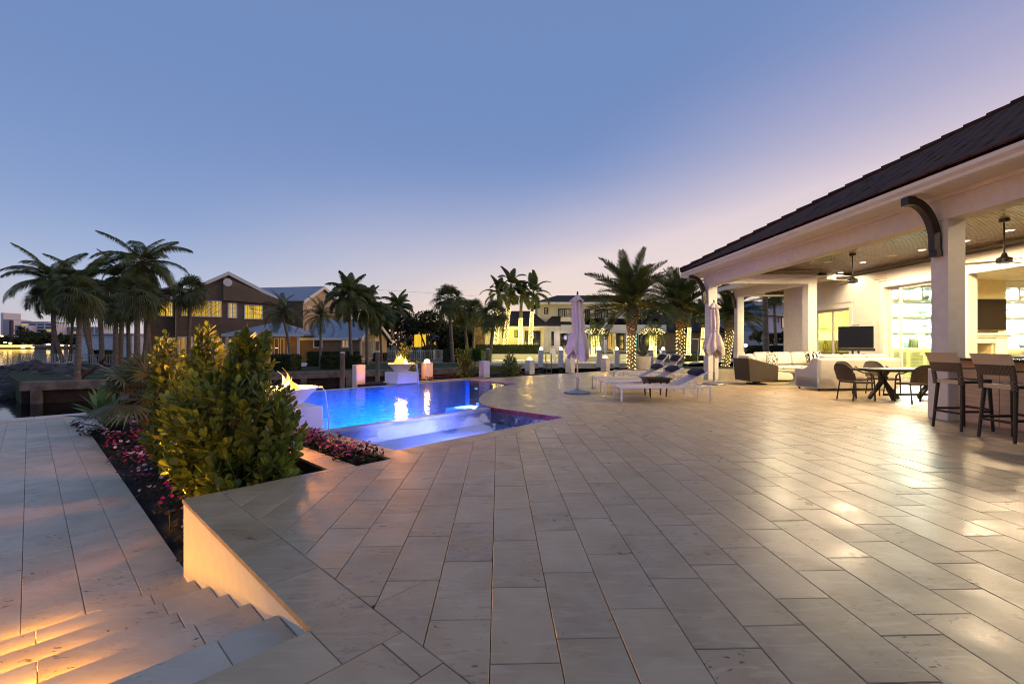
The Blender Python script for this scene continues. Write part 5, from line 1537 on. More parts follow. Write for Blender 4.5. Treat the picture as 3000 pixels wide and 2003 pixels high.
def firebowl(label, loc, rz, seed, flames, ph=.38, pw=.80, en=300, spout=45):
    q = random.Random(seed); t = thing('fire_bowl', label, 'fire bowl', loc, rz, 'fire and water bowls')
    MB().box(-pw / 2, pw / 2, -pw / 2, pw / 2, 0, ph, .012).build('pedestal', BOWLM, t)
    MB().box(-pw / 2 - .03, pw / 2 + .03, -pw / 2 - .03, pw / 2 + .03, 0, .04).build('pedestal_foot', BOWLM, t, smooth=False)
    MB().lathe([(0, ph), (.20, ph), (.22, ph + .02), (.34, ph + .16), (.455, ph + .265), (.46, ph + .285), (.425, ph + .285), (.40, ph + .24), (.2, ph + .2), (0, ph + .19)], 32).build('bowl', BOWLM, t)
    rk = MB()
    for _ in range(46):
        a, r_ = q.uniform(0, 6.28), .36 * math.sqrt(q.random()); s = q.uniform(.018, .035); rk.ball((r_ * math.cos(a), r_ * math.sin(a), ph + .235), (s, s, s * .7), 1)
    rk.build('lava_stones', mk('lava_stone', '#2a221d', .8, var=.3), t, kind='stuff')
    m1, m2 = MB(), MB()
    for (x, y, h, r_, lx, ly) in flames:
        tongue(m1, q, (x, y, ph + .24), h, r_, (lx, ly)); 
        tongue(m2, q, (x + q.uniform(-.05, .05), y + q.uniform(-.05, .05), ph + .22), h * q.uniform(.9, 1.25), r_ * q.uniform(.9, 1.2), (lx + q.uniform(-.12, .12), ly + q.uniform(-.08, .08)))
        tongue(m1, q, (x + q.uniform(-.06, .06), y + q.uniform(-.06, .06), ph + .22), h * q.uniform(.5, .8), r_ * .6, (lx + q.uniform(-.1, .1), ly))
    f = m1.build('flame', FIRE1, t, ang=180); m2.build('flame', FIRE2, t, ang=180)
    lamp('POINT', (0, 0, ph + .55), en, '#ff9a3a', t, .16, name='fire_lamp')
    a0 = R(spout); sp = MB(); sp.M = Matrix.Rotation(a0, 4, 'Z'); sp.box(.40, .52, -.10, .10, ph + .262, ph + .276); sp.build('spout', BOWLM, t, smooth=False)
    for k in (-1, 0, 1):
        w = MB(); w.M = Matrix.Rotation(a0, 4, 'Z'); w.tube([(.51, k * .07, ph + .27), (.56, k * .072, ph + .20), (.60, k * .075, ph * .5), (.615, k * .076, -.03)], [.009, .008, .007, .011], 6)
        w.build('water_stream', FALLW, t)
    return t


firebowl('white fire bowl on its pedestal at the far rim of the pool', uv(8.85, 13.62, 0), R(45), 5, [(-.03, 0, .42, .17, -.02, 0), (-.10, .02, .36, .13, .03, .03), (.11, -.03, .28, .13, .05, 0), (.03, .05, .38, .11, .02, 0)], spout=-50)
firebowl('white fire bowl spilling water beside the foreground shrub', uv(2.71, 7.32, 0), R(45), 9, [(-.02, -.05, .22, .09, .04, -.02), (.10, .0, .20, .09, -.04, .0), (.0, .02, .30, .06, -.10, .02)], spout=-22, en=330)

# pot with a big agave-like plant, dome light beside
p = dp(1884, HOR, 24.3); t = thing('planter_pot', 'large tapered off-white pot beside the lit date palm', 'pot', p)
p.z = 0; t.location = p
MB().lathe([(0, 0), (.33, 0), (.36, .03), (.43, .60), (.44, .70), (.41, .70), (.40, .64), (0, .62)], 28).build('pot', POST, t)
MB().lathe([(0, .645), (.395, .64)], 20).build('soil', SOIL, t)
AGV = leafmat('grey_agave', '#7d7f62', '#5a5d44', .5, .1, .2)
spiky('potted_agave', 'grey-green spiky agave growing in the off-white pot', (p.x, p.y, .62), 42, .85, .075, AGV, (12, 88), 3, curve=.35, cat='plant')
# date palms on the terrace with lights wound round the trunks
palm('date', gp(1848, 1083), dp(1852, 902, 24.2), 'tall date palm beside the pot, its trunk wound with lights at the bottom', 'date palms of the terrace', 1.42, tr=.20, lights=(.02, .56, 9, .022, 5), seed=4, bulge=True)
palm('date', dp(1994, 1052, 31).to_3d(), dp(1993, 905, 31), 'date palm behind the steep loungers, lights along its right side', 'date palms of the terrace', 1.5, tr=.25, lights=(.02, .6, 8, .025, 5), seed=8, bulge=True)
palm('date', dp(2124, 1076, 28), dp(2142, 925, 28), 'leaning date palm seen between the two corner pillars', 'date palms of the terrace', 1.0, lean=(.05, 0, 0), tr=.20, lights=(.02, .72, 11, .023, 6), seed=12, bulge=True)
for k, ((x, y, d), tx) in enumerate((((1835, 1082, 23.6), (1852, 902, 24.2)), ((1985, 1060, 30), (1993, 900, 31)))):
    p = dp(x, y, d); t = tag(MB().lathe([(0, 0), (.05, 0), (.06, .10), (.045, .11), (0, .10)], 12).build('garden_uplight', BLACK), 'small black uplight at the foot of the ' + ('date palm by the pot' if k == 0 else 'date palm behind the loungers'), 'uplight', 'garden uplights'); t.location = (p.x, p.y, 0)
    a = lamp('SPOT', (0, 0, .12), 260, '#ffb648', None, .05, angle=50, name='uplight_lamp'); a.location = (p.x - .3, p.y - .5, .15); aim(a, dp(*tx)); 

# shrubs and flowers between pool and seawall
struct(MB().prism(V2([(-4.6, 15.4), (-2.95, 16.65), (-1.05, 17.55), (1.75, 19.75), (3.0, 21.0), (1.2, 21.6), (-.9, 19.6), (-3.0, 18.1), (-5.2, 16.3)]), -1.6, -.045).build('shore_bed', SOIL, smooth=False))
def e3(px, py, d, rx, ry, rz):
    p = dp(px, py, d); return (p.x, p.y, p.z, rx, ry, rz)
g3 = 'small leafy shrubs between pool and seawall'
clusia(gp(1190, 1098, 0), [e3(1188, 1072, 17.0, .46, .4, .42), e3(1185, 1030, 17.0, .26, .26, .40)], 60, .13, 'yellow-lit shrub rising behind the far fire bowl', 40, 21, g3)
clusia(gp(1364, 1104, 0), [e3(1364, 1080, 18.4, .50, .45, .34), e3(1362, 1040, 18.4, .33, .3, .42)], 80, .13, 'cone-shaped shrub between lamp bollard and plain bollard', 60, 22, g3)
clusia(gp(1498, 1098, 0), [e3(1499, 1074, 19.6, .46, .42, .36), e3(1492, 1050, 19.6, .24, .24, .25)], 60, .13, 'round dark shrub left of the dome-lit bollard before the dock', 60, 23, g3)
FL = leafmat('bedding_leaf', '#3a3a1e', '#24210f', .6, .15, .3)
PINK = mk('petal_pink', '#d81b72', .6, col2='#b0104f', scale=30, isl=.3); RED = mk('petal_red', '#b02030', .6, isl=.3); PALEP = mk('petal_pale', '#d9a8c0', .6, isl=.2); WHITEP = mk('petal_white', '#d8d2da', .6, isl=.15)
def bed_of(name, label):
    o = bpy.data.objects.new(name, None); COL.objects.link(o); o['kind'] = 'stuff'; o['label'] = label; o['category'] = 'flowers'
    return o


class FB:
    """a bed of flowers: all leaves in one mesh, blooms by colour"""
    def __init__(s): s.l = MB(); s.b = {}
    def put(s, q, p, sz, npet, nleaf, mat, ph=.9):
        flowers(s.l, s.b.setdefault(mat.name, MB()), q, Vector(p), sz, npet, nleaf, ph)
    def done(s, name, label):
        o = s.l.build(name, FL, smooth=False, kind='stuff'); o['label'] = label; o['category'] = 'flowers'
        for k, m in s.b.items(): m.build('blooms', bpy.data.materials[k], o, smooth=False, kind='stuff')


q = random.Random(31); fb = FB()
for k in range(26):
    f = k / 25; px = 1238 + f * 330 + q.uniform(-6, 6)
    p = dp(px, HOR, 17.2 + f * 3.9 + q.uniform(-.1, .1)); p.z = -.05
    fb.put(q, p, .17, 7, 60, RED if k % 3 else PINK)
fb.done('red_flower_edging', 'low reddish flowers edging the far pool rim')

# foreground bed: shrubs of big paddle leaves
clusia(uv(1.35, 6.0, -.6), [e3(675, 1225, 5.0, .68, .48, .56), e3(805, 1285, 5.0, .28, .40, .42), e3(736, 1085, 5.2, .25, .26, .46), e3(600, 1340, 4.9, .38, .34, .34), e3(735, 1385, 4.7, .48, .34, .26)], 560, .116, 'big foreground shrub with dark green paddle leaves beside the step wall', 298, 41, 'paddle-leaved shrubs of the long bed')
clusia(uv(1.5, 6.9, -.6), [e3(597, 1060, 5.9, .20, .22, .46), e3(600, 1150, 5.9, .33, .34, .5), e3(600, 1270, 5.9, .46, .4, .4)], 230, .116, 'yellow-lit shrub peak behind the big foreground shrub', 200, 42, 'paddle-leaved shrubs of the long bed')
clusia(uv(1.35, 8.0, -.6), [e3(490, 1075, 6.8, .19, .2, .48), e3(496, 1150, 6.7, .27, .3, .5), e3(505, 1270, 6.6, .40, .4, .4)], 200, .116, 'slim pale yellow-lit shrub nearest the silver fan palm', 150, 43, 'paddle-leaved shrubs of the long bed')
UP = [(dp(548, 1150, 6.1), 620, 'between the yellow-lit shrubs'), (dp(652, 1075, 5.5), 340, 'behind the big foreground shrub'), (dp(455, 1165, 7.3), 460, 'by the silver fan palm'), (uv(1.02, 5.9, -.42), 160, 'in front of the big shrub')]
for p, en, l in UP:
    t = thing('stake_light', 'small black stake light in the long bed ' + l, 'garden light', p, 0, 'stake lights in the long bed')
    MB().tube([(0, 0, -.62 - p.z), (0, 0, -.03)], .012, 6).build('stake', BLACK, t); MB().lathe([(0, -.04), (.045, -.03), (.05, .0), (.045, .0), (0, -.02)], 12).build('hood', BLACK, t)
    a = lamp('SPOT', (0, 0, .02), en, '#ffae24', t, .05, (R(180), 0, 0), 115, .6, name='stake_lamp')
    if l.startswith('in front'): a.rotation_euler = (dp(620, 1130, 5.3) - p).to_track_quat('-Z', 'Y').to_euler(); a.data.spot_size = R(90)
# agave rosettes and the silver fan palm at the end of the bed
AG = leafmat('agave_green', '#6f8a4e', '#4f6436', .5, .2, .2)
spiky('agave', 'large pale green agave rosette at the end of the bed by the water', gp(310, 1232, -.6), 22, .95, .2, AG, (8, 80), 5, curve=.15, cat='agave', group='agaves at the bed end')
spiky('agave', 'smaller yellow-green agave in front of the large rosette, among white flowers', gp(322, 1262, -.6), 16, .62, .16, AG, (15, 82), 6, curve=.2, cat='agave', group='agaves at the bed end')
SILV = leafmat('silver_fan', '#747c5c', '#4c5638', .5, .15, .3)
t = thing('silver_fan_palm', 'low silver-green fan palm left of the yellow-lit shrubs', 'palm', dp(425, 1215, 9.4))
q = random.Random(3)
for k in range(26):
    j = k % 5; me = fanleaf(('silver', j), (78, 58, 38, 18, -2)[j], .55, .62, 26, .16, j, 240, .035)
    if not me.materials: me.materials.append(SILV)
    link('frond', me, t, mat4=Matrix.Translation((q.uniform(-.12, .12), q.uniform(-.12, .12), .35)) @ Matrix.Rotation(k * 2.4, 4, 'Z') @ Matrix.Rotation(q.uniform(-.2, .2), 4, 'Y') @ Matrix.Scale(q.uniform(.85, 1.15), 4))
MB().tube([(0, 0, -.2), (0, 0, .4)], [.12, .09], 8).build('trunk', BARK, t)
# bedding flowers
q = random.Random(77); fb = FB()
kinds = [('pink', PINK, 10), ('pink', PINK, 6), ('pale', PALEP, 8), ('bare', PINK, 2)]
for k in range(74):
    f = k / 73; v = 4.86 + f * 9.6; u = q.uniform(1.05, 1.42) if k % 3 else q.uniform(1.35, 1.75)
    if v > 9.8: u = q.uniform(1.05, 1.6)
    kk = q.choice(kinds); s = q.uniform(.13, .19)
    fb.put(q, uv(u, v, -.69 + (u - .93) * .23), s, kk[2], 46, kk[1])
fb.done('pink_impatiens', 'pink impatiens filling the bed along the lower walk')
f1_, f2_ = FB(), FB()
for k in range(46):
    w = k < 30; px = q.uniform(232, 300) if w else q.uniform(345, 430); py = q.uniform(1243, 1275) if w else q.uniform(1218, 1262)
    if w and px < 250: py = q.uniform(1236, 1252)
    (f1_ if w else f2_).put(q, gp(px, py, -.66), .17, 22, 30, WHITEP if w else PALEP)
f1_.done('white_bedding_flowers', 'white bedding flowers at the pointed end of the long bed')
f2_.done('pale_bedding_flowers', 'pale pink bedding flowers between the agaves and the yellow-lit shrubs')
fb = FB()
for k in range(26):
    f = (k // 2) / 12; u = 2.56 + .2 * (k % 2); v = 4.95 + f * 1.85; s = q.uniform(.13, .17)
    fb.put(q, uv(u + q.uniform(-.03, .03), v, -.07), s, 6 if k % 3 else 9, 60, PINK, 1.3)
fb.done('pool_corner_impatiens', 'pink impatiens in the small bed beside the pool corner')
# ground foliage under the big shrub
q = random.Random(5); m = MB()
for k in range(900):
    u, v = q.uniform(1.5, 2.2), q.uniform(4.78, 6.4); p = uv(u, v, -.68 + (u - .93) * .23); s = q.uniform(.03, .06); x = Vector((q.gauss(0, 1), q.gauss(0, 1), q.gauss(0, .6))).normalized() * s; y = x.cross(Vector((q.gauss(0, .3), q.gauss(0, .3), 1))).normalized() * s * .4
    p.z += q.uniform(0, .22); m.add([p - x, p - y, p + x, p + y], [(0, 1, 2, 3)])
o = m.build('ground_cover', FL, smooth=False, kind='stuff'); o['label'] = 'dark low ground cover under the big shrub'; o['category'] = 'ground cover'
# ---------------------------------------------------------------- across the canal
SIDING = mk('brown_siding', '#86705c', .8, var=.12, scale=1.2)
nt = SIDING.node_tree; wv = nt.nodes.new('ShaderNodeTexWave'); wv.bands_direction = 'Z'; wv.wave_profile = 'SAW'; wv.inputs['Scale'].default_value = 1.55
tcn = nt.nodes.new('ShaderNodeTexCoord'); bp_ = nt.nodes.new('ShaderNodeBump'); bp_.inputs['Strength'].default_value = .9; bp_.inputs['Distance'].default_value = .04
nt.links.new(tcn.outputs['Object'], wv.inputs[0]); nt.links.new(wv.outputs[0], bp_.inputs['Height']); nt.links.new(bp_.outputs[0], nt.nodes['Principled BSDF'].inputs['Normal'])
METAL = mk('metal_roof', '#9a9ea8', .45, var=.12, scale=1.5, metal=.2)
WTRIM = mk('white_paint', '#e4e0da', .6, var=.05)


def litglass(name, c1, c2, st, sc=1.7):
    if name in MATS: return MATS[name]
    m = emitmat(name, c1, st); nt = m.node_tree; e = nt.nodes['Emission']
    w = nt.nodes.new('ShaderNodeTexWave'); w.bands_direction = 'X'; w.inputs['Scale'].default_value = sc; w.inputs['Distortion'].default_value = 2.5
    t = nt.nodes.new('ShaderNodeTexCoord'); r = nt.nodes.new('ShaderNodeMixRGB'); r.inputs[1].default_value = C(c1); r.inputs[2].default_value = C(c2)
    nt.links.new(t.outputs['Object'], w.inputs[0]); nt.links.new(w.outputs[0], r.inputs[0]); nt.links.new(r.outputs[0], e.inputs[0])
    return m


LITY = litglass('lit_yellow', '#ffd23c', '#eab42c', 1.0)
LITW = litglass('lit_warm', '#ffd77a', '#c98d3a', .8)
DIMG = mk('dark_glass', '#1a1a1c', .08, var=.1, spec=.8)
PINKG = mk('sunset_glass', '#30262a', .05, metal=.0, spec=1.0)


def window(pl, h, px0, py0, px1, py1, n=1, glass=LITY, off=0.0, rows=1, fw=.10, frame=WTRIM, nm='window'):
    """a framed window drawn on the wall plane pl between two photo corners; parts of the house h"""
    s0, zt = pl.sz(px0, py0); s1, zt2 = pl.sz(px1, py0); _, zb = pl.sz(px0, py1); zt = (zt + zt2) / 2
    M = pl.mat() @ Matrix.Translation((0, -off, 0)); m = MB(); m.M = M; y0, y1 = -.07, .03
    m.box(s0, s1, y0, y1, zt - fw, zt); m.box(s0, s1, y0 - .03, y1, zb, zb + fw); m.box(s0, s0 + fw, y0, y1, zb + fw, zt - fw); m.box(s1 - fw, s1, y0, y1, zb + fw, zt - fw)
    for k in range(1, n): x = s0 + (s1 - s0) * k / n; m.box(x - fw * .5, x + fw * .5, y0, y1, zb + fw, zt - fw)
    f = m.build(nm, frame, h, smooth=False); f.matrix_parent_inverse = h.matrix_world.inverted()
    for k in range(n):
        a = s0 + (s1 - s0) * k / n + fw * .5; b = s0 + (s1 - s0) * (k + 1) / n - fw * .5
        m = MB(); m.box(a, b, 0, .012, zb + fw * .9, zt - fw * .9)
        p = m.build('pane', glass, f, smooth=False); p.matrix_local = M
        if rows > 1:
            m = MB(); m.M = M
            for r in range(1, rows): z = zb + (zt - zb) * r / rows; m.box(a, b, -.018, -.004, z - .018, z + .018)
            for c in (1 / 3, 2 / 3): m.box(a + (b - a) * c - .018, a + (b - a) * c + .018, -.03, -.019, zb + fw, zt - fw)
            m.build('glazing_bar', frame, f, smooth=False)
    return f


def pbuild(pl, mb, name, mat, h, kind=None):
    mb.M = None; o = mb.build(name, mat, h, smooth=False, kind=kind); o.matrix_local = pl.mat(); return o


def gable(pl, h, px_l, px_r, py_e, px_a, py_a, depth, wallmat, roofmat, zb=LZ, over=.35, fas=.22, seams=True, wall=True, trim=True):
    """gable-ended block: front on plane pl, ridge running back"""
    s0, _ = pl.sz(px_l, py_e); s1, ze = pl.sz(px_r, py_e); sa, za = pl.sz(px_a, py_a); _, ze0 = pl.sz(px_l, py_e); ze = (ze + ze0) / 2
    sa = (s0 + s1) / 2 if sa < s0 or sa > s1 else sa
    if wall: pbuild(pl, MB().extrude([(s0, zb), (s1, zb), (s1, ze), (sa, za), (s0, ze)], (0, 0, 0), (1, 0, 0), (0, 0, 1), (0, depth, 0)), 'wall', wallmat, h)
    m = MB(); T = .12; sl = (za - ze) / (sa - s0); sr = (za - ze) / (s1 - sa)
    for sg, e, k in ((-1, s0, sl), (1, s1, sr)):
        ex, ez = e + sg * over, ze - over * k
        poly = [(sa, za + .03), (ex, ez + .03), (ex, ez + .03 + T), (sa, za + .03 + T)]
        m.extrude(poly if sg > 0 else poly[::-1], (0, -over, 0), (1, 0, 0), (0, 0, 1), (0, depth + over, 0))
    r = pbuild(pl, m, 'roof', roofmat, h)
    if trim:
        m = MB()
        for sg, e, k in ((-1, s0, sl), (1, s1, sr)):
            ex, ez = e + sg * over, ze - over * k
            poly = [(sa, za - fas), (ex, ez - fas), (ex, ez + .16), (sa, za + .16)]
            m.extrude(poly if sg > 0 else poly[::-1], (0, -over - .06, 0), (1, 0, 0), (0, 0, 1), (0, .055, 0))
        pbuild(pl, m, 'barge_board', WTRIM, h)
    if seams:
        m = MB(); n = int(depth / .42)
        for sg, e, k in ((-1, s0, sl), (1, s1, sr)):
            ex, ez = e + sg * over, ze - over * k
            for i in range(n + 1):
                y = -over + .05 + i * (depth + over - .1) / n; m.bar((sa, y, za + .15 + .005), (ex, y, ez + .155), .03, .03)
        o = m.build('seams', roofmat, r, smooth=False, kind='stuff')
    return s0, s1, ze, sa, za


# --- brown two-storey house
bh = thing('brown_house', 'brown clapboard two-storey house with yellow lit windows and grey metal roofs', 'house')
A = WallPlane(513, 45, 30)
s0, s1, ze, sa, za = gable(A, bh, 513, 828, 876, 670, 801, 13, SIDING, METAL)
m = MB(); m.box(s0 - 2.6, s0 - .003, .9, 9, LZ, A.sz(513, 862)[1]); pbuild(A, m, 'wall', SIDING, bh)
m = MB(); zz = A.sz(513, 862)[1]; m.extrude([(s0 - 3.3, zz - .2), (s0, zz + .75), (s0, zz + .9), (s0 - 3.3, zz - .05)], (0, .4, 0), (1, 0, 0), (0, 0, 1), (0, 9, 0)); pbuild(A, m, 'roof', METAL, bh)
a, z1 = A.sz(655, 880); b, _ = A.sz(826, 880)
m = MB(); m.box(s0 + .0, s0 + .10, -.02, -.003, LZ, ze); pbuild(A, m, 'corner_board', mk('tan_board', '#b09a84', .7), bh)
m = MB(); z2 = A.sz(700, 800)[1]; m.extrude([(a, z1), (s1, z1 - .25), (s1, ze), (a, A.sz(655, 812)[1])], (0, -.45, 0), (1, 0, 0), (0, 0, 1), (0, .447, 0)); pbuild(A, m, 'gable_overhang', SIDING, bh)
window(A, bh, 530, 879, 650, 927, 4, rows=3); window(A, bh, 667, 887, 695, 932, 2, rows=3); window(A, bh, 715, 893, 770, 935, 2, rows=3)
window(A, bh, 455, 879, 505, 926, 2, off=-.88, rows=3)
window(A, bh, 455, 987, 505, 1040, 2, WTRIM and LITW, off=-.88); window(A, bh, 520, 986, 566, 1040, 2, LITW)
window(A, bh, 590, 990, 650, 1040, 3, LITW)
x, z = A.sz(668, 829); pbuild(A, MB().extrude([(x + .42 * math.cos(R(45 * k + 22.5)), z + .42 * math.sin(R(45 * k + 22.5))) for k in range(8)], (0, -.52, 0), (1, 0, 0), (0, 0, 1), (0, .066, 0)), 'octagon_vent', WTRIM, bh)
# rear wing with its end gable turned to the evening glow; that light is put into its siding colour
E_ = WallPlane(888, 52, 80)
s0, s1, ze, sa, za = gable(E_, bh, 888, 1003, 889, 943, 842, 10, mk('glow_lit_siding', '#c4a888', .8, var=.08), METAL)
pbuild(E_, MB().box(s0 - .06, s0 - .003, .01, 10, LZ, ze - .02), 'wall', SIDING, bh)
window(E_, bh, 899, 896, 911, 911, 2, LITW, fw=.07)
F_ = WallPlane(830, 45.4, -10)
# porch with hip roof
pc = dp(775, 978, 41); G = WallPlane(775, 41, 4); pe = pc.z
m = MB(); w0 = 3.55; zt = dp(788, 945, 43)[2]
m.add([(-w0, -.3, pe), (w0, -.3, pe), (w0, 5, pe), (-w0, 5, pe), (-.3, 2.3, zt), (.7, 2.3, zt), (-w0, -.3, pe - .16), (w0, -.3, pe - .16), (w0, 5, pe - .16), (-w0, 5, pe - .16)],
      [(0, 1, 5, 4), (1, 2, 5), (2, 3, 4, 5), (3, 0, 4), (6, 7, 1, 0), (7, 8, 2, 1), (9, 6, 0, 3), (9, 8, 7, 6)]); pr = pbuild(G, m, 'porch_roof', METAL, bh)
m = MB()
for k in range(15):
    x = -w0 + .25 + k * (2 * w0 - .5) / 14; f = max(0, 1 - abs(x - .2) / (w0 - .3)); m.bar((x, -.3, pe + .012), (x * (1 - f) + x * f, -.3 + 2.6 * f, pe + (zt - pe) * f + .012), .03, .03)
m.build('seams', METAL, pr, smooth=False, kind='stuff')
m = MB(); m.box(-w0 - .02, w0 + .02, -.36, -.303, pe - .24, pe); pbuild(G, m, 'porch_fascia', WTRIM, bh)
for x in (-3.2, .6, 2.15, 3.0): m = MB(); m.box(x - .09, x + .09, -.2, -.02, LZ, pe - .16); pbuild(G, m, 'porch_post', WTRIM, bh)
m = MB(); m.box(-w0, w0, 3.2, 3.4, LZ, pe - .16); pbuild(G, m, 'porch_wall', SIDING, bh)
H_ = WallPlane(775, 44.15, 4)
window(H_, bh, 803, 990, 818, 1046, 1, LITY, rows=4, fw=.08, nm='door'); window(H_, bh, 822, 990, 834, 1046, 1, LITY, fw=.08, nm='door'); window(H_, bh, 669, 992, 680, 1010, 1, LITY)
lamp('POINT', G.mat() @ Vector((.9, 1.2, 1.6)), 60, '#ffc25a', None, .2, name='porch_lamp')
# garage wing
K_ = WallPlane(1054, 43, 80)
gable(K_, bh, 1054, 1133, 989, 1095, 939, 6, MATS['glow_lit_siding'], METAL)  # gable siding coloured with the evening light, like the rear wing's
window(K_, bh, 1056, 995, 1092, 1053, 1, mk('garage_door', '#e9e3d6', .6, var=.05), fw=.12, nm='garage_door'); window(K_, bh, 1096, 995, 1111, 1053, 1, mk('door_dark', '#2a1c16', .5), fw=.12, nm='side_door')
J_ = WallPlane(1054, 42.98, -10)
s0, z0 = J_.sz(886, 989); s1, _ = J_.sz(1053.5, 989); m = MB(); m.box(s0, s1, 0, .2, LZ, 2.0); pbuild(J_, m, 'wall', SIDING, bh)
window(J_, bh, 919, 993, 947, 1019, 1, DIMG, off=.02); window(J_, bh, 1002, 994, 1023, 1019, 2, LITW, off=.02, rows=2)
m = MB(); m.box(s0 - .2, s1 + .1, -.45, -.40, 1.72, 1.95); pbuild(J_, m, 'gutter', WTRIM, bh)
# path, hedges
struct(MB().prism(V2([gp(870, 1063, LZ)[:2], gp(935, 1062, LZ)[:2], gp(938, 1072, LZ)[:2], gp(870, 1073, LZ)[:2]]), LZ - .1, LZ + .02).build('path', WTRIM, smooth=False))
struct(MB().prism(V2([gp(1060, 1058, LZ)[:2], gp(1340, 1055, LZ)[:2], gp(1355, 1065, LZ)[:2], gp(1060, 1064, LZ)[:2]]), LZ - .1, LZ + .02).build('driveway', CONC, smooth=False))
hedge(gp(945, 1080, LZ), gp(1050, 1077, LZ), 1.6, .88, 'round-ended clipped hedge nearest the canal wall, under the palms', n=2600)
hedge(dp(905, HOR, 36), dp(1050, HOR, 36.5), 1.0, 1.1, 'long clipped hedge under the garage windows', n=2200)
hedge(gp(790, 1084, LZ), gp(868, 1084, LZ), 1.6, 1.0, 'low hedge beside the porch, behind the foreground fire bowl', n=1800)
hedge(dp(276, HOR, 41), dp(318, HOR, 41), 1.2, 1.15, 'dark square hedge block under the left palms', n=1200)
hedge(dp(1085, HOR, 46), dp(1130, HOR, 46), 1.0, .8, 'small hedge right of the garage doors', n=900)
hedge(dp(1305, HOR, 44), dp(1395, HOR, 43), 1.2, 1.25, 'dark hedge behind the leaning fan palm', n=1500)
hedge(dp(1395, HOR, 38), dp(1425, HOR, 37.5), 1.6, 1.3, 'bright green hedge corner beside the retaining wall', n=1200, mat=leafmat('hedge_bright', '#4a6424', '#33481a', .6, .15, .3))
hedge(dp(1395, HOR, 47), dp(1580, HOR, 48), 1.0, .95, 'hedge below the light-wound royal palms', z=.3, n=1800)
# --- canal edge, left point with rocks, railing, piles
cap = thing('canal_wall', 'weathered concrete canal wall with cap beam across the water', 'seawall')
pts_ = [dp(62, HOR, 20.4), dp(320, HOR, 21.9), dp(860, HOR, 27.5), dp(1425, HOR, 33.5)]
for a, b in zip(pts_[:-1], pts_[1:]):
    d = (b - a).normalized(); n_ = Vector((d.y, -d.x, 0)); q4 = [a - n_ * .35, b - n_ * .35, b + n_ * .18, a + n_ * .18]
    MB().prism([p[:2] for p in q4], LZ - .36, LZ + .04, .03).build('cap_beam', CONC, cap, smooth=False)
    MB().prism([p[:2] for p in (a - n_ * .3, b - n_ * .3, b + n_ * .003, a + n_ * .003)], -2.5, LZ - .36).build('wall_face', mk('dark_wall', '#4a3826', .9, col2='#241a14', scale=1.5, world=True), cap, smooth=False)
    L = (b - a).length; k = int(L / 2.6)
    for i in range(k):
        p = a + d * (.55 + i * 2.6) + n_ * .12; p.z = 0; m = MB(); m.M = Matrix.Translation(p) @ Matrix.Rotation(math.atan2(d.y, d.x), 4, 'Z'); m.box(-.17, .17, -.17, .17, -2.5, LZ - .365); m.build('pile', CONC, cap, smooth=False)
rocks = thing('rock_revetment', 'dark boulder slope around the point under the left palms', 'rocks', dp(120, 1120, 28))
RK = mk('boulder', '#5a5450', .85, col2='#33302e', scale=2, bump=.6, bscale=7, obj=.3); q = random.Random(12); rme = []
for k in range(5):
    bm = bmesh.new(); bmesh.ops.create_icosphere(bm, subdivisions=2, radius=1); ax = [Vector((q.gauss(0, 1), q.gauss(0, 1), q.gauss(0, 1))).normalized() for _ in range(7)]
    for v in bm.verts:
        f = 1
        for a in ax: f = min(f, .62 / max(.2, v.co.normalized().dot(a)) if v.co.normalized().dot(a) > .62 else f)
        v.co = v.co * f * q.uniform(.95, 1.05); v.co.z *= .6
    m = MB().bm(bm); me = m.mesh('rock', True, 30); me.materials.append(RK); rme.append(me)
for k in range(120):
    f = q.random() ** 1.3; g = q.random(); px = -10 + 245 * f; d = 22.0 + 11.5 * (1 - f) * g + 5 * g; d = max(21.6, d); z = WATZ + .05 + (LZ - WATZ + .05) * min(1, g * 1.2) * (.3 + .7 * min(1, f * 2.2))
    if px > 60 and d < 22.3: d += 1
    p = dp(px, HOR, d); p.z = z; s = q.uniform(.4, .95) * (.8 if px > 150 else 1)
    link('rock', rme[k % 5], rocks, mat4=Matrix.Translation(p - rocks.location) @ Euler((q.uniform(-.4, .4), q.uniform(-.4, .4), q.uniform(0, 6))).to_matrix().to_4x4() @ Matrix.Scale(s, 4))
struct(MB().prism(V2([p[:2] for p in (dp(40, HOR, 23), dp(140, HOR, 22.6), dp(70, HOR, 33), dp(15, HOR, 31), dp(-8, HOR, 27))]), -2, -.95).build('rock_bank', SOIL, smooth=False))
RAIL = mk('rail_grey', '#8d9aa2', .5)


def railing(p0, p1, z, h, label, npost, step, mat=RAIL, name='picket_fence'):
    p0, p1 = Vector(p0), Vector(p1); p0.z = p1.z = z; d = p1 - p0; L = d.length; t = thing(name, label, 'fence', p0, math.atan2(d.y, d.x))
    for k in range(npost + 1): x = L * k / npost; MB().box(x - .04, x + .04, -.04, .04, 0, h + .05).build('post', mat, t, smooth=False)
    MB().box(0, L, -.025, .025, h - .05, h).build('rail', mat, t, smooth=False); MB().box(0, L, -.02, .02, .08, .12).build('rail', mat, t, smooth=False)
    m = MB(); n = int(L / step)
    for k in range(1, n): m.box(k * L / n - .014, k * L / n + .014, -.01, .01, .121, h - .051)
    m.build('pickets', mat, t, smooth=False, kind='stuff')
    return t


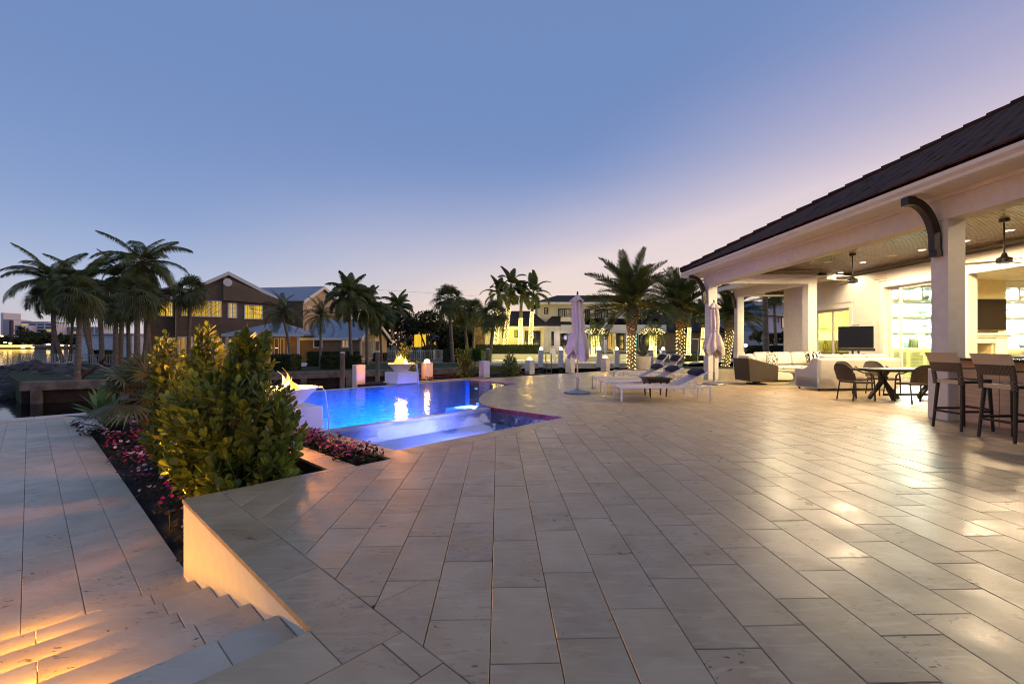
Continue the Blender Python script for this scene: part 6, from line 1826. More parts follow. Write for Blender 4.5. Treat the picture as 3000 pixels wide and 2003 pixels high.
dk = tag(MB().prism([p[:2] for p in (dp(44, HOR, 34), dp(60, HOR, 44), dp(200, HOR, 40), dp(190, HOR, 35))], LZ - .2, LZ + .03).build('landing_deck', mk('grey_deck', '#6b625c', .85, var=.2, stretch=(8, 1, 1)), smooth=False), 'weathered landing deck jutting over the rocks behind the railing', 'deck')
railing(dp(57, HOR, 39.5), dp(330, HOR, 37), LZ + .03, .86, 'grey picket railing along the point, before the bay', 5, .17)
railing(dp(1120, HOR, 50), dp(1270, HOR, 50.5), LZ, 1.05, 'white picket gate fence behind the far fire bowl', 4, .2, WTRIM); railing(dp(1273, HOR, 50.5), dp(1307, HOR, 49), LZ, 1.1, 'short white picket fence right of the gate', 1, .2, WTRIM)
PILE = mk('grey_pile', '#8a8078', .85, col2='#5c534b', scale=3, stretch=(1, 1, .3))
for px, yt, d, l in ((1002, 1033, 23.6, 'weathered mooring pile left of the leftmost bollard'), (1105, 1030, 25, 'weathered mooring pile left of the far fire bowl'), (1428, 1022, 30, 'grey mooring pile behind the plain bollard')):
    p = dp(px, yt, d); h = p.z; p.z = -2.2; t = thing('mooring_pile', l, 'pile', p, 0, 'mooring piles in the canal'); MB().tube([(0, 0, 0), (.02, .02, h + 2.2)], [.13, .12], 12).build('shaft', PILE, t); MB().lathe([(.135, 0), (.13, .05), (0, .07)], 12, (.02, .02, h + 2.18)).build('cap', WTRIM, t)
# old anchor leaning on the lawn
t = thing('old_anchor', 'rusty old anchor leaning on the lawn behind the rocks', 'anchor', gp(236, 1110, LZ)); RU = mk('rust', '#3a2620', .85)
m = MB(); m.tube([(0, 0, 0), (.62, .5, .78)], .05, 8); m.build('shank', RU, t)
m = MB(); m.tube([(.15 + .62, .5, .95), (.45, .5, .80), (.62, .5, .78), (.85, .5, .60), (1.05, .5, .62)], .04, 6); m.tube([(.62, .5, .78), (.75, .5, 1.02)], .04, 6); m.tube([(.62, .5, .78), (.95, .5, .38)], .04, 6); m.build('flukes', RU, t)
# --- palms of the brown house's garden
gL = 'palms on the point at the left'
def P_(px, py, d, z=LZ): return dp(px, HOR, d).xy.to_3d() + Vector((0, 0, z)), dp(px, py, d)
def pal(kind, pxb, d, pxc, pyc, label, group, scale=1.0, z=LZ, **kw):
    b = dp(pxb, HOR, d); b.z = z; return palm(kind, b, dp(pxc, pyc, d), label, group, scale, **kw)


pal('coconut', 161, 44, 152, 822, 'leftmost tall coconut palm, its fronds reaching to the picture edge', gL, 1.25, seed=2)
pal('coconut', 185, 44, 168, 850, 'coconut palm leaning out of the base of the leftmost one', gL, .95, seed=3, lean=(-.6, 0, 0), nf=16)
pal('coconut', 278, 40, 243, 824, 'coconut palm curving left behind the grey fan palm', gL, 1.0, seed=5, lean=(-.4, 0, 0))
pal('coconut', 268, 42, 250, 850, 'short coconut palm beside the curving one', gL, .8, seed=6, nf=16)
pal('coconut', 440, 38, 418, 772, 'tallest coconut palm, beside the brown house', gL, 1.18, seed=7)
pal('coconut', 352, 39, 362, 818, 'coconut palm just left of the tallest one', gL, 1.05, seed=9)
pal('sabal', 226, 22.2, 236, 868, 'fan palm with pale grey trunk standing by the canal wall', gL, .82, seed=10, tr=.115)
pal('sabal', 402, 30, 402, 862, 'fan palm with straight trunk before the lit house corner', gL, 1.0, seed=11, tr=.17)
pal('sabal', 338, 33, 340, 905, 'low fan palm left of the straight-trunked one', gL, .95, seed=13, tr=.17)
pal('sabal', 378, 34, 374, 900, 'slender fan palm between two stouter trunks', gL, .8, seed=14)
pal('sabal', 551, 36, 558, 855, 'dark fan palm in front of the four-pane window', gL, 1.05, seed=15, tr=.15)
pal('coconut', 205, 46, 215, 905, 'small dark palm behind the leaning trunks', gL, .6, seed=16, nf=16)
pal('sabal', 300, 36, 292, 868, 'full fan palm in the middle of the left cluster', gL, 1.2, seed=71, tr=.17)
pal('sabal', 420, 34, 440, 880, 'fan palm tucked under the tallest coconut palm', gL, 1.0, seed=72, tr=.15)
gH = 'feather palms in front of the brown house'
pal('pygmy', 853, 31, 826, 918, 'feather palm with leaning trunk before the porch roof', gH, 1.1, seed=17, lean=(.12, 0, 0), tr=.10)
pal('pygmy', 938, 32.5, 940, 930, 'feather palm with thin straight trunk before the garage windows', gH, 1.15, seed=18, tr=.09)
pal('queen', 1030, 34, 1022, 872, 'tallest queen palm, arching fronds beside the garage gable', gH, 1.0, seed=19)
pal('queen', 1075, 37, 1074, 905, 'queen palm before the garage door', gH, .95, seed=20)
pal('queen', 1118, 45, 1112, 935, 'drooping queen palm right of the garage gable', gH, 1.0, seed=21)
gC = 'dark palms in the middle distance'
pal('queen', 1166, 60, 1164, 905, 'dark palm with hooked fronds standing alone against the pink sky', gC, 1.15, seed=22)
pal('sabal', 1327, 42, 1315, 880, 'round-headed fan palm, tallest of the dark middle group', gC, 1.2, seed=23, tr=.17)
pal('sabal', 1372, 44, 1358, 915, 'fan palm just right of the tallest dark one', gC, 1.1, seed=24)
pal('sabal', 1385, 45, 1390, 912, 'fan palm with close twin trunk in the dark middle group', gC, 1.0, seed=25)
pal('sabal', 1433, 40, 1448, 922, 'fan palm with trunk leaning right, before the lit house', gC, 1.05, seed=26)
gR = 'royal palms wound with lights'
for k, (pb, pc_, yc, sc, l) in enumerate(((1451, 1461, 862, 1.0, 'leftmost light-wound royal palm, partly behind a dark fan palm'), (1477, 1497, 838, 1.1, 'tallest light-wound royal palm with an upright spear leaf'), (1524, 1527, 872, .98, 'shortest light-wound royal palm, third from the left'), (1552, 1562, 860, 1.05, 'rightmost light-wound royal palm in front of the brown hip roof'))):
    z0 = .3; H = dp(pc_, yc, 50).z - z0; zt = dp(pc_, (903, 895, 932, 913)[k], 50).z - z0
    pal('royal', pb, 50, pc_, yc, l, gR, sc, z=z0, lights=(.0, zt / H, 34, .035, 60), seed=30 + k, tr=.20)
gS = 'low palms covered in lights'
for px, d, l in ((1738, 41, 'left trunk of the low light-covered palm pair behind the blush umbrella'), (1752, 41, 'right trunk of the low light-covered palm pair behind the blush umbrella'), (1905, 40, 'left trunk of the low light-covered palm pair right of the date palm'), (1917, 40, 'right trunk of the low light-covered palm pair right of the date palm')):
    t = pal('pygmy', px, d, px + (4 if px % 2 else -2), 978, l, gS, .95, z=.1, lights=(.0, .95, 20, .03, 40), seed=px, nf=18, tr=.12)
    m = MB(); c = dp(px, 972, d) - t.location; q = random.Random(px)
    for k in range(40):
        a = q.uniform(0, 6.28); r_ = q.uniform(.3, 1.0); o = c + Vector((r_ * math.cos(a), r_ * math.sin(a), .35 - r_ * r_ * .55)); b = .032
        m.add([o + Vector(v) * b for v in ((1, 0, 0), (-1, 0, 0), (0, 1, 0), (0, -1, 0), (0, 0, 1), (0, 0, -1))], [(0, 2, 4), (2, 1, 4), (1, 3, 4), (3, 0, 4), (2, 0, 5), (1, 2, 5), (3, 1, 5), (0, 3, 5)])
    m.build('light_string', FAIRY, t, smooth=False, kind='stuff')
for px, d, l in ((2020, 46, 'light-wound royal palm seen left of the cream umbrella'), (2061, 46, 'light-wound royal palm right behind the cream umbrella')):
    H = dp(px, 925, d).z; pal('royal', px - 3, d, px, 925, l, gR, .7, z=.2, lights=(.0, (dp(px, 960, d).z - .2) / (H - .2), 26, .032, 40), seed=px, tr=.16)
# broad dark trees
tree(dp(1253, HOR, 56).xy.to_3d() + Vector((0, 0, LZ)), [(-.2, 0, 4.6, 1.9, 1.8, 1.1), (1.2, 0, 4.2, 1.5, 1.5, 1.0), (-1.3, .3, 4.0, 1.4, 1.4, .9), (.3, 0, 5.3, 1.5, 1.4, .7)], 'forked broad tree with round dark crown, left of the dark fan palms', 3600, .15, seed=3)
tree(dp(1175, HOR, 60).xy.to_3d() + Vector((0, 0, LZ)), [(0, 0, 4.6, 2.6, 2, 1.6), (2, 0, 4.2, 1.9, 1.8, 1.3), (-1.6, 0, 4.4, 1.6, 1.6, 1.3)], 'wide dark tree behind the garage, under the hooked palm', 3600, .17, seed=4)
tree(dp(1400, HOR, 62).xy.to_3d() + Vector((0, 0, LZ)), [(0, 0, 4.2, 2.6, 2, 1.9), (-2.4, 0, 3.6, 2, 2, 1.5)], 'dark tree filling the gap behind the fan palms', 3200, .18, seed=5)
tree(dp(1345, HOR, 58).xy.to_3d() + Vector((0, 0, LZ)), [(0, 0, 2.2, 1.9, 1.5, 1.2)], 'low shrubby tree lit yellow beside the stone wall', 1500, .13, leafmat('lit_shrub', '#4a5a20', '#2e3a14', .5, .2, .3), seed=6)
for k, (px, yt, d, w_, l) in enumerate(((1075, 945, 66, 4.5, 'dark bushy tree behind the garage roof'), (1330, 940, 66, 5, 'dark tree closing the gap between the fan palms'), (1410, 925, 60, 4, 'dark tree behind the leaning fan palm'), (700, 985, 75, 5, 'far tree crown just right of the main gable'), (1095, 925, 80, 5, 'far tree crown above the garage gable'), (1215, 950, 95, 7, 'far tree crown behind the round one'), (1290, 935, 85, 6, 'far tree crown left of the tallest fan palm'), (1440, 930, 80, 6, 'far tree crown behind the leftmost lit royal palm'), (1600, 950, 100, 6, 'far tree crown behind the brown hip roof'),
                                    (1925, 880, 75, 5, 'far feathery tree left of the second date palm'), (2010, 890, 80, 6, 'far dark tree behind the second date palm'), (2075, 870, 70, 6, 'far dark tree above the cream umbrella'), (2155, 880, 75, 5, 'far dark tree beside the bracketed pillar'), (2330, 985, 90, 8, 'far tree crown past the blue-roofed house'), (2420, 960, 90, 8, 'far tree crown hidden behind the lanai wall'))):
    zt = dp(px, yt, d).z
    tree(dp(px, HOR, d).xy.to_3d() + Vector((0, 0, LZ)), [(0, 0, zt * .62, w_ * .55, w_ * .5, zt * .45), (w_ * .4, 0, zt * .5, w_ * .4, w_ * .4, zt * .4), (-w_ * .4, 0, zt * .52, w_ * .4, w_ * .4, zt * .42)], l, 2600, .26, seed=50 + k)
# wire across the sky
tag(MB().tube([dp(1090, 848, 70), dp(1240, 857, 72), dp(1400, 868, 74)], .012, 4).build('power_line', BLACK), 'thin power line across the pale sky behind the palms', 'wire')
# --- white modern house
wh = thing('modern_house', 'white modern two-storey house with brown hip roofs, balcony and dark glazing', 'house')
WST = mk('modern_stucco', '#e6dcc0', .85, var=.05, world=True, scale=.5); RB = mk('brown_shingle', '#3d3029', .85, col2='#2c221d', scale=2.5)
M1 = WallPlane(1500, 55, 0); M2 = WallPlane(1500, 60, 0); M3 = WallPlane(1500, 56.5, 0)
def mbox(pl, px0, px1, py0, py1, dep, name, mat, y0=0.0):
    a, zt = pl.sz(px0, py0); b, _ = pl.sz(px1, py0); _, zb = pl.sz(px0, py1); return pbuild(pl, MB().box(a, b, y0, y0 + dep, zb, zt), name, mat, wh)
mbox(M1, 1420, 1640, 957, 1036, .3, 'wall', WST); mbox(M1, 1388, 1420, 957, 1036, 6, 'stone_wall', mk('coral_stone', '#a8905f', .9, col2='#6e5c3c', scale=3, bump=.5), .2)
mbox(M3, 1575, 1895, 887, 960, 6, 'wall', WST); mbox(M3, 1640, 1895, 960, 1036, .3, 'wall', WST, 2.5)
def hip(pl, pts, name='roof'):
    m = MB(); v = [(pl.sz(px, py)[0], y, pl.sz(px, py)[1]) for px, py, y in pts]; return m, v
def hiproof(pl, pxl, pxr, pye, rl, rr, pyr, y0, y1, mat=RB):
    sl_, ze_ = pl.sz(pxl, pye); sr_, _ = pl.sz(pxr, pye); a, zr = pl.sz(rl, pyr); b, _ = pl.sz(rr, pyr); ym = (y0 + y1) / 2
    zr = ze_ + (zr - ze_) * (1 + ym / 60)
    m = MB().add([(sl_, y0, ze_), (sr_, y0, ze_), (sr_, y1, ze_), (sl_, y1, ze_), (a, ym, zr), (b, ym, zr), (sl_, y0, ze_ - .2), (sr_, y0, ze_ - .2), (sr_, y1, ze_ - .2), (sl_, y1, ze_ - .2)],
                 [(0, 1, 5, 4), (1, 2, 5), (2, 3, 4, 5), (3, 0, 4), (6, 7, 1, 0), (7, 8, 2, 1), (9, 6, 0, 3), (9, 8, 7, 6)])
    o = pbuild(pl, m, 'roof', mat, wh); pbuild(pl, MB().box(sl_ - .04, sr_ + .04, y0 - .08, y0 - .005, ze_ - .26, ze_ + .02), 'fascia', WTRIM, wh); return o
hiproof(M1, 1428, 1612, 957, 1500, 1560, 908, -1, 7); hiproof(M1, 1585, 1690, 957, 1625, 1640, 921, -1.3, 5)
hiproof(M3, 1562, 1905, 887, 1640, 1830, 858, -.8, 8)
for a in ((1594, 901, 1606, 920, 1, PINKG), (1635, 904, 1674, 930, 2, PINKG), (1714, 906, 1728, 952, 1, DIMG), (1742, 907, 1781, 952, 2, DIMG), (1792, 911, 1801, 938, 1, DIMG), (1865, 911, 1878, 955, 1, LITW)): window(M3, wh, *a[:4], n=a[4], glass=a[5], frame=BLACK, fw=.09)
for a in ((1447, 968, 1456, 1010, 1, mk('shutter_green', '#8f9a60', .6)), (1471, 966, 1488, 990, 1, MATS['shutter_green']), (1507, 967, 1518, 988, 1, MATS['shutter_green']), (1537, 969, 1583, 1018, 3, DIMG), (1612, 971, 1623, 1012, 1, DIMG)): window(M1, wh, *a[:4], n=a[4], glass=a[5], off=.02, frame=BLACK, fw=.07)
X3 = WallPlane(1500, 59, 0)
for a in ((1644, 972, 1662, 1012, 1, DIMG), (1700, 972, 1722, 1020, 1, DIMG), (1778, 972, 1806, 1024, 2, LITW), (1808, 972, 1828, 1024, 1, DIMG), (1843, 973, 1868, 1020, 2, mk('teal_room', '#2a7f8a', .5, emit='#3fc3d0', estr=.35)), (1872, 975, 1885, 1020, 1, DIMG)): window(X3, wh, *a[:4], n=a[4], glass=a[5], off=.03, frame=BLACK, fw=.08)
mbox(M1, 1640, 1940, 953, 976, 3.2, 'balcony_slab', WTRIM, -1.5)
for px in (1595, 1609, 1768, 1831, 1722): mbox(M1, px - 3.5, px + 3.5, 957, 1036, .3, 'pillar', WTRIM, -1.3)
for px in (1769, 1831): mbox(M1, px - 4, px + 4, 931, 953, .3, 'balcony_post', WTRIM, -1.4)
a, z = M1.sz(1712, 934); b, _ = M1.sz(1936, 934); m = MB(); m.box(a, b, -1.34, -1.30, z - .04, z)
pbuild(M1, m, 'balcony_rail', BLACK, wh); m = MB(); _, zb = M1.sz(1712, 953); m.box(a, b, -1.33, -1.31, zb + .02, z - .05); pbuild(M1, m, 'balcony_glass', glassmat('smoke_glass', '#6a7078', .25), wh)
mbox(M1, 1640, 1668, 930, 943, .3, 'parapet', WST, -1.2)
for px, y, e in ((1450, 965, 70), (1500, 975, 90), (1560, 985, 90), (1640, 985, 45), (1690, 985, 45), (1750, 985, 70), (1850, 985, 45)):
    p = dp(px, y, 53.6); lamp('POINT', p, e, '#ffe46a' if px < 1600 else '#ece0ff', None, .3, name='house_lamp')
for px in (1590, 1700, 1840): lamp('POINT', dp(px, 925, 53), 38, '#ffe2a8', None, .3, name='house_lamp')
# terrace, dock and dock piles of the modern house
DK_ = mk('white_dock', '#d9d2bd', .75, var=.08, world=True, scale=1)
struct(MB().prism(V2([p[:2] for p in (dp(1395, HOR, 46), dp(2000, HOR, 46), dp(2700, HOR, 50), dp(2700, HOR, 120), dp(1380, HOR, 120))]), -1.5, .30).build('upper_lawn', GRASS, smooth=False))
tag(MB().prism([p[:2] for p in (dp(1392, HOR, 45.6), dp(2000, HOR, 45.6), dp(2000, HOR, 45.97), dp(1392, HOR, 45.97))], -1, .34).build('retaining_wall', DK_, smooth=False), 'white retaining wall between dock and lawn of the modern house', 'wall')
tag(MB().prism([p[:2] for p in (dp(1384, HOR, 33.4), dp(1426, HOR, 37.5), dp(1390, HOR, 46), dp(1370, HOR, 46))], -1.5, -.05).build('return_wall', CONC, smooth=False), 'grey return wall at the left end of the white dock', 'wall')
dock = tag(MB().prism([p[:2] for p in (dp(1426, HOR, 36.6), dp(1925, HOR, 36.6), dp(1990, HOR, 45.5), dp(1390, HOR, 45.5))], -.62, -.20).build('white_dock', DK_, smooth=False), 'long white dock across the canal, glowing under the lights', 'dock')
GLOBE = emitmat('globe', '#fff0c0', 14, False)
for k, (px, l) in enumerate(((1585, 'dock pile with globe lamp left of the ladder'), (1643, 'dock pile with globe lamp just left of the blush umbrella'), (1756, 'dock pile with globe lamp left of the folded dock umbrella'), (1807, 'dock pile with globe lamp left of the lit date palm'), (1906, 'dock pile with globe lamp right of the potted agave'), (1943, 'dock pile with globe lamp beside the outboard motors'))):
    p = dp(px, HOR, 36.3); p.z = -2.4; t = thing('dock_pile', l, 'dock pile', p, 0, 'dock piles with globe lamps'); H = 3.2
    MB().box(-.17, .17, -.17, .17, 0, H).build('post', BLACK, t, smooth=False); MB().box(-.22, .16, -.22, .16, H - 1.3, H - .002).build('sleeve', WTRIM, t, smooth=False); MB().box(-.25, .25, -.25, .25, H, H + .05).build('cap', WTRIM, t, smooth=False)
    MB().ball((0, 0, H + .17), .13, 2).build('globe', GLOBE, t); lamp('POINT', (0, -.0, H + .45), 34, '#ffe08a', t, .12)
for x in (1460, 1520, 1600, 1680, 1730, 1850): lamp('POINT', dp(x, 1035, 43.5), 70, '#ffe978', None, .3, name='garden_lamp')
t = thing('dock_ladder', 'grey ladder with curved handrails at the dock edge', 'ladder', dp(1608, 1060, 36.4))
for x in (-.22, .22): MB().tube([(x, -.05, -1.4), (x, -.05, .05), (x, 0, .55), (x, .15, .68), (x, .35, .55), (x, .4, 0)], .03, 6).build('rail', DISC, t)
for k in range(4): MB().box(-.22, .22, -.08, -.02, -1.2 + k * .3, -1.16 + k * .3).build('rung', DISC, t, smooth=False)
for px, d, l in ((1626, 40, 'white garden chair on the dock, left of the blush umbrella'), (1660, 41, 'white garden chair on the dock, nearly behind the blush umbrella'), (1728, 42, 'white garden chair on the dock, right of the blush umbrella')):
    t = thing('garden_chair', l, 'chair', dp(px, HOR, d).xy.to_3d() + Vector((0, 0, -.2)), R(30), 'white garden chairs on the dock'); MB().box(-.3, .3, -.3, .3, .38, .44).build('seat', WTRIM, t, smooth=False)
    MB().obox((0, .32, .75), (.6, .05, .75), (R(-14), 0, 0)).build('backrest', WTRIM, t, smooth=False)
    for x in (-.27, .27):
        for y in (-.27, .27): MB().box(x - .025, x + .025, y - .025, y + .025, 0, .38).build('leg', WTRIM, t, smooth=False)
t = thing('closed_umbrella', 'small closed yellowish umbrella on the neighbour dock', 'umbrella', dp(1799, HOR, 43).xy.to_3d() + Vector((0, 0, -.2)))
MB().tube([(0, 0, 0), (0, 0, 2.3)], .03, 6).build('pole', ALU, t); MB().lathe([(0, 2.35), (.06, 2.25), (.14, 1.7), (.24, 1.0), (.2, .95), (0, 1.0)], 12, wob=lambda a, z: 1 + .2 * math.cos(5 * a)).build('canopy', mk('yellow_cloth', '#e6d79a', .9), t)
# planters of the low lit palms
for px, d in ((1748, 41), (1912, 40)):
    t = tag(MB().box(-1.3, 1.3, -1, 1, -.3, .25).build('planter_box', DK_, smooth=False), 'white planter box under the light-covered palms ' + ('behind the blush umbrella' if px < 1800 else 'right of the date palm'), 'planter'); t.location = dp(px, HOR, d).xy.to_3d()
# --- boat with outboards on the canal, right
hullm = mk('navy_hull', '#10141e', .18, var=.1, coat=.5); t = thing('motor_boat', 'dark navy motor boat with T-top and pale outboards behind the loungers', 'boat', dp(1992, HOR, 33).xy.to_3d() + Vector((0, 0, WATZ)), R(6))
SEC = [(0, 1.25, 1.30, .25), (1.5, 1.35, 1.36, .1), (3.5, 1.38, 1.46, .0), (5.5, 1.2, 1.62, .0), (7.2, .8, 1.82, .1), (8.6, .05, 2.05, .5)]
m = MB(); vs = []; NS = 9
for x, hw, hz_, kz in SEC:
    for j in range(NS):
        f = j / (NS - 1) * 2 - 1; a = abs(f); y = hw * (a ** .55 if a < .5 else .68 + .32 * (a - .5) * 2) * (1 if f >= 0 else -1) if a > 0 else 0; z = kz - .3 + (hz_ - kz + .3) * a ** 1.6; vs.append((x, y, z))
n = len(SEC); m.add(vs, [(i * NS + j, (i + 1) * NS + j, (i + 1) * NS + j + 1, i * NS + j + 1) for i in range(n - 1) for j in range(NS - 1)] + [tuple(range(NS))]); m.build('hull', hullm, t, ang=50)
m = MB(); m.add([(x - .0, -hw - .02, z) for x, hw, z, k in SEC] + [(x, -hw - .02, z + .07) for x, hw, z, k in SEC], [(i, i + 1, n + i + 1, n + i) for i in range(n - 1)]); m.add([(x, hw, z) for x, hw, z, k in SEC] + [(x, -hw, z) for x, hw, z, k in SEC], [(i, i + 1, n + i + 1, n + i) for i in range(n - 1)]); m.build('gunwale', mk('boat_white', '#c9cdd2', .3), t, smooth=False)
BW = MATS['boat_white']
MB().box(2.2, 3.6, -.5, .5, 1.2, 2.1, .05).build('console', BW, t); MB().box(1.5, 4.4, -1.0, 1.0, 3.02, 3.10, .03).build('t_top', BW, t)
for x in (1.8, 3.9):
    for y in (-.75, .75): MB().bar((x, y, 1.3), (x + .1, y, 3.02), .05).build('t_top_leg', BW, t, smooth=False)
MB().box(3.5, 3.56, -.8, .8, 2.1, 3.0).build('windscreen', glassmat('boat_glass', '#8a9098', .3), t, smooth=False)
for k, y in enumerate((-.75, 0, .75)):
    o = MB().box(-.75, -.15, y - .24, y + .24, 1.35, 1.95, .1).build('outboard', mk('cowling', '#8f969c', .25, metal=.3), t, ang=60)
    MB().lathe([(0, .15), (.14, .2), (.24, .5), (.26, .9), (.2, 1.3), (0, 1.36)], 14, (-.42, y, 0)).build('midsection', BW, o)
for x in (1.7, 2.6): MB().tube([(x, -.9, 3.1), (x - .5, -1.2, 5.4)], .018, 5).build('outrigger', BW, t)
# --- blue-roofed house and hedge seen through the lanai; dark roof between
nh = thing('blue_roof_house', 'pale house with dark blue metal hip roof seen through the lanai', 'house'); N1 = WallPlane(2250, 58, -18); N2 = WallPlane(2250, 58, 40)
PW_ = mk('pale_blue_wall', '#b9bdd0', .85, var=.06); BR_ = mk('blue_metal', '#3d4a5c', .45, var=.1)
def nb(pl, px0, px1, py0, py1, dep, name, mat, y0=0.): 
    a, zt = pl.sz(px0, py0); b, _ = pl.sz(px1, py0); _, zb = pl.sz(px0, py1); return pbuild(pl, MB().box(a, b, y0, y0 + dep, zb, zt), name, mat, nh)
nb(N1, 2125, 2249.8, 919, 1040, 6, 'wall', PW_); nb(N2, 2250.2, 2330, 919, 1040, 5, 'wall', PW_)
c0 = dp(2250, 917, 57); L0 = Vector((*(N1.mat() @ Vector((N1.sz(2120, 920)[0], -.8, 0))).xy, c0.z)); R0 = Vector((*(N2.mat() @ Vector((N2.sz(2335, 917)[0], -.8, 0))).xy, c0.z)); ap = dp(2198, 883, 62); ap2 = dp(2120, 884, 66); bk_ = dp(2290, 884, 74)
m = MB().add([L0, c0, R0, ap, ap2, bk_] + [p - Vector((0, 0, .25)) for p in (L0, c0, R0)], [(0, 1, 3, 4), (1, 2, 5, 3), (6, 7, 1, 0), (7, 8, 2, 1)]); ro = m.build('roof', BR_, nh, smooth=False)
m = MB()
for k in range(16): f = (k + .5) / 16; m.bar(L0.lerp(c0, f) + Vector((0, 0, .03)), ap2.lerp(ap, f) + Vector((0, 0, .03)), .05, .05)
m.build('seams', BR_, ro, smooth=False, kind='stuff'); MB().bar(c0 + Vector((0, 0, .05)), ap + Vector((0, 0, .05)), .12).build('hip_cap', mk('hip_grey', '#8a90a0', .5), ro, smooth=False)
for a in ((2140, 927, 2148, 940), (2180, 926, 2193, 938), (2225, 924, 2236, 932)): window(N1, nh, *a, n=1, glass=DIMG, frame=PW_, off=.03, fw=.06)
window(N2, nh, 2276, 925, 2281, 946, n=1, glass=DIMG, frame=PW_, off=.03, fw=.06); window(N2, nh, 2289, 924, 2322, 961, n=1, glass=PINKG, frame=BLACK, off=.03, fw=.06)
m = MB(); a = [dp(2130, 971, 52), dp(2255, 971, 52), dp(2245, 971, 57), dp(2130, 971, 57), dp(2215, 953, 56), dp(2140, 953, 56)]; m.add(a, [(0, 1, 4, 5), (1, 2, 4)]); m.build('porch_roof', BR_, nh, smooth=False)
hedge(dp(2196, HOR, 42), dp(2420, HOR, 42), 1.2, 1.25, 'dark tall hedge seen between the far pillars', z=-.1, n=3500, sz=.08, mat=leafmat('hedge_dark', '#1c2410', '#10160a', .6, .1, .3))
for k, (px, y, d) in enumerate(((2225, 985, 45), (2270, 992, 46), (2300, 990, 45))):
    tree(dp(px, HOR, d).xy.to_3d(), [(0, 0, dp(px, y, d).z, 1.0, .9, .6)], ('rounded bush above the hedge, left', 'rounded bush above the hedge beside the palm trunk', 'rounded bush above the hedge, right')[k], 900, .12, leafmat('bush_warm', '#46481c', '#2a2e12', .6, .2, .3), trunk=.06, seed=80 + k, name='garden_bush', group='bushes behind the far pillars')
pal('sabal', 2275, 44, 2266, 862, 'slim palm trunk rising behind the hedge between the pillars', gC, .9, z=0, seed=60, tr=.14)
pal('date', 2245, 36, 2240, 832, 'palm whose frond tips hang below the far beam', gC, 1.1, z=0, seed=61, nf=26)
t = thing('globe_lamp_post', 'low globe lamp glowing before the dark hedge', 'garden lamp', dp(2185, HOR, 38).xy.to_3d()); MB().tube([(0, 0, -.1), (0, 0, 1.1)], .04, 8).build('post', BLACK, t); MB().ball((0, 0, 1.22), .13, 2).build('globe', GLOBE, t); lamp('POINT', (0, 0, 1.5), 30, '#ffc860', t, .1)
oh = thing('dark_roof_house', 'low house with dark hip roof behind the second date palm', 'house'); O1 = WallPlane(1950, 60, 0)
a, z = O1.sz(1890, 970); b, _ = O1.sz(2130, 970); pbuild(O1, MB().box(a + .6, b, 0, 5, 0, z), 'wall', mk('peach_wall', '#a88a64', .85), oh)
m = MB(); r1, zr = O1.sz(1935, 915); r2, _ = O1.sz(2060, 915); m.add([(a, -.7, z), (b, -.7, z), (b, 6, z), (a, 6, z), (r1, 3, zr), (r2, 3, zr), (a, -.7, z - .2), (b, -.7, z - .2)], [(0, 1, 5, 4), (1, 2, 5), (2, 3, 4, 5), (3, 0, 4), (6, 7, 1, 0)]); pbuild(O1, m, 'roof', mk('dark_shingle', '#2b2124', .85), oh)
for a in ((1998, 977, 2012, 990), (2122, 990, 2130, 1006), (2098, 985, 2106, 1000)): window(O1, oh, *a, n=1, glass=DIMG if a[0] < 2000 else LITW, frame=WTRIM, off=.03, fw=.07)
gh = thing('grey_bungalow', 'small dark-roofed bungalow with white gable behind the dark palms', 'house'); B1 = WallPlane(1285, 70, 0)
a, z = B1.sz(1262, 998); b, _ = B1.sz(1335, 998); pbuild(B1, MB().box(a, b, 0, 6, LZ, z), 'wall', mk('grey_wall', '#8a867c', .85), gh)
m = MB(); r1, zr = B1.sz(1285, 970); m.add([(a - .5, -.8, z), (b + .5, -.8, z), (b + .5, 7, z), (a - .5, 7, z), (r1 - .5, 3, zr), (b, 3, zr)], [(0, 1, 5, 4), (1, 2, 5), (2, 3, 4, 5), (3, 0, 4)]); pbuild(B1, m, 'roof', mk('slate_roof', '#3a3a44', .8), gh)
window(B1, gh, 1270, 1000, 1279, 1012, n=1, glass=LITW, off=.03, fw=.07)
sh = tag(MB().box(-3.1, 3.1, -1.5, 1.5, LZ, 2.6).box(-3.4, 3.4, -1.8, 1.8, 2.6, 2.8).build('white_cabin', mk('cabin_white', '#cfd6dc', .8), smooth=False), 'small white flat-roofed building behind the left palms', 'building'); sh.location = dp(330, HOR, 62).xy.to_3d(); sh.rotation_euler = (0, 0, R(10))
for px, py in ((1178, 998), (1248, 995)):
    t = tag(MB().box(-.5, .5, -.1, .1, -.9, .9).build('lit_window_far', LITY, smooth=False), 'orange lit window glimpsed ' + ('left of' if px < 1200 else 'through') + ' the forked broad tree', 'window'); t.location = dp(px + (0 if px > 1200 else 46), py, 66)
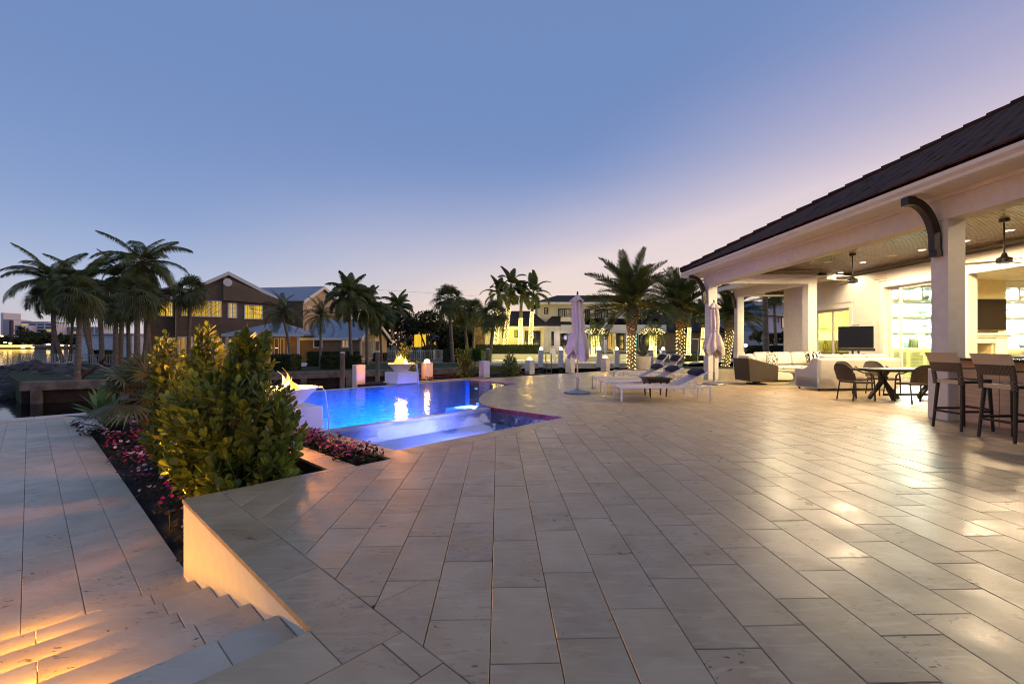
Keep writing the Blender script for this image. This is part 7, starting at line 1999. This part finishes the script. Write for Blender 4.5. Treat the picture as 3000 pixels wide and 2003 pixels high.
# --- far shore of the bay
q = random.Random(9)
ell = []
o0 = dp(120, HOR, 280).xy.to_3d() + Vector((0, 0, -.5))
for k in range(30):
    px = -70 + k * 14 + q.uniform(-5, 5); d = 272 + q.uniform(0, 30); h = q.uniform(5, 11) * (1.25 if 60 < px < 135 else .9); w_ = q.uniform(3.5, 6); p = dp(px, HOR, d) - o0
    ell += [(p.x, p.y, h * .6, w_, w_, h * .42), (p.x + w_ * .7, p.y, h * .5, w_ * .7, w_ * .7, h * .35)]
o = leaf_cloud(MB(), q, ell, 15000, .75).build('shore_trees', TREEL, smooth=False, kind='stuff'); o.location = o0; o['label'] = 'dark band of trees along the far shore of the bay'; o['category'] = 'trees'
HW = mk('hotel_white', '#d6d2d6', .85, var=.04); HD = mk('hotel_band', '#454a5a', .4, var=.2)
def block(px0, px1, yt, yb, d, label, rows, mat=HW, cols=1, lit=()):
    pl = WallPlane((px0 + px1) / 2, d, 0); t = thing('waterfront_building', label, 'building', (0, 0, 0), 0, 'buildings on the far shore'); a, zt = pl.sz(px0, yt); b, _ = pl.sz(px1, yt)
    pbuild(pl, MB().box(a, b, 0, 25, -.5, zt), 'wall', mat, t)
    _, zb = pl.sz(px0, yb)
    for r in range(rows):
        for c in range(cols):
            z = zt - 1.2 - (zt - zb - 1) * r / rows; wd = (b - a) / cols; m = MB().box(a + c * wd + wd * .1, a + (c + 1) * wd - wd * .12, -.3, .1, z - (zt - zb) / rows * .55, z)
            pbuild(pl, m, 'window_band', LITW if (r, c) in lit else HD, t)
    return t
block(2, 10, 916, 1000, 700, 'slim pale tower at the left picture edge', 0)
block(8, 27, 935, 1000, 680, 'beige slab with dark side, next to the slim tower', 0, mk('slab_beige', '#b9aeb0', .85)); block(27, 33, 937, 1000, 675, 'dark narrow slab beside the beige one', 0, mk('slab_dark', '#5a4448', .85)); block(33, 40, 937, 1000, 678, 'pale narrow slab beside the dark one', 0)
block(43, 62, 952, 985, 600, 'low left wing of the white hotel with dark balconies', 5); block(60, 155, 946, 990, 620, 'long white hotel with dark window bands', 5, cols=4, lit=((0, 0), (2, 0), (3, 0), (2, 3)))
block(62, 140, 942, 950, 640, 'grey rooftop storey of the white hotel', 1, mk('roof_storey', '#8f98a8', .7)); block(185, 300, 957, 990, 640, 'white apartment row seen between the palm trunks', 5, cols=5, lit=((2, 1), (3, 3)))
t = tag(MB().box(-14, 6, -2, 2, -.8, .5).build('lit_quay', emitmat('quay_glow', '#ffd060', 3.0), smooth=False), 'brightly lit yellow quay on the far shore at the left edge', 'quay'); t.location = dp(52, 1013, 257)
LWHERE = ('just right of the lit quay', 'below the middle of the tree band', 'upper of two left of the palm trunks', 'upper twin beside the palm trunks', 'between the leaning palm trunks', 'right of the leaning palm trunks', 'touching the right end of the lit quay', 'behind the grey fan palm trunk', 'above the left part of the lit quay', 'above the right part of the lit quay', 'highest, at the picture edge')
for k, (px, py) in enumerate(((72, 1016), (95, 1017), (140, 1009), (143, 1008), (170, 1010), (182, 1011), (66, 1017), (206, 1012), (15, 1003), (30, 1005), (5, 984))):
    t = tag(MB().ball((0, 0, 0), (1.1, .4, .4), 1).build('shore_light', emitmat('shore_glow', '#ffcf80', 9), smooth=False), 'small bright light on the far shore, ' + LWHERE[k], 'light', 'lights on the far shore'); t.location = dp(px, py, 255 if px > 40 else 256)
